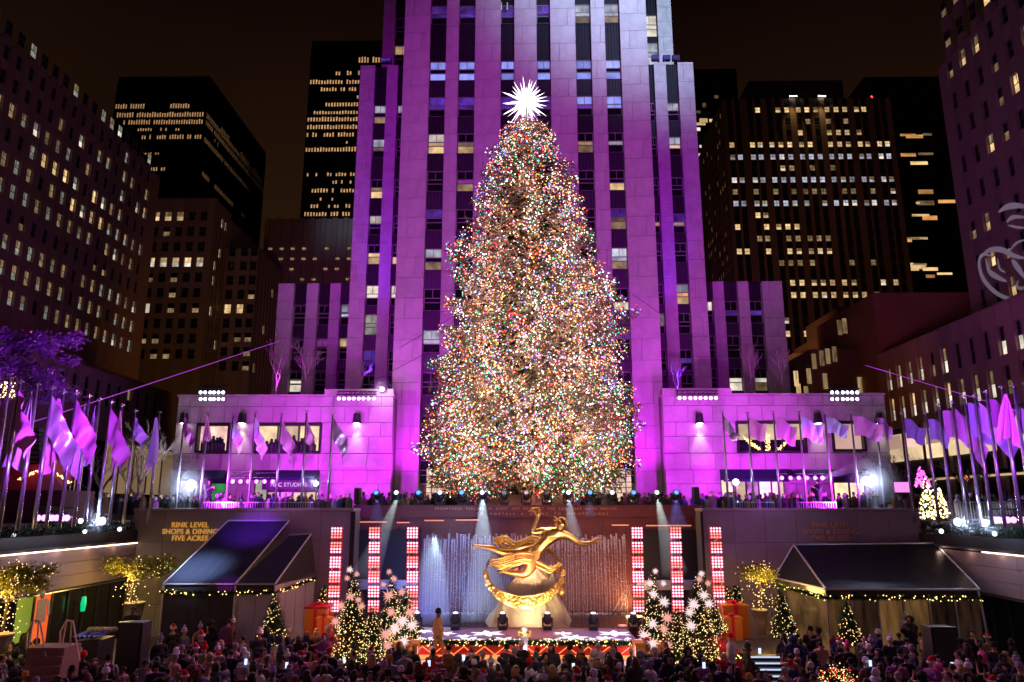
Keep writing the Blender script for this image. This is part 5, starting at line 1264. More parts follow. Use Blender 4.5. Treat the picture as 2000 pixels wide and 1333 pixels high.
# ================================================================ LIGHT BANKS
def par(parent, p, r, mat, back=.35):
    h = MB().lathe([(r*.6, back), (r, .02)], p, 10, Matrix.Rotation(R(90), 3, 'X')); 
    # housing opens towards the camera
    o = MB().lathe([(r*1.1, 0), (r*.7, back)], p, 10, Matrix.Rotation(R(-90), 3, 'X')).build('lamp_can', 'black_metal', parent); MB().lathe([(r, .0), (r, .02)], V(p)+V((0, -.03, 0)), 10, Matrix.Rotation(R(-90), 3, 'X')).build('lens', mat, o)
glow('flood_white', (.82, .95, 1), 5); glow('flood_violet', (.95, .62, 1), 3); glow('flood_pink', (.9, .3, 1), 2.5)
def bank(lab, pxs, py, Y, r, mat, name='light_bank', rows=1, dy=0, bar=True):
    t = thing(name, lab, 'light bank', at(pxs[0], py, Y))
    a, b = at(pxs[0]-5, py-8, Y+.1), at(pxs[-1]+5, py-8, Y+.1)
    m = MB(); m.tube([a, b], .05, 6); m.tube([a+V((0, .3, .3)), b+V((0, .3, .3))], .04, 6)
    n = 10
    for k in range(n): p = a.lerp(b, k/n); q = a.lerp(b, (k+1)/n); m.tube([p, q+V((0, .3, .3))], .025, 4)
    m.build('truss', 'dark_metal', t)
    for j in range(rows):
        for px in pxs: par(t, at(px, py+j*dy, Y), r, mat)
    return t
bank('double row of white floodlights on the roof of the left wing, far end', [392, 401, 411, 418, 427, 436], 767, 57.7, .13, 'flood_white', rows=2, dy=13)
bank('double row of white floodlights on the roof of the right wing, far end', [1625, 1635, 1646, 1655, 1664, 1674], 767, 57.7, .13, 'flood_white', rows=2, dy=13)
bank('row of eight violet-white stage lamps on the roof just left of the tower', [662, 672, 682, 691, 701, 710, 720, 731], 779, 57.2, .145, 'flood_violet')
bank('row of eight violet-white stage lamps on the roof just right of the tower', [1327, 1337, 1348, 1358, 1368, 1378, 1388, 1398], 778, 57.2, .145, 'flood_violet')
bank('hanging row of six pink stage lamps by the left shop fronts', [455, 470, 485, 501, 517, 533], 941, 49.5, .13, 'flood_pink')
bank('hanging row of six pink stage lamps by the right shop fronts', [1527, 1544, 1560, 1576, 1592, 1606], 934, 49.5, .13, 'flood_pink')
bank('row of violet lamps at the far left terrace edge', [75, 87, 102, 111, 123, 131], 1012, 36, .15, 'flood_pink')
bank('row of violet lamps at the far right terrace edge', [1943, 1951, 1968, 1979, 1998], 1016, 36, .15, 'flood_pink')
def flood(px, py, Y, r, lab, mat='flood_white', p=0, tgt=None, col=ICE, stand=True):
    c = at(px, py, Y); t = thing('floodlight', lab, 'floodlight', (c.x, Y, c.z-1), 'bright white spotlights round the plaza')
    par(t, c, r, mat, .4); MB().box(c.x-r*1.3, Y+.12, c.z-r*1.2, c.x-r*1.15, Y+.2, c.z+.1).box(c.x+r*1.15, Y+.12, c.z-r*1.2, c.x+r*1.3, Y+.2, c.z+.1).build('yoke', 'black_metal', t)
    if stand: MB().tube([(c.x, Y+.16, c.z-r*1.3), (c.x, Y+.16, c.z-1.5)], .05, 6).build('stand', 'black_metal', t)
    if p:
        lamp('floodlight_glow', c+V((0, -.45, 0)), p, col, r=.12)
        if p > 100:
            if 'lens_haze' not in MATS:
                m = M['lens_haze']; n = m.node_tree; n.nodes.clear(); o_ = n.nodes.new('ShaderNodeOutputMaterial'); vs = n.nodes.new('ShaderNodeVolumePrincipled'); vs.inputs['Color'].default_value = (.9, .9, .95, 1); n.links.new(vs.outputs[0], o_.inputs[1]); tg = n.nodes.new('ShaderNodeTexCoord'); vd = n.nodes.new('ShaderNodeVectorMath'); vd.operation = 'DISTANCE'; vd.inputs[1].default_value = (.5, .5, .5); n.links.new(tg.outputs['Generated'], vd.inputs[0]); mr = n.nodes.new('ShaderNodeMapRange'); mr.inputs[1].default_value = .5; mr.inputs[2].default_value = 0; mr.inputs[3].default_value = 0; mr.inputs[4].default_value = 1; n.links.new(vd.outputs['Value'], mr.inputs[0]); pw = n.nodes.new('ShaderNodeMath'); pw.operation = 'POWER'; pw.inputs[1].default_value = 2; n.links.new(mr.outputs[0], pw.inputs[0]); ml = n.nodes.new('ShaderNodeMath'); ml.operation = 'MULTIPLY'; ml.inputs[1].default_value = .16; n.links.new(pw.outputs[0], ml.inputs[0]); n.links.new(ml.outputs[0], vs.inputs['Density'])
            rr = 1.8 if p > 300 else 1.1
            hz = MB().ball(c+V((0, -rr*.55, 0)), rr, 20, 12).build('drifting_haze', 'lens_haze'); tag(hz, 'soft haze glowing round the '+' '.join(lab.replace(',', '').split()[:11]), 'haze', 'stuff')  # added ball of scattering volume draws the lamp's glare as a halo
flood(373, 948, 47.6, .30, 'dazzling white spotlight on the left terrace, largest of all', p=900, col=(.6, .7, 1)); flood(617, 945, 48.5, .16, 'small white spotlight by the shop doors left of the tree', p=120)
flood(1693, 940, 47.6, .28, 'dazzling white spotlight on the right terrace', p=750, col=(.6, .7, 1)); flood(1437, 942, 48.5, .20, 'small white spotlight by the right shop front', p=90)
flood(158, 1018, 36, .11, 'small white spotlight above the left planter, left of the bright pair', p=90, stand=False); flood(200, 1018, 36, .17, 'bright white spotlight above the left planter, right of the bright pair', p=150, stand=False)
flood(1870, 1020, 36, .18, 'bright white spotlight above the right planter, left of the pair', p=150, stand=False); flood(1922, 1022, 36, .17, 'bright white spotlight above the right planter, right of the pair', p=140, stand=False)
flood(28, 1047, 35, .11, 'little teal-white lamp on the left hedge, leftmost', 'lens_white', stand=False); flood(166, 1039, 35, .09, 'little teal-white lamp on the left hedge, middle', 'lens_white', stand=False); flood(234, 1034, 35, .10, 'little teal-white lamp on the left hedge, rightmost', 'lens_white', stand=False)
flood(1838, 1038, 35, .11, 'little teal-white lamp on the right hedge, left one', 'lens_white', stand=False); flood(1942, 1043, 35, .11, 'little teal-white lamp on the right hedge, right one', 'lens_white', stand=False)
flood(747, 761, 57.4, .15, 'single warm-white lamp on the roof edge left of the tower', 'bulb_white', p=110, col=(1, .8, 1), stand=False)
# ================================================================ SIDE WALLS OF THE RINK
XLW = at(268, 1064, 44).x; XRW = at(1795, 1064, 44).x
def sidewall(X, s, lab):
    w = thing('rink_side_wall', lab, 'wall', (X, 30, FZ)); zt = atX(100, 1078, X).z if s < 0 else atX(1880, 1076, X).z
    zs = atX(136, 1148, X).z if s < 0 else atX(1960, 1165, X).z; Y0, Y1 = 6, 43.95; t = .35
    def bx(nm, y0, y1, z0, z1, m, o0=0, o1=t, **k): a, b = (X-o1, X-o0) if s < 0 else (X+o0, X+o1); return ubox(nm, w, a, y0, z0, b, y1, z1, m)
    n = 9; h = (zt-zs)/3
    for j in range(3):
        for i in range(n):
            y = Y0+(Y1-Y0)*i/n; bx('stone_panel', y+.01, y+(Y1-Y0)/n-.01, zs+h*j+.012, zs+h*(j+1)-.012, 'panel_stone', rnd.uniform(0, .01))
    bx('wall_core', Y0, Y1, zs-.05, zt-.02, 'joint_dark', t+.001, t+.6)
    bx('light_strip', Y0, Y1-.1 if s < 0 else Y1-6, zt+.01, zt+.07, 'strip_white', -.1, 0); bx('strip_housing', Y0, Y1-.1, zt+.075, zt+.2, 'dark_metal', -.12, t)
    for i in range(12): lamp('strip_glow', (X-s*.22, 14+i*2.5, zt-.0), 7, (1, .66, .48), r=.12)
    bx('lintel', Y0, Y1, zs-.12, zs-.06, 'steel', -.04, t)
    # glazing bays below
    nb = 27; cs = ['dark_glass', 'dark_glass', 'dark_glass', 'poster_green2', 'blind_warm', 'lit_red', 'dark_glass', 'dark_glass', 'dark_glass', 'dark_glass']
    for i in range(nb):
        y = Y0+2+(Y1-2.4-Y0)*i/nb; y2 = y+(Y1-2.4-Y0)/nb-.12
        px = 1024+F*X/((y+y2)/2); m = 'dark_glass'
        if s < 0: m = 'lit_yellow' if 62 <= px <= 100 else 'blind_warm' if 100 < px < 128 else 'lit_red' if 128 <= px < 158 else 'dark_glass'
        else: m = 'lit_dim' if i in (9, 12) else 'dark_glass'
        g = bx('shop_window', y, y2, FZ+.2, zs-.14, m, .25, .33); bx('mullion', y2, y2+.12, FZ, zs-.14, 'black_metal', .18, .4)
    bx('back_wall', Y0, Y1, FZ, zs-.15, 'black_metal', .42, .8)
    # hedge and planter on top
    hd = MB(); rg = random.Random(9+s); 
    for i in range(9000):
        y = rg.uniform(14, 45); x = X-s*-1*0+ (s*rg.uniform(.1, 2.2)); z = zt+.25+rg.uniform(0, .95)**.8
        d = V((rg.uniform(-1, 1), rg.uniform(-1, 1), rg.uniform(-.3, 1))).normalized(); q = d.cross(V((.2, .3, .9))).normalized()*.05; p = V((x, y, z)); hd.poly(p-q, p+q, p+d*.22)
    hb_ = hd.build('hedge', 'hedge_leaf'); tag(hb_, 'long dark clipped hedge on top of the %s rink wall' % ('left' if s < 0 else 'right'), 'hedge', 'stuff')
    tb = MB().box(X+s*.05, Y0, zt+.2, X+s*2.3, 44, zt+.75).build('planter', 'black_metal'); tag(tb, 'long black planter trough on the %s rink wall' % ('left' if s < 0 else 'right'), 'planter')
glow('strip_white', (1, .78, .58), 3.4); pbr('hedge_leaf', (.02, .04, .02), .8, var=.4, vscale=6); glowvar('lit_red', (1, .14, .03), .9, .6, .5); glowvar('lit_yellow', (.55, .7, .06), .5, .6, .6)
sidewall(XLW, -1, 'left stone wall of the sunken rink with glowing strip and shop windows'); sidewall(XRW, 1, 'right stone wall of the sunken rink with short glowing strip')
# poster figure in the yellow window and green light behind the glass
pf_ = atX(80, 1190, XLW+.28); po = MB(); po.ball(pf_+V((0, 0, .62)), .16, 10, 8, (.5, 1, 1.2)); po.slab([pf_+V((0, -.32, .42)), pf_+V((0, .32, .42)), pf_+V((0, .36, -.6)), pf_+V((0, -.3, -.6))], (.03, 0, 0)); po.slab([pf_+V((.04, .3, .4)), pf_+V((.04, .5, .3)), pf_+V((.04, .62, -.3)), pf_+V((.04, .45, -.35))], (.02, 0, 0)); tag(po.build('window_poster', 'poster_skin'), 'poster of a standing person on the yellow shop window at left', 'poster'); pbr('poster_skin', (.45, .33, .28), .6)
q = atX(163, 1180, XLW+.2); gl = MB().lathe([(.1, -.35), (.14, 0), (.1, .35)], q, 8).build('hanging_lantern', 'lit_green'); tag(gl, 'small green lit lantern behind the left shop glass', 'lantern'); glow('lit_green', (.0, .55, .22), 1)
# ================================================================ TENTS
pbr('tent_roof', (.018, .017, .03), .45, spec=.35, bump=.5, bscale=1.6, var=.2, stretch=(1, 1, .3)); pbr('tent_wall', (.028, .016, .02), .6, bump=.4, bscale=1.2); pbr('tent_panel', (.42, .34, .38), .7, rv=.05); pbr('tent_bar', (.5, .46, .52), .4, .5); pbr('clear_vinyl', (.30, .22, .14), .25, spec=.7)
tl = thing('tent', 'black event tent with sloping violet-lit roof panels on the left', 'tent', (at(430, 1200, 40).x, 42, FZ))
YE, YR = 38.2, 43.6
A = at(320, 1143, YE); B = at(460, 1143, YE); Cp = at(537, 1150, YE); Dq = at(446, 1019, YR); Eq = at(565, 1019, YR); Gq = at(608, 1045, YR-.4); Fq = at(566, 1047, YR-.4)
zE = A.z; B.z = zE; Cp.z = zE
# quilted roof panels with wrinkles
def cloth(p00, p10, p11, p01, nu, nv, amp, mat, name, par_, th=.03, seed=0, ridx=lambda u, v: 1):
    mb = MB(); n_ = (p10-p00).cross(p01-p00).normalized(); 
    for s_ in (0, 1):
        k = len(mb.v)
        for j in range(nv+1):
            for i in range(nu+1):
                u, v = i/nu, j/nv; p = p00.lerp(p10, u).lerp(p01.lerp(p11, u), v)
                w = amp*ridx(u, v)*(math.sin(u*38+seed+v*4)+.5*math.sin(u*61+v*9))*math.sin(math.pi*min(1, max(0, u)))*.5
                sag = -.12*math.sin(math.pi*u)*math.sin(math.pi*v); mb.v.append(tuple(p+n_*(w+s_*th)+V((0, 0, sag))))
        for j in range(nv):
            for i in range(nu): a = k+j*(nu+1)+i; f_ = (a, a+1, a+nu+2, a+nu+1); mb.face(f_ if s_ else tuple(reversed(f_)))
    mb.build(name, mat, par_, True)
cloth(A, B, Eq, Dq, 60, 24, .05, 'tent_roof', 'roof_panel', tl, ridx=lambda u, v: math.exp(-((v-.28)/.16)**2)*(1 if .1 < u < .8 else 0)); cloth(B, Cp, Gq, Fq, 24, 12, .01, 'tent_roof', 'roof_panel', tl)
tl_b = [(A, Dq), (B, Eq), (Cp, Gq), (A, B), (B, Cp), (Dq, Eq), (Fq, Gq)]
for a, b in tl_b: MB().tube([a+V((0, -.05, .05)), b+V((0, -.05, .05))], .045, 6).build('roof_bar', 'tent_bar', tl)
fz_ = FZ+.01; back = V((Gq.x, 43.4, zE))
MB().slab([A, B, V((B.x, B.y, zE-.36)), V((A.x, A.y, zE-.36))], (0, .02, 0)).slab([B+V((.005, 0, 0)), Cp, V((Cp.x, Cp.y, zE-.36)), V((B.x+.005, B.y, zE-.36))], (0, .02, 0)).build('valance', 'tent_wall', tl)
cloth(V((A.x+.05, YE+.05, fz_)), V((B.x, YE+.05, fz_)), V((B.x, YE+.05, zE-.1)), V((A.x+.05, YE+.05, zE-.1)), 30, 10, .05, 'tent_wall', 'side_wall', tl)
for i in range(2): xx = B.x+.12+(Cp.x-B.x-.12)*i/2; ubox('wall_panel', tl, xx, YE+.05, fz_, xx+(Cp.x-B.x-.12)/2-.03, YE+.1, zE-.37, 'tent_panel')
ubox('door_frame', tl, B.x-.02, YE+.0, fz_, B.x+.11, YE+.12, zE-.37, 'tent_bar')
gx = at(608, 1130, 42.5); 
MB().slab([Cp, Gq, V((gx.x+.0, 43.2, zE+.25))], (.02, 0, 0)).build('gable_cloth', 'tent_wall', tl)
for i in range(4):
    t0, t1 = i/4, (i+1)/4-.02; a = Cp.lerp(V((gx.x, 43.2, zE)), t0); b = Cp.lerp(V((gx.x, 43.2, zE)), t1); MB().slab([V((a.x, a.y, fz_)), V((b.x, b.y, fz_)), V((b.x, b.y, zE)), V((a.x, a.y, zE))], (.03, .02, 0)).build('wall_panel', 'tent_panel', tl)
for p in (A, B, Cp): MB().tube([(p.x, p.y, fz_), (p.x, p.y, zE)], .05, 6).build('tent_pole', 'tent_bar', tl)
garland([V((A.x-.1, YE-.1, zE-.32)), V((B.x, YE-.1, zE-.36)), V((Cp.x, YE-.1, zE-.36)), V((gx.x+.1, 43.1, zE-.1))], .14, 2600, '', nb=70, seed=12, par=tl, br=.028)
spot('tent_light', (A.x-.8, 34, 2.5), A.lerp(Eq, .22)+V((.1, 0, 0)), 26000, (.45, .68, 1), 25, 1, .4); spot('tent_light', ((Dq.x+Eq.x)/2+.6, 40.5, 1.6), (Dq+Eq)/2+V((0, -.9, -.5)), 2200, (.28, .03, 1), 60, 1, .2); spot('tent_light', (B.x-.2, 34.5, -.8), B+V((-.5, .25, .1)), 1500, (.7, .1, 1), 13, .1, .05)
tr_ = thing('tent', 'large black hip-roofed tent with clear warm-lit walls on the right', 'tent', (at(1720, 1200, 40).x, 42, FZ))
YE2, YR2 = 36.6, 42.6; pbr('tent_roof_black', (.006, .005, .008), .5, spec=.25, bump=.5, bscale=1.6)
A = at(1612, 1153, YE2); B = at(1912, 1150, YE2); Dq = at(1550, 1066, YR2); Eq = at(1826, 1063, YR2); Hq = at(1512, 1130, 42.2); zE = A.z; B.z = zE; Hq.z = zE
cloth(A, B, Eq, Dq, 40, 12, .015, 'tent_roof_black', 'roof_panel', tr_); MB().slab([A, Dq, Hq], (.02, .02, 0)).build('roof_panel', 'tent_roof_black', tr_)
for a, b in ((A, Dq), (B, Eq), (A, B), (Dq, Eq), (Hq, Dq), (Hq, A)): MB().tube([a+V((0, -.05, .05)), b+V((0, -.05, .05))], .05, 6).build('roof_bar', 'tent_bar', tr_)
MB().slab([A, B, V((B.x, B.y, zE-.35)), V((A.x, A.y, zE-.35))], (0, .02, 0)).build('valance', 'tent_wall', tr_)
for i in range(6):
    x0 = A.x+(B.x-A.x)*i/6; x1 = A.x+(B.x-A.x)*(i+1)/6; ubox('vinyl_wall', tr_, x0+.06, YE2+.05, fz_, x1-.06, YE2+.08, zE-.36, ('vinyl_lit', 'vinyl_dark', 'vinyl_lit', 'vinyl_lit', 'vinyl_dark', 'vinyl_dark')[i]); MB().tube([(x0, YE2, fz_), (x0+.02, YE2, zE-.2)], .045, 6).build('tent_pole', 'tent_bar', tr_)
MB().tube([(B.x+.15, YE2-.1, fz_), (B.x-.05, YE2, zE)], .06, 6).build('tent_pole', 'tent_bar', tr_)
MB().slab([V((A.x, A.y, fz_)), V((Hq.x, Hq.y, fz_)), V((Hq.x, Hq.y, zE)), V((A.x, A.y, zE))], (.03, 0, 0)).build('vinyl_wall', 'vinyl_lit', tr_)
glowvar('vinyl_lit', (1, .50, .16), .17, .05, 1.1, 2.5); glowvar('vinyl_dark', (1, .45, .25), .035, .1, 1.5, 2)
garland([V((Hq.x, Hq.y-.1, zE-.3)), V((A.x, YE2-.1, zE-.34)), V((B.x, YE2-.1, zE-.34))], .15, 3600, '', nb=80, seed=13, par=tr_, br=.028)
# ================================================================ SMALL LIT TREES, STARS, GIFTS
glow('star_pink', (1, .50, .40), .66); glow('star_white2', (1, .78, .76), .78); glow('bulb_cream', (1, .66, .25), 2.6); glow('bulb_pinkish', (1, .12, .75), 4)
pbr('fir', (.035, .085, .030), .7, var=.4, vscale=5)
def fir(px, ytop, ybot, Y, hw_px, lab, nb=330, bulb='bulb_cream', seed=0, zbase=None, br=.022, group='small fir trees with warm lights', name='fir_tree', leaf='fir', spiral=False, glowp=0):
    rg = random.Random(seed+50); b = at(px, ybot, Y); t_ = at(px, ytop, Y); zb = zbase if zbase is not None else b.z; h = t_.z-zb; rad_ = hw_px*Y/F
    t = thing(name, lab, 'christmas tree', (b.x, Y, zb), group)
    MB().tube([(b.x, Y, zb-.02), (b.x, Y, zb+h*.9)], [.07, .02], 6).build('trunk', 'bark', t)
    lf = MB(); bl = MB(); n = int(1500+900*h*.6)
    for i in range(n):
        u = 1-math.sqrt(rg.random()); z = zb+.1+u*h; tier = .82+.30*((u*11+seed*.37) % 1.0); r_ = rad_*(1-u)*tier*(rg.random()**.35)+.03; th = rg.uniform(0, 6.283); c, s = math.cos(th), math.sin(th)
        p = V((b.x+c*r_*.8, Y+s*r_*.8, z)); d = V((c, s, rg.uniform(-.55, .25))).normalized(); x = d.cross(V((0, 0, 1))).normalized()*rg.uniform(.02, .04)*(1+h*.12); lf.poly(p-x, p+x, p+d*rg.uniform(.12, .3)*(1+.1*h))
    for i in range(nb):
        u = 1-math.sqrt(rg.random()); z = zb+.12+u*h*.97; tier = .84+.24*((u*11+seed*.37) % 1.0); r_ = rad_*(1-u)*tier*rg.uniform(.8, 1.08)+.04; th = rg.uniform(math.pi, 2*math.pi) if rg.random() < .8 else rg.uniform(0, 6.28)
        bl.octa((b.x+math.cos(th)*r_, Y+math.sin(th)*r_, z), br*rg.uniform(.75, 1.3))
    lf.build('crown', leaf, t); bl.build('light_bulb', bulb, t, kind='stuff')
    if glowp:
        lamp('tree_light_glow', (b.x, Y-rad_*1.0-.2, zb+h*.35), glowp, (1, .62, .3), r=.35)
    return t
firs = [(685, 1120, 1302, 33.6, 46, 'tallest of the starry firs left of the stage, front left', 420, 1), (724, 1186, 1300, 33.4, 30, 'slim fir with cream lights beside the tall one, left of the stage', 240, 2), (761, 1122, 1285, 35.6, 32, 'dark fir with amber lights and pink stars left of the stage', 260, 3), (789, 1148, 1262, 35.0, 32, 'short fir with large stars next to the left stage edge', 300, 4),
        (532, 1158, 1262, 36.8, 30, 'dark fir with sparse lights in front of the left tent', 120, 5), (630, 1146, 1200, 39.2, 16, 'small fir with amber lights behind the left gift boxes', 110, 6),
        (1281, 1118, 1290, 35.4, 34, 'tall starry fir right beside the stage, right side', 330, 7), (1327, 1190, 1302, 33.4, 31, 'low fir with cream lights between the two tall right firs', 260, 8), (1370, 1122, 1305, 33.8, 42, 'tallest starry fir on the right, in front of the light tower', 420, 9),
        (1395, 1165, 1240, 36.0, 24, 'fir half hidden behind the tallest right fir', 150, 10), (1424, 1148, 1200, 39.4, 16, 'small fir with amber lights left of the pair behind the right gift', 120, 11), (1440, 1144, 1190, 39.6, 13, 'small dark fir right of the pair behind the right gift', 70, 12),
        (1532, 1150, 1250, 35.6, 26, 'sparse lit fir at the left corner of the right tent', 130, 13), (1660, 1176, 1262, 35.2, 26, 'sparse lit fir in front of the right tent wall', 100, 14)]
TR = {}
for px, a, b, Y, hw, lab, nb, sd in firs: TR[sd] = (fir(px, a, b, Y, hw, lab, nb, seed=sd, glowp=(10 if nb > 200 else 0)), lab)
fir(1802, 912, 955, 47.8, 13, 'small pink-lit tree on the right terrace', 200, 'bulb_pinkish', 21, br=.05, name='pink_lit_tree', group='')
fir(1812, 935, 985, 47.0, 20, 'round bush thick with amber bulbs on the right terrace, left half', 150, 'bulb_warm', 22, br=.05, name='lit_bush', group='lit bushes on the right terrace', zbase=SZ); fir(1832, 930, 985, 46.9, 18, 'round bush thick with amber bulbs on the right terrace, right half', 120, 'bulb_warm', 23, br=.05, name='lit_bush', group='lit bushes on the right terrace', zbase=SZ)
def starburst(px, py, Y, rpx, tree, lab, mat='star_pink', seed=0):
    rg = random.Random(seed); c = at(px, py, Y); r_ = rpx*Y/F; o = MB(); n = 22
    for i in range(n):
        zc = 1-2*(i+.5)/n; th = gold*i+seed; q = math.sqrt(1-zc*zc); d = V((q*math.cos(th), q*math.sin(th), zc)); o.spike(c+d*r_*.1, c+d*r_*rg.uniform(.8, 1.15), r_*.15, 4)
    b = o.build('star_ornament', mat); tag(b, lab, 'star ornament', group='starburst ornaments on the firs')
SO = [(683, 1113, 9, 'topping the tallest left fir', 1), (678, 1130, 8, 'second highest on the tallest left fir', 0), (697, 1122, 8, 'just right of the tip of the tallest left fir', 0), (684, 1166, 12, 'centre of the tallest left fir', 0), (700, 1172, 9, 'right flank of the tallest left fir', 0), (666, 1184, 12, 'left flank of the tallest left fir', 0), (706, 1185, 11, 'lower right of the tallest left fir', 0),
      (760, 1117, 8, 'topping the dark amber-lit left fir', 0), (770, 1131, 9, 'near the tip of the dark left fir', 0), (749, 1142, 8, 'left of the dark left fir tip', 0), (759, 1163, 15, 'middle of the dark left fir', 0), (764, 1196, 13, 'lower middle of the dark left fir', 0), (785, 1157, 11, 'near the top of the short left fir', 0), (801, 1196, 14, 'right flank of the short left fir', 0), (786, 1213, 16, 'largest, centre of the short left fir', 1), (805, 1222, 15, 'lowest right on the short left fir', 1), (771, 1229, 16, 'lower left of the short left fir', 1), (754, 1240, 16, 'bottom left of the short left fir', 0), (789, 1252, 15, 'on top of the front left gift box', 1), (757, 1262, 14, 'beside the front left gift box', 0), (655, 1215, 12, 'hanging behind the left gift boxes', 0),
      (1280, 1116, 8, 'topping the inner right fir', 1), (1270, 1140, 11, 'upper left of the inner right fir', 1), (1296, 1140, 8, 'upper right of the inner right fir', 1), (1276, 1160, 12, 'second row of the inner right fir', 1), (1297, 1176, 14, 'right flank of the inner right fir', 1), (1304, 1208, 15, 'large, right middle of the inner right fir', 0), (1275, 1219, 14, 'left middle of the inner right fir', 1), (1297, 1229, 13, 'lower middle of the inner right fir', 0), (1259, 1243, 17, 'largest, lower left of the inner right fir', 1), (1275, 1257, 14, 'on the front right gift box', 1), (1304, 1262, 14, 'low, right of the front right gift box', 0),
      (1370, 1121, 9, 'topping the tallest right fir', 1), (1366, 1132, 9, 'below the tip of the tallest right fir', 0), (1383, 1140, 9, 'right of the tip of the tallest right fir', 0), (1375, 1163, 13, 'upper middle of the tallest right fir', 1), (1355, 1181, 15, 'left upper flank of the tallest right fir', 1), (1385, 1180, 13, 'right upper flank of the tallest right fir', 1), (1347, 1196, 13, 'left edge of the tallest right fir', 1), (1350, 1222, 15, 'lower left of the tallest right fir', 1)]
for i, (px, py, r_, lb_, w_) in enumerate(SO):
    Y = 33.3 if ('tallest' in lb_ or 'gift box' in lb_) else 34.3
    starburst(px, py, Y-(.9 if py > 1150 else .35), r_*.92, None, 'pale many-pointed star, ' + lb_, 'star_white2' if w_ else 'star_pink', i)
# gifts
pbr('gift_gold', (.72, .26, .03), .45, var=.15); pbr('gift_red', (.45, .015, .02), .5); pbr('ribbon', (.75, .03, .06), .35)
def gift(px0, px1, ytop, ybot, Y, lab, side=1, depth=None, sidemat='gift_gold', mat='gift_gold'):
    a = at(px0, ybot, Y); b = at(px1, ytop, Y); x0, x1, z0, z1 = a.x, b.x, a.z, b.z; w = x1-x0; dp = depth or w*.8
    t = thing('gift_box', lab, 'gift box', ((x0+x1)/2, Y, z0), 'giant gift boxes')
    MB().box(x0, Y, z0, x1, Y+dp, z1).build('box', mat, t); MB().box(x0-.04, Y-.04, z1+.001, x1+.04, Y+dp+.04, z1+.1).build('lid', sidemat, t)
    xm = (x0+x1)/2; rw = w*.09
    r = MB().box(xm-rw, Y-.02, z0, xm+rw, Y-.002, z1).box(xm-rw, Y-.06, z1+.0, xm+rw, Y-.042, z1+.1).box(xm-rw, Y-.06, z1+.102, xm+rw, Y+dp, z1+.12)
    for sx in (x0-.02, x1+.002): r.box(sx, Y+dp*.42, z0, sx+.018, Y+dp*.58, z1)
    r.build('ribbon', 'ribbon', t)
    bw = MB()
    for k in range(6): th = k*math.pi/3+.3; d = V((math.cos(th), math.sin(th), .5)); c = V((xm, Y+dp*.3, z1+.13)); e = c+d*w*.2; bw.tube([c, c+d*w*.1+V((0, 0, .06)), e, c+d*w*.12-V((0, 0, .01))], [.03, .07, .09, .03], 6)
    bw.build('bow', 'ribbon', t, True); return t
gift(592, 637, 1190, 1256, 37.2, 'tall red and orange gift box, back one of the left pair', depth=1.6, sidemat='gift_red'); gift(617, 643, 1211, 1254, 36.4, 'smaller orange gift box, front one of the left pair')
gift(769, 815, 1262, 1300, 32.6, 'orange gift box with red bow at the left front of the stage'); gift(1243, 1290, 1262, 1304, 32.6, 'orange gift box with red bow at the right front of the stage')
gift(1416, 1462, 1187, 1246, 37.4, 'tall orange gift box, back one of the right pair', depth=1.3); gift(1416, 1449, 1211, 1251, 36.2, 'smaller orange gift box, front one of the right pair')
lamp('gift_glow', (at(605, 1200, 35).x, 34.6, -4.6), 48, (1, .45, .25), r=.4); lamp('gift_glow', (at(1440, 1200, 35).x, 34.2, -4.4), 48, (1, .5, .28), r=.4); lamp('gift_glow', (at(1268, 1280, 31).x, 30.8, -5.2), 20, (1, .6, .35), r=.3); lamp('gift_glow', (at(795, 1280, 31).x, 30.8, -5.2), 20, (1, .6, .35), r=.3)
# side platforms carpeted red and the lit steps
for s_, a, b in ((-1, 570, 812), (1, 1243, 1462)):
    o = MB().box(at(a, 1262, 34).x, 34.4, FZ, at(b, 1262, 34).x, 39.5, -6.35).build('carpet_platform', 'red_cloth'); tag(o, 'red carpeted platform under the firs and gifts on the %s of the stage' % ('left' if s_ < 0 else 'right'), 'platform')
stp = thing('steps', 'flight of dark steps with blue-white lit edges right of the stage', 'steps', (at(1495, 1290, 34).x, 34, FZ))
for k in range(5):
    y = 34.9-k*.42; z = -6.35-.17*k; x0, x1 = at(1458+k*3, 1262, 34.9).x, at(1516+k*5, 1262, 34.9).x
    ubox('step', stp, x0, y-.42, FZ, x1, y, z, 'dark_metal'); ubox('edge_light', stp, x0+.02, y-.46, z-.07, x1-.02, y-.425, z-.01, 'step_light')
glow('step_light', (.62, .78, 1), .9)
for x in (1519, 1528):
    a = at(x, 1225, 35.5); h = thing('handrail', 'thin metal handrail beside the lit steps, %s one' % ('left' if x == 1519 else 'right'), 'handrail', (a.x, 35.5, FZ)); b = V((at(x+38, 1320, 32).x, 32.2, -6.6)); MB().tube([V((a.x, 35.4, FZ)), V((a.x, 35.4, -5.5)), b+V((0, 0, .35)), V((b.x, b.y, FZ))], .03, 6).build('rail', 'steel', h)
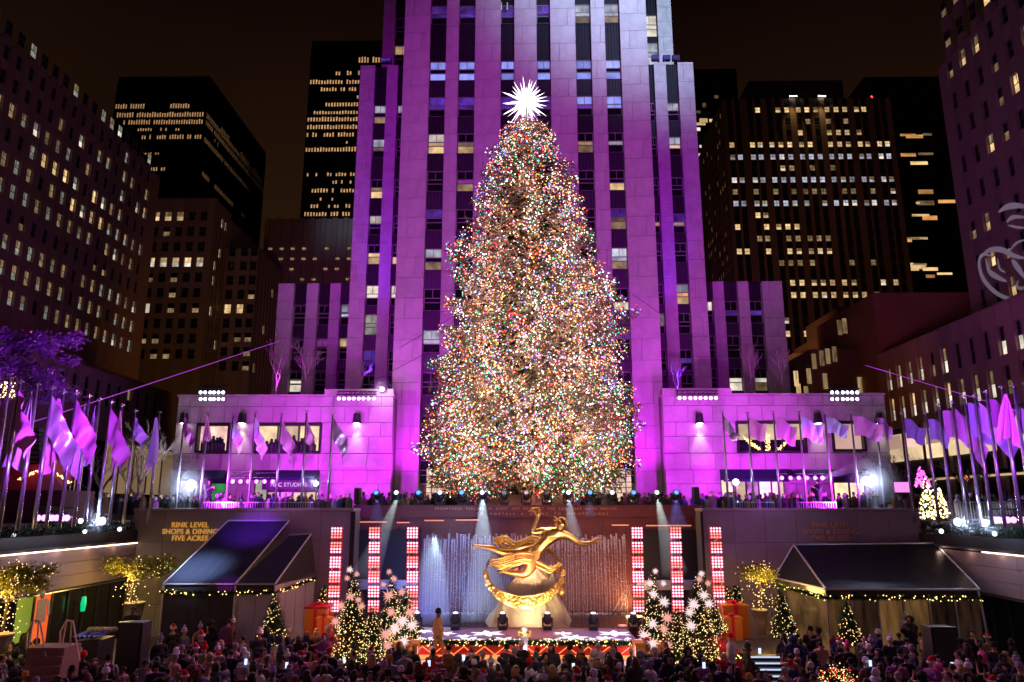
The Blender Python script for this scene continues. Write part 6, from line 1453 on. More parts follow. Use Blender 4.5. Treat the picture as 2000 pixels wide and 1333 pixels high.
# low garland on the right platform edge, wreath of lights bottom right
garland([V((at(1393, 1258, 34.2).x, 34.3, -6.3)), V((at(1450, 1258, 34.2).x, 34.3, -6.3))], .13, 700, 'short fir garland on the edge of the right red platform', nb=24, seed=31)
wr = thing('light_wreath', 'cluster wreath of red and gold lights low at bottom right in front of the crowd', 'wreath', at(1632, 1325, 24)); wb = MB(); rw = random.Random(3)
for k in range(330):
    t = rw.uniform(0, 6.28); q = rw.gauss(0, .09); c = at(1633, 1330, 24.2); wb.mi = 0 if rw.random() < .55 else 1; wb.octa((c.x+math.cos(t)*(.42+q), c.y+rw.gauss(0, .1), c.z+math.sin(t)*(.26+q)), rw.uniform(.012, .024))
wb.build('light_bulb', ['bulb_cream', 'tb_red'], wr, kind='stuff'); wl_ = MB()
for k in range(900): t = rw.uniform(0, 6.28); p = V((c.x+math.cos(t)*.42, c.y, c.z+math.sin(t)*.26)); d = V((rw.gauss(0, 1), rw.gauss(0, 1), rw.gauss(0, 1))).normalized(); q_ = d.cross(V((.1, .9, .2))).normalized()*.015; wl_.poly(p-q_, p+q_, p+d*.2)
wl_.build('foliage', 'fir', wr); MB().tube([(c.x, c.y, FZ), (c.x, c.y, c.z-.2)], .05, 6).build('stand', 'black_metal', wr)
# ================================================================ POTTED TREES
def leafy(c, sc, n, lab, pot=None, mat='leaf_gold', bulb='bulb_cream', nb=160, seed=0, hang=1.0, cat='tree', glowp=90, name='potted_tree', stem=True, trunkz=None, ls=1.0, ncl=16):
    glowp *= 2.6
    rg = random.Random(seed); t = thing(name, lab, cat, (c.x, c.y, trunkz if trunkz is not None else c.z-2)); lf = MB(); bb = MB(); clumps = [(V((rg.uniform(-1, 1)*sc[0], rg.uniform(-1, 1)*sc[1], rg.uniform(-1, 1)*sc[2])), rg.uniform(.3, .6)) for _ in range(ncl)]
    for i in range(n):
        k, r_ = rg.choice(clumps); p = c+k+V((rg.gauss(0, r_*.5), rg.gauss(0, r_*.5), rg.gauss(0, r_*.28))); d = V((rg.uniform(-1, 1), rg.uniform(-1, 1), rg.uniform(-1, .5))).normalized(); x = d.cross(V((rg.random(), .4, .5))).normalized()*.035*ls; lf.poly(p, p+d*.07*ls+x, p+d*.16*ls, p+d*.07*ls-x)
    lf.build('crown', mat, t)
    for i in range(nb):
        if rg.random() < .5: k, r_ = rg.choice(clumps); p = c+k+V((rg.gauss(0, r_*.5), -.2, rg.gauss(0, .2)))
        else: p = c+V((rg.gauss(0, .22+.12*hang), rg.uniform(-.3, .1), -rg.random()*hang*1.9))
        bb.octa(p, rg.uniform(.018, .032))
    bb.build('light_bulb', bulb, t, kind='stuff')
    if stem:
        z0 = trunkz if trunkz is not None else c.z-2; m = MB().tube([(c.x, c.y, z0), (c.x+.05, c.y, c.z)], [.07, .05], 6)
        for k, r_ in clumps[:9]: m.tube([c-V((0, 0, .3)), c+k*.5-V((0, 0, .1)), c+k], [.04, .03, .015], 4)
        m.build('trunk', 'bark', t)
    if glowp: lamp('tree_light_glow', c+V((0, -.8, -.7)), glowp, (1, .66, .16), r=.4)
    return t
pbr('leaf_gold', (.26, .24, .03), .6, var=.4, vscale=4); pbr('pot', (.42, .36, .28), .7, var=.1)  # yellow light of the bulbs is put into the leaf colour
def pot(px, ytop, ybot, Y, rpx, lab):
    a = at(px, ytop, Y); b = at(px, ybot, Y); r_ = rpx*Y/F; o = MB().lathe([(r_*.5, b.z), (r_*.85, b.z+(a.z-b.z)*.5), (r_, a.z-.08), (r_*1.04, a.z-.08), (r_*1.04, a.z), (r_*.9, a.z), (r_*.88, a.z-.1)], (a.x, Y, 0), 20).build('plant_pot', 'pot', None, True); tag(o, lab, 'plant pot'); return a
leafy(at(262, 1108, 40), (2.0, .6, .35), 5200, 'wide yellow-lit potted tree in the left corner beside the tent', seed=3, trunkz=at(262, 1176, 40).z); pot(264, 1176, 1232, 40, 17, 'tall tapered pale pot under the yellow-lit tree in the left corner')
leafy(at(20, 1128, 30), (1.5, .6, .35), 5200, 'yellow-lit potted tree at the far left edge', seed=5, nb=300, hang=1.2, trunkz=at(10, 1235, 30).z); pot(4, 1238, 1275, 29.5, 20, 'round pale pot at the left edge of the rink')
leafy(at(1482, 1120, 41), (.6, .4, .3), 1800, 'yellow-lit tree trunk wrapped in lights by the right tent', seed=6, nb=190, hang=1.0, trunkz=at(1480, 1190, 41).z, glowp=55); pot(1483, 1190, 1240, 41, 14, 'shadowed pot under the yellow-lit tree by the right tent')
# leafy tree with violet light put into its leaf colour; bare terrace trees
pbr('leaf_violet', (.30, .10, .42), .6, var=.5, vscale=3); c = at(35, 715, 38)
leafy(c, (2.6, 1.4, 1.7), 15000, 'broad leafy tree lit violet behind the far left flags', mat='leaf_violet', bulb='bulb_pinkish', nb=40, seed=8, hang=.4, glowp=0, name='leafy_tree', trunkz=SZ, ls=1.5, ncl=60); spot('tree_flood', (c.x+6, 30, 2), c, 480, (.42, .03, 1), 50, 1, .3)
def bare(px, ytop, Y, spread, lab, mat, seed, zb=SZ, lv=5, name='bare_tree', base=.14):
    rg = random.Random(seed); top = at(px, ytop, Y); H = top.z-zb; t = thing(name, lab, 'tree', (top.x, Y, zb)); mb = MB()
    def grow(p, d, L_, r_, k):
        m_ = p+d*L_*.5+V((rg.gauss(0, .04)*L_, rg.gauss(0, .04)*L_, 0)); e = p+d*L_; mb.tube([p, m_, e], [r_, r_*.85, r_*.7], 4 if k > 1 else 6, False)
        if k >= lv: return
        for i in range(3 if k > 0 else 4):
            a = V((rg.gauss(0, 1), rg.gauss(0, .6), rg.uniform(-.1, .7))); nd = (d+a.normalized()*spread).normalized(); grow(e if i else m_, nd, L_*rg.uniform(.6, .82), r_*.6, k+1)
    grow(V((top.x, Y, zb)), V((0, 0, 1)), H*.34, base, 0); mb.build('branches', mat, t); return t
pbr('bark_pale', (.36, .30, .25), .8)
bare(285, 822, 50, .85, 'bare tree with white-lit twigs left of the left wing', 'bark_pale', 4); spot('tree_flood', (at(285, 900, 46).x, 44, 1), at(290, 860, 50), 900, (1, .9, .78), 50, 1, .2)
bare(212, 850, 49, .8, 'dim bare tree behind the left flags', 'bark', 6); bare(1765, 880, 50, .9, 'bare dark tree at the right end of the right wing', 'bark', 9); bare(1880, 880, 47, .9, 'bare dark tree behind the right row of flags', 'bark', 12)
for px, yt, lb_ in ((545, 660, 'far left of the roof'), (601, 668, 'left of the roof centre'), (706, 700, 'nearest the tower on the left'), (1322, 690, 'nearest the tower on the right'), (1462, 668, 'right of the roof centre'), (1522, 672, 'far right of the roof')):
    bare(px, yt, 60.5, .55, 'thin bare sapling on the wing roof, ' + lb_, 'bark_pale', px, zb=at(px, 772, 60.5).z, lv=4, name='roof_sapling', base=.06)
# ================================================================ RED KIOSK, BARRIERS, LOUDSPEAKERS, STEPS
kz = thing('market_stall', 'red market stall with white-lit gable at the far left of the terrace', 'stall', (at(60, 960, 42).x, 42, SZ))
a, b, c_, d_ = at(-30, 918, 41), at(82, 905, 41), at(128, 955, 41), at(-30, 958, 41)
MB().slab([d_, V((b.x, 41, d_.z)), b, V((d_.x, 41, a.z))], (0, 3, .4)).build('roof', 'stall_red', kz); MB().box(d_.x, 41.1, SZ, at(125, 960, 41).x, 44, d_.z).build('wall', 'stall_dark', kz); pbr('stall_red', (.32, .02, .025), .7); pbr('stall_dark', (.06, .01, .012), .8)
g_ = MB().slab([at(70, 958, 40.9), at(128, 958, 40.9), at(92, 912, 40.9)], (0, .15, 0)).build('gable', 'stall_pale', kz); pbr('stall_pale', (.30, .08, .10), .7)
garland([at(38, 937, 40.7), at(88, 913, 40.7), at(140, 945, 40.7)], .07, 200, '', nb=70, seed=40, par=kz, br=.04)
o = MB()
for i in range(60): p = at(0+rb.random()*30, 745+rb.random()*32, 37); o.octa(p, .03)
tag(o.build('string_light', 'bulb_warm'), 'short string of warm lights in the violet tree', 'string lights', 'stuff')
def barrier(px, Y, lab, w=2.3):
    a = at(px, 985, Y); t = thing('crowd_barrier', lab, 'barrier', (a.x, Y, SZ)); m = MB(); z0, z1 = SZ+.12, SZ+1.12
    m.tube([(a.x, Y, SZ), (a.x, Y, z1), (a.x+w, Y, z1), (a.x+w, Y, SZ)], .03, 6); m.tube([(a.x, Y, z0), (a.x+w, Y, z0)], .02, 5); m.build('frame', 'steel', t)
    for k in range(14): ubox('bar', t, a.x+w*(k+1)/15-.01, Y-.01, z0, a.x+w*(k+1)/15+.01, Y+.01, z1, 'steel')
for i, px in enumerate((395, 475, 540, 1440, 1560, 1850, 1895, 1935)): barrier(px, 47.4 if px < 1700 else 45.5-(px-1850)*.05, 'steel crowd barrier on the terrace edge, %s from the left' % ORDW[i])
def speaker(px, y0, y1, Y, wpx, lab):
    a = at(px, y1, Y); b = at(px, y0, Y); w = wpx*Y/F/2; t = thing('loudspeaker', lab, 'loudspeaker', (a.x, Y, a.z)); MB().box(a.x-w, Y, a.z, a.x+w, Y+.7, b.z).build('cabinet', 'black_metal', t); MB().box(a.x-w*.85, Y-.03, a.z+.1, a.x+w*.85, Y-.003, b.z-.1).build('grille', 'dark_metal', t); ubox('top_edge', t, a.x-w, Y-.02, b.z, a.x+w, Y+.1, b.z+.03, 'steel')
speaker(244, 1217, 1330, 30, 46, 'tall black loudspeaker stack at lower left'); speaker(1851, 1226, 1300, 30, 46, 'black loudspeaker box in front of the right tent'); speaker(1362, 952, 985, 47.3, 10, 'slim black loudspeaker on the wall right of the tree'); speaker(696, 954, 985, 47.3, 9, 'slim black loudspeaker on the wall left of the tree')
speaker(1735, 910, 985, 47.5, 14, 'tall dark blue-lit cabinet at the end of the right wing')
ws = thing('timber_steps', 'pale timber steps with two angled handrails at lower left', 'steps', (at(95, 1290, 27).x, 27, FZ))
a = at(68, 1260, 27); b = at(140, 1260, 27)
for k in range(4): ubox('tread', ws, a.x+k*.22, 26.6-k*.26, FZ, b.x+k*.12, 27.6-k*.26 if k == 0 else 26.86-k*.26, at(90, 1262, 27).z-k*.24, 'new_timber')
pbr('pale_timber', (.75, .55, .38), .7); pbr('new_timber', (.26, .15, .10), .7, var=.15, vscale=4, stretch=(1, 6, 1))
for x0 in (53, 118):
    for (u, v, u2, v2, Y, Y2) in ((x0, 1275, x0+12, 1212, 27.6, 27.6), (x0+12, 1212, x0+25, 1214, 27.6, 27.4), (x0+25, 1214, x0+38, 1290, 27.4, 26.4), (x0+17, 1290, x0+22, 1216, 27.0, 27.3), (x0, 1235, x0+12, 1212, 28, 27.6), (x0-2, 1268, x0, 1235, 28, 28)):
        MB().bar(at(u, v, Y), at(u2, v2, Y2), .04, .05).build('handrail', 'pale_timber', ws)
la = thing('speaker_array', 'tall black line array of loudspeakers hanging behind the far left flags', 'loudspeaker', at(62, 900, 43))
for k in range(12):
    a = at(60, 836+k*9, 43); MB().box(a.x-.5, 43, a.z-.22, a.x+.5, 43.6, a.z).build('speaker_box', 'black_metal', la); MB().box(a.x-.45, 42.96, a.z-.17, a.x+.45, 42.995, a.z-.04).build('grille', 'steel', la)
tw = thing('truss_tower', 'violet-blue lit lattice lighting truss behind the left flags', 'truss', at(146, 900, 44)); m = MB(); a = at(146, 862, 44)
for sx in (-.3, .3):
    for sy in (0, .6): m.tube([(a.x+sx, 44+sy, SZ), (a.x+sx, 44+sy, a.z)], .05, 5)
for k in range(9): z = SZ+(a.z-SZ)*k/9; z2 = SZ+(a.z-SZ)*(k+1)/9; m.tube([(a.x-.3, 44, z), (a.x+.3, 44, z2)], .03, 4); m.tube([(a.x+.3, 44, z), (a.x-.3, 44, z)], .03, 4)
m.build('lattice', 'steel', tw); spot('truss_light', (a.x+.6, 42.6, SZ+.3), (a.x, 44, 3), 260, (.14, .05, 1), 90, 1, .1)
# blue cloth over a table, lower left
tb = thing('covered_table', 'table covered in crumpled violet-blue cloth with white bags, lower left', 'table', (at(185, 1260, 31).x, 31, FZ))
a, b = at(158, 1240, 31), at(212, 1240, 31); cloth(V((a.x, 30.4, a.z)), V((b.x, 30.4, a.z)), V((b.x, 31.8, a.z+.1)), V((a.x, 31.8, a.z+.1)), 30, 14, .09, 'cloth_blue', 'cloth', tb); pbr('cloth_blue', (.10, .07, .35), .5, bump=.6, bscale=5); ubox('table', tb, a.x+.1, 30.5, FZ, b.x-.1, 31.7, a.z-.15, 'black_metal')
bg_ = MB()
for k in range(5): bg_.ball((a.x+.25+k*.22, 31.3, a.z+.16), .16, 8, 5, (1.3, .8, .6))
bg_.build('bag', 'pot', tb, True)
# traffic signal and pink screen
ts = thing('traffic_signal', 'traffic signal with red-orange hand glowing behind the right flags', 'traffic light', at(1886, 935, 52)); p = at(1886, 935, 52); MB().tube([(p.x, 52.2, SZ), (p.x, 52.2, p.z+.2)], .07, 6).build('pole', 'dark_metal', ts); MB().box(p.x-.22, 51.95, p.z-.3, p.x+.22, 52.15, p.z+.3).build('signal_box', 'black_metal', ts); MB().ball((p.x, 51.92, p.z), .17, 8, 6, (.8, .3, 1.2)).build('signal_lamp', 'strip_red', ts); glow('strip_red', (1, .25, .08), 2.4)
p = at(1762, 952, 49); sc_ = thing('pink_screen', 'small glowing pink screen on the right terrace', 'screen', p); MB().box(p.x-.45, 49, p.z-.32, p.x+.5, 49.1, p.z+.32).build('screen_panel', 'flood_pinkdim', sc_); MB().tube([(p.x, 49.15, SZ), (p.x, 49.15, p.z-.3)], .04, 6).build('stand', 'black_metal', sc_); glow('flood_pinkdim', (.95, .3, .85), 1.0)
# ================================================================ PEOPLE
rp7 = random.Random(33)
for n_, c_ in (('skin_light', (.52, .28, .20)), ('skin_mid', (.36, .19, .12)), ('skin_dark', (.13, .07, .045))): pbr(n_, c_, .55, var=.08)
pbr('trousers', (.03, .03, .045), .8); 
COATS = {'black': (.018, .018, .02), 'charcoal': (.05, .05, .055), 'navy': (.02, .03, .09), 'brown': (.14, .07, .035), 'grey': (.22, .21, .22), 'cream': (.60, .54, .46), 'red': (.45, .02, .02), 'plum': (.20, .05, .20), 'blue': (.05, .12, .42), 'pink': (.65, .10, .28), 'olive': (.10, .10, .05), 'white': (.72, .70, .72), 'tan': (.60, .30, .13), 'camel': (.42, .27, .14)}
for k_, c_ in COATS.items(): pbr('coat_'+k_, c_, .8, var=.12, vscale=6, bump=.2, bscale=18)
for k_, c_ in (('brown', (.05, .025, .012)), ('black', (.012, .01, .01)), ('blonde', (.42, .27, .11)), ('grey', (.35, .33, .32)), ('auburn', (.16, .05, .02))): pbr('hair_'+k_, c_, .6, bump=.5, bscale=30)
for k_, c_ in (('red', (.60, .015, .015)), ('white', (.78, .74, .74)), ('grey', (.28, .27, .30)), ('black', (.015, .015, .018)), ('pink', (.80, .08, .35)), ('blue', (.06, .13, .45)), ('lilac', (.48, .32, .58)), ('mustard', (.62, .33, .05)), ('green', (.02, .22, .12))): pbr('hat_'+k_, c_, .9, bump=.8, bscale=25)
def nodes_body(pose):
    lean = .0; step = .22 if pose == 'walk' else .05
    n = [('hip', None, (0, 0, .95), (.15, .11)), ('waist', 'hip', (0, 0, 1.10), (.135, .095)), ('chest', 'waist', (0, .0, 1.30), (.165, .11)), ('collar', 'chest', (0, .01, 1.43), (.11, .08)), ('neck', 'collar', (0, .015, 1.52), .052), ('jaw', 'neck', (0, -.005, 1.60), (.066, .078)), ('brow', 'jaw', (0, -.0, 1.68), (.074, .092)), ('crown', 'brow', (0, .015, 1.75), (.055, .07))]
    for s, t in ((-1, 'l'), (1, 'r')):
        fy = -step*s; by = .0
        n += [('h'+t, 'hip', (s*.09, 0, .88), .10), ('k'+t, 'h'+t, (s*.10, fy*.5-.02, .50), .066), ('a'+t, 'k'+t, (s*.10, fy+.04, .09), .042), ('f'+t, 'a'+t, (s*.11, fy-.14, .04), (.04, .035))]
        sh = (s*.19, .01, 1.41)
        if pose == 'phone' and s > 0: el, wr = (.27, -.22, 1.38), (.17, -.34, 1.62); hd = (0, -.02, 1)
        elif pose == 'both': el, wr = (s*.24, -.12, 1.17), (s*.10, -.30, 1.36); hd = (-s*.5, -.5, .5)
        elif pose == 'fold': el, wr = (s*.27, -.05, 1.16), (s*.06, -.25, 1.15); hd = (-s*.8, -.4, .1)
        else: el, wr = (s*.26, .03, 1.15), (s*.27, -.08, .90); hd = (0, -.15, -1)
        n += [('s'+t, 'collar', sh, .075), ('e'+t, 's'+t, el, .05), ('w'+t, 'e'+t, wr, .032)]
        w = V(wr); d = V(hd).normalized(); side = d.cross(V((0, 1, 0)) if abs(d.y) < .8 else V((1, 0, 0))).normalized()
        pm = w+d*.06; n.append(('p'+t, 'w'+t, tuple(pm), (.038, .02)))
        for q in range(4): b = pm+side*((q-1.5)*.022)+d*.03; e = b+d*(.055-.006*abs(q-1.2)); n += [('q%d%s' % (q, t), 'p'+t, tuple(b), .011), ('r%d%s' % (q, t), 'q%d%s' % (q, t), tuple(e+V((0, -.012, 0))), .009)]
        th = w+d*.035-side*.04*s; n.append(('t'+t, 'p'+t, tuple(th+d*.02), .012))
    return n
def body_mesh(pose):
    pts, ed = chain(nodes_body(pose)); me = skin('person_body', pts, ed, 0, 1, .019)
    # face relief
    nose = V((0, -.098, 1.652)); 
    for v in me.vertices:
        c = v.co
        if c.z > 1.5 and c.y < -.03:
            d = (V((c.x*1.6, 0, c.z-1.648))).length
            if d < .03: v.co.y -= .022*(1-d/.03)
            for sx in (-.03, .03):
                e = V((c.x-sx, 0, c.z-1.675)).length
                if e < .018: v.co.y += .010*(1-e/.018)
            if abs(c.z-1.60) < .008 and abs(c.x) < .028: v.co.y += .004
        if c.z > 1.62 and c.z < 1.69 and abs(c.x) > .068 and abs(c.y) < .03: v.co.x *= 1.12
    me.materials.clear(); me.materials.append(M['skin_light']); me.materials.append(M['trousers'])
    for p in me.polygons: p.material_index = 1 if p.center.z < 1.0 and abs(p.center.x) < .2 else 0
    return me
def coat_mesh(pose, long=False):
    n = [r for r in nodes_body(pose) if r[0] in ('hip', 'waist', 'chest', 'collar', 'sl', 'sr', 'el', 'er', 'wl', 'wr')]
    grow = {'hip': .045, 'waist': .055, 'chest': .045, 'collar': .045, 'sl': .03, 'sr': .03, 'el': .035, 'er': .035, 'wl': .022, 'wr': .022}
    out = []
    for nm, par_, p, r in n:
        r = r if isinstance(r, tuple) else (r, r); g = grow[nm]; out.append((nm, par_, p, (r[0]+g, r[1]+g)))
    out.append(('hem', 'hip', (0, 0, .58 if long else .80), (.19, .15)))
    out.append(('neckb', 'collar', (0, .02, 1.505), (.10, .095)))
    pts, ed = chain(out); me = skin('coat', pts, ed, 0, 1, .022); me.materials.clear(); me.materials.append(M['coat_black']); return me
def hatmesh(kind):
    mb = MB(); n = 16
    if kind == 'beanie': mb.lathe([(.092, -.045), (.099, -.03), (.099, .025), (.094, .03), (.094, .06), (.082, .10), (.055, .13), (.012, .142)], (0, .01, 1.70), n)
    if kind == 'pom': mb.lathe([(.098, -.02), (.106, .0), (.106, .04), (.098, .045), (.10, .07), (.085, .12), (.05, .15), (.01, .16)], (0, .01, 1.70), n); mb.ball((0, .01, 1.90), .05, 10, 7)
    if kind == 'santa':
        mb.mi = 1; mb.lathe([(.100, -.03), (.118, -.01), (.118, .04), (.098, .05)], (0, .01, 1.70), n); mb.mi = 0
        pts = [(0, .01, 1.735), (0, .02, 1.80), (.03, .04, 1.86), (.08, .07, 1.88), (.13, .09, 1.84)]; mb.tube(pts, [.100, .085, .055, .034, .02], 12); mb.mi = 1; mb.ball((.15, .10, 1.81), .036, 8, 6)
    if kind == 'hood': mb.ball((0, .035, 1.68), .135, 14, 10, (1, 1.05, 1.12), lambda p: V((p.x, max(p.y, -.055), p.z))); mb.lathe([(.12, 0), (.17, -.07), (.15, -.12)], (0, .03, 1.56), n)
    if kind == 'short': mb.ball((0, .02, 1.70), .098, 14, 10, (.92, 1.05, .95), lambda p: V((p.x, p.y if p.z > .03 or p.y > -.02 else p.y*.3+.02, p.z)))
    if kind == 'long':
        mb.ball((0, .02, 1.70), .105, 14, 10, (.98, 1.05, .98), lambda p: V((p.x, p.y if p.z > .035 or p.y > -.01 else .02+p.y*.2, p.z))); mb.lathe([(.10, .05), (.115, -.05), (.12, -.18), (.09, -.27)], (0, .055, 1.66), 12)
    if kind == 'bald': mb.ball((0, .035, 1.655), .088, 12, 8, (.95, .9, .5))
    return mb.mesh('hair' if kind in ('short', 'long', 'bald') else 'hood' if kind == 'hood' else 'hat', ['hat_grey', 'hat_white'] if kind == 'santa' else ['hat_grey'], smooth=True)
POSES = ['stand', 'phone', 'both', 'fold']
BM = {p: body_mesh(p) for p in POSES+['walk']}; CM = {(p, l): coat_mesh(p, l) for p in POSES for l in (False, True)}; CM[('walk', False)] = coat_mesh('walk', False)
HM = {k: hatmesh(k) for k in ('beanie', 'pom', 'santa', 'hood', 'short', 'long', 'bald')}
PEOPLE = []
def person(x, y, z, rz, h, pose='stand', coat='black', long=False, hat='short', hc='brown', skin_='skin_light', label=None, group=None, phone=False):
    t = bpy.data.objects.new('person', None); C.objects.link(t); t.location = (x, y, z); t.rotation_euler.z = rz; s = h/1.80; t.scale = (s*1.24, s*1.24, s*1.12); t['category'] = 'person'
    if label: t['label'] = label
    if group: t['group'] = group
    def ch(nm, me, mats):
        o = bpy.data.objects.new(nm, me); C.objects.link(o); o.parent = t
        for i, m in enumerate(mats):
            if m: o.material_slots[i].link = 'OBJECT'; o.material_slots[i].material = M[m]
        return o
    ch('body', BM[pose], [skin_, None]); ch('coat', CM[(pose, long)], ['coat_'+coat])
    if hat in ('short', 'long', 'bald'): ch('hair', HM[hat], ['hair_'+hc])
    elif hat == 'hood': ch('hood', HM['hood'], ['coat_'+coat])
    else: ch('hat', HM[hat], ['hat_'+hc, None] if hat == 'santa' else ['hat_'+hc])
    if phone and pose == 'phone':
        p = thing('phone', None, None, (0, 0, 0)) if False else None
    return t
hats = [('short', 'brown', 14), ('short', 'black', 13), ('short', 'grey', 4), ('long', 'brown', 11), ('long', 'blonde', 7), ('long', 'black', 9), ('long', 'auburn', 4), ('bald', 'grey', 2), ('beanie', 'black', 9), ('beanie', 'grey', 7), ('beanie', 'white', 4), ('beanie', 'blue', 1), ('beanie', 'red', 1.5), ('pom', 'white', 4), ('pom', 'lilac', 3), ('pom', 'grey', 2), ('pom', 'red', 1), ('pom', 'pink', 1), ('santa', 'red', 9), ('hood', 'x', 13), ('beanie', 'mustard', .6), ('beanie', 'green', .6)]
coats = [('black', 40), ('charcoal', 16), ('navy', 10), ('brown', 4), ('grey', 6), ('cream', 4), ('red', 1.5), ('plum', 4), ('blue', 1.5), ('olive', 4), ('white', 2), ('camel', 2), ('pink', 1)]
def wpick(l): return rp7.choices(l, [x[-1] for x in l])[0]
HN = {'short': 'short %s hair', 'long': 'long %s hair', 'bald': 'bald', 'beanie': '%s knit cap', 'pom': '%s bobble hat', 'santa': 'santa hat', 'hood': 'hood up'}
ZONES = [(120, 'by the timber steps'), (215, 'below the covered table'), (300, 'by the left loudspeaker'), (420, 'in front of the left tent'), (520, 'near the left tent fir'), (610, 'below the left gift boxes'), (730, 'below the tallest left fir'), (815, 'below the left front gift'), (900, 'behind the tan-suited man'), (985, 'left of the crystal pillar'), (1065, 'at the crystal pillar'), (1150, 'right of the crystal pillar'), (1240, 'at the stage right end'), (1320, 'below the right front gift'), (1420, 'below the tallest right fir'), (1500, 'at the lit steps'), (1600, 'beside the step handrails'), (1700, 'near the glowing wreath'), (1800, 'in front of the right tent'), (1900, 'by the right loudspeaker'), (9999, 'at the far right edge')]
def zone(px):
    for a, s in ZONES:
        if px < a: return s
LAB = {}
def crowd_person(px, Y, z, jit=True, terrace=False):
    p = at(px, 1280 if not terrace else 960, Y); coat = wpick(coats)[0]; hk, hc, _ = wpick(hats); pose = rp7.choices(POSES, (50, 12, 20, 18))[0]
    face = rp7.random(); rz = math.pi+rp7.gauss(0, .5) if face < .52 else rp7.gauss(0, .7) if face < .75 else rp7.choice((1, -1))*math.pi/2+rp7.gauss(0, .4)
    h = rp7.uniform(1.55, 1.84)*(.80 if rp7.random() < .06 else 1)
    t = person(p.x+rp7.uniform(-.12, .12), Y+rp7.uniform(-.25, .25), z, rz, h, pose, coat, rp7.random() < .35, hk, hc, rp7.choices(['skin_light', 'skin_mid', 'skin_dark'], (6, 3, 2))[0])
    hn = HN[hk] % hc if '%s' in HN[hk] else HN[hk]
    if terrace: zn = 'on the %s terrace' % ('left' if px < 830 else 'right'); 
    else: zn = zone(px)
    act = {'stand': '', 'phone': ' raising a hand', 'both': ' holding both hands up front', 'fold': ' with folded arms'}[pose]
    fc = 'from behind' if abs((rz % (2*math.pi))-math.pi) < .9 else 'in profile' if abs(math.sin(rz)) > .75 else 'facing camera'
    LAB.setdefault('%s-coated person, %s, %s, %s' % (coat, hn, fc, zn), []).append((t, px, Y, terrace))
    return t
n_rink = 0
for r_, (Y, sp_) in enumerate(((25.7, 31), (27.0, 29), (28.3, 30), (29.6, 30), (30.9, 33))):
    px = -10+rp7.uniform(0, 20)
    while px < 2010:
        skip = (Y > 30 and (640 < px < 740 or 1310 < px < 1400)) or (Y > 28.8 and 180 < px < 275) or (Y > 28 and 60 < px < 170 and rp7.random() < .5) or (Y < 27.5 and 1600 < px < 1660) or (Y > 28 and 1440 < px < 1545) or (Y > 30.5 and 1395 < px < 1450) or (rp7.random() < (.22 if px > 1560 or px < 330 else .08))
        if not skip: crowd_person(px, Y, FZ); n_rink += 1
        px += sp_*rp7.uniform(.75, 1.25)
for px, Y in ((340, 35.5), (352, 34), (385, 36.5), (405, 36.8), (440, 36.5), (452, 36.9), (495, 36.6), (505, 33.8), (520, 35), (560, 35.6), (600, 34.5), (612, 35), (640, 35.2), (585, 33.5), (632, 33), (545, 33.2), (470, 32.6), (430, 32.4), (390, 32.8), (350, 32.3), (310, 32.6),
              (1535, 34.6), (1552, 35), (1570, 34.2), (1590, 34.8), (1608, 34), (1628, 34.4), (1600, 32.8), (1640, 32.9), (1690, 34), (1705, 33.2), (1725, 34.2), (1740, 33), (1760, 34.3), (1780, 32.8), (1810, 33.6), (1880, 33), (1900, 34), (1930, 33.4), (1960, 32.8), (1985, 33.5), (1420, 33.0), (1455, 31.9), (1555, 32.4), (20, 31.8), (45, 32.4), (1840, 32.2)):
    crowd_person(px, Y, FZ); n_rink += 1
# terrace crowd
n_t = 0; rt7 = random.Random(5)
px_list = [p for p in range(200, 820, 12)]+[p for p in range(1240, 1760, 13)]
for px in px_list:
    if n_rink+n_t > 296: break
    if 905 < px < 1160: continue
    crowd_person(px+rt7.uniform(-5, 5), 48.2+rt7.uniform(0, 1.3), SZ, terrace=True); n_t += 1
# resolve labels that coincide: add rank by position, else share a group
for lab, l in LAB.items():
    if len(l) == 1: l[0][0]['label'] = lab
    elif len(l) == 2: a, b = sorted(l, key=lambda q: q[1]); a[0]['label'] = lab+', left twin'; b[0]['label'] = lab+', right twin'
    else:
        for i, q in enumerate(sorted(l, key=lambda q: q[1])): q[0]['label'] = lab+', %s of these' % ORDW[i]
    for q in l: q[0]['group'] = 'crowd on the terraces' if q[3] else 'crowd on the rink floor'
def trunc(s): return ' '.join(s.split()[:26])
# the rest of the terrace crowd: joined figures
bc = MB(); rg = random.Random(77)
glows = ['coat_black', 'coat_navy', 'coat_plum', 'skin_light', 'coat_charcoal', 'coat_brown', 'coat_grey', 'hat_lilac', 'hair_brown']
for i in range(520):
    px = rg.uniform(-30, 2040); 
    if 930 < px < 1140: continue
    Y = rg.uniform(49.5, 55) if 140 < px < 1850 else rg.uniform(44, 54)
    p = at(px, 970, Y); h = rg.uniform(1.5, 1.85); z = SZ; x = p.x
    bc.mi = rg.choice((0, 0, 0, 1, 2, 4, 5, 6)); bc.lathe([(.2, .3), (.24, h*.5), (.25, h*.72), (.12, h*.84)], (x, Y, z), 8)
    bc.mi = 3 if rg.random() < .3 else rg.choice((8, 8, 0, 7, 6)); bc.ball((x, Y, z+h*.92), .125, 8, 6, (.85, .95, 1.15)); bc.mi = 8; bc.ball((x, Y+.02, z+h*.955), .115, 7, 5, (.95, 1, .8))
o = bc.build('background_crowd', glows); tag(o, 'dense crowd of small dark figures standing along the street terrace', 'crowd', 'stuff')
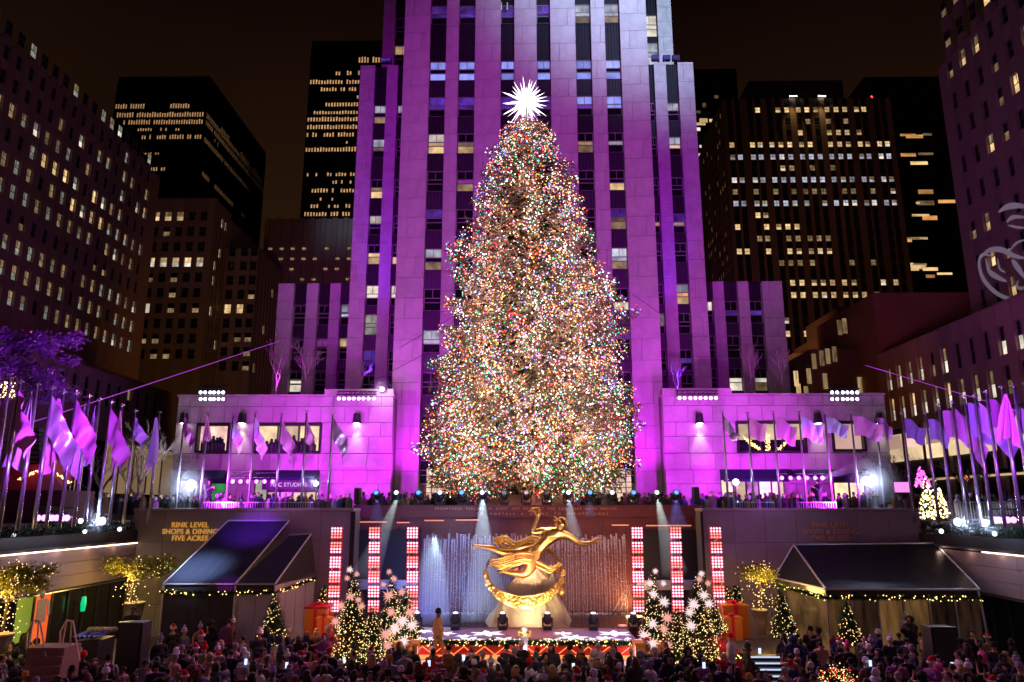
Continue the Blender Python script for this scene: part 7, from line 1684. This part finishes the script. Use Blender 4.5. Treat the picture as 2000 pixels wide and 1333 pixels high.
# band risers draped black: performers' lamps stage left and right of the terrace
# raised phones with lit screens
glow('phone_screen', (.55, .7, 1), 1.6)
for i, (px, py, Y) in enumerate(((672, 1290, 28.4), (838, 1296, 28), (905, 1285, 29), (560, 1300, 27.6), (1238, 1290, 28.6), (1484, 1272, 29.8), (1120, 1302, 27.4), (480, 1293, 28), (1375, 1300, 27.8), (1700, 1296, 28), (1860, 1300, 27.5))):
    p = at(px, py, Y); o = MB().box(p.x-.05, Y, p.z-.1, p.x+.05, Y+.012, p.z+.1).build('phone', ['phone_screen']); tag(o, 'lit phone held above the crowd, %s from the left' % ORDW[sorted((672, 838, 905, 560, 1238, 1484, 1120, 480, 1375, 1700, 1860)).index(px)], 'phone', group='phones held up in the crowd')
# man in the tan suit
mx = at(855, 1272, 33.0)
person(mx.x, 33.0, -6.33+.0, R(-90)+math.pi+R(0)-R(0)-R(0) if False else R(78), 1.86, 'walk', 'tan', False, 'beanie', 'black', 'skin_dark', 'man in tan suit and black knit cap standing at the stage front left')
# tan trousers: same suit cloth
for o in C.objects:
    if o.name.startswith('person') and o.get('label', '').startswith('man in tan'):
        for c in o.children:
            if c.name.startswith('body'): c.material_slots[1].link = 'OBJECT'; c.material_slots[1].material = M['coat_tan']
# camera operators and guards
person(at(256, 1225, 33).x, 33, -6.2, 0, 1.8, 'fold', 'black', True, 'short', 'black', 'skin_dark', 'broad man in black standing on a riser beside the pale pot at left')
person(at(1745, 1180, 37.3).x, 36.2, FZ+.5, 0, 1.7, 'fold', 'white', False, 'beanie', 'white', 'skin_mid', 'cook in white jacket and cap standing at the right tent')
person(at(1785, 1210, 34).x, 34.4, FZ+.5, R(-60), 1.8, 'both', 'black', False, 'hood', 'x', 'skin_mid', 'hunched camera operator in black hood in front of the right tent')
for k in (0, 1):
    px = (403, 1600)[k]; person(at(px, 960, 47.6).x, 47.8, SZ+.5, R(-70 if k else 70), 1.8, 'both', 'black', False, 'hood', 'x', 'skin_light', 'hooded camera operator in black raised above the %s terrace crowd' % ('left', 'right')[k])
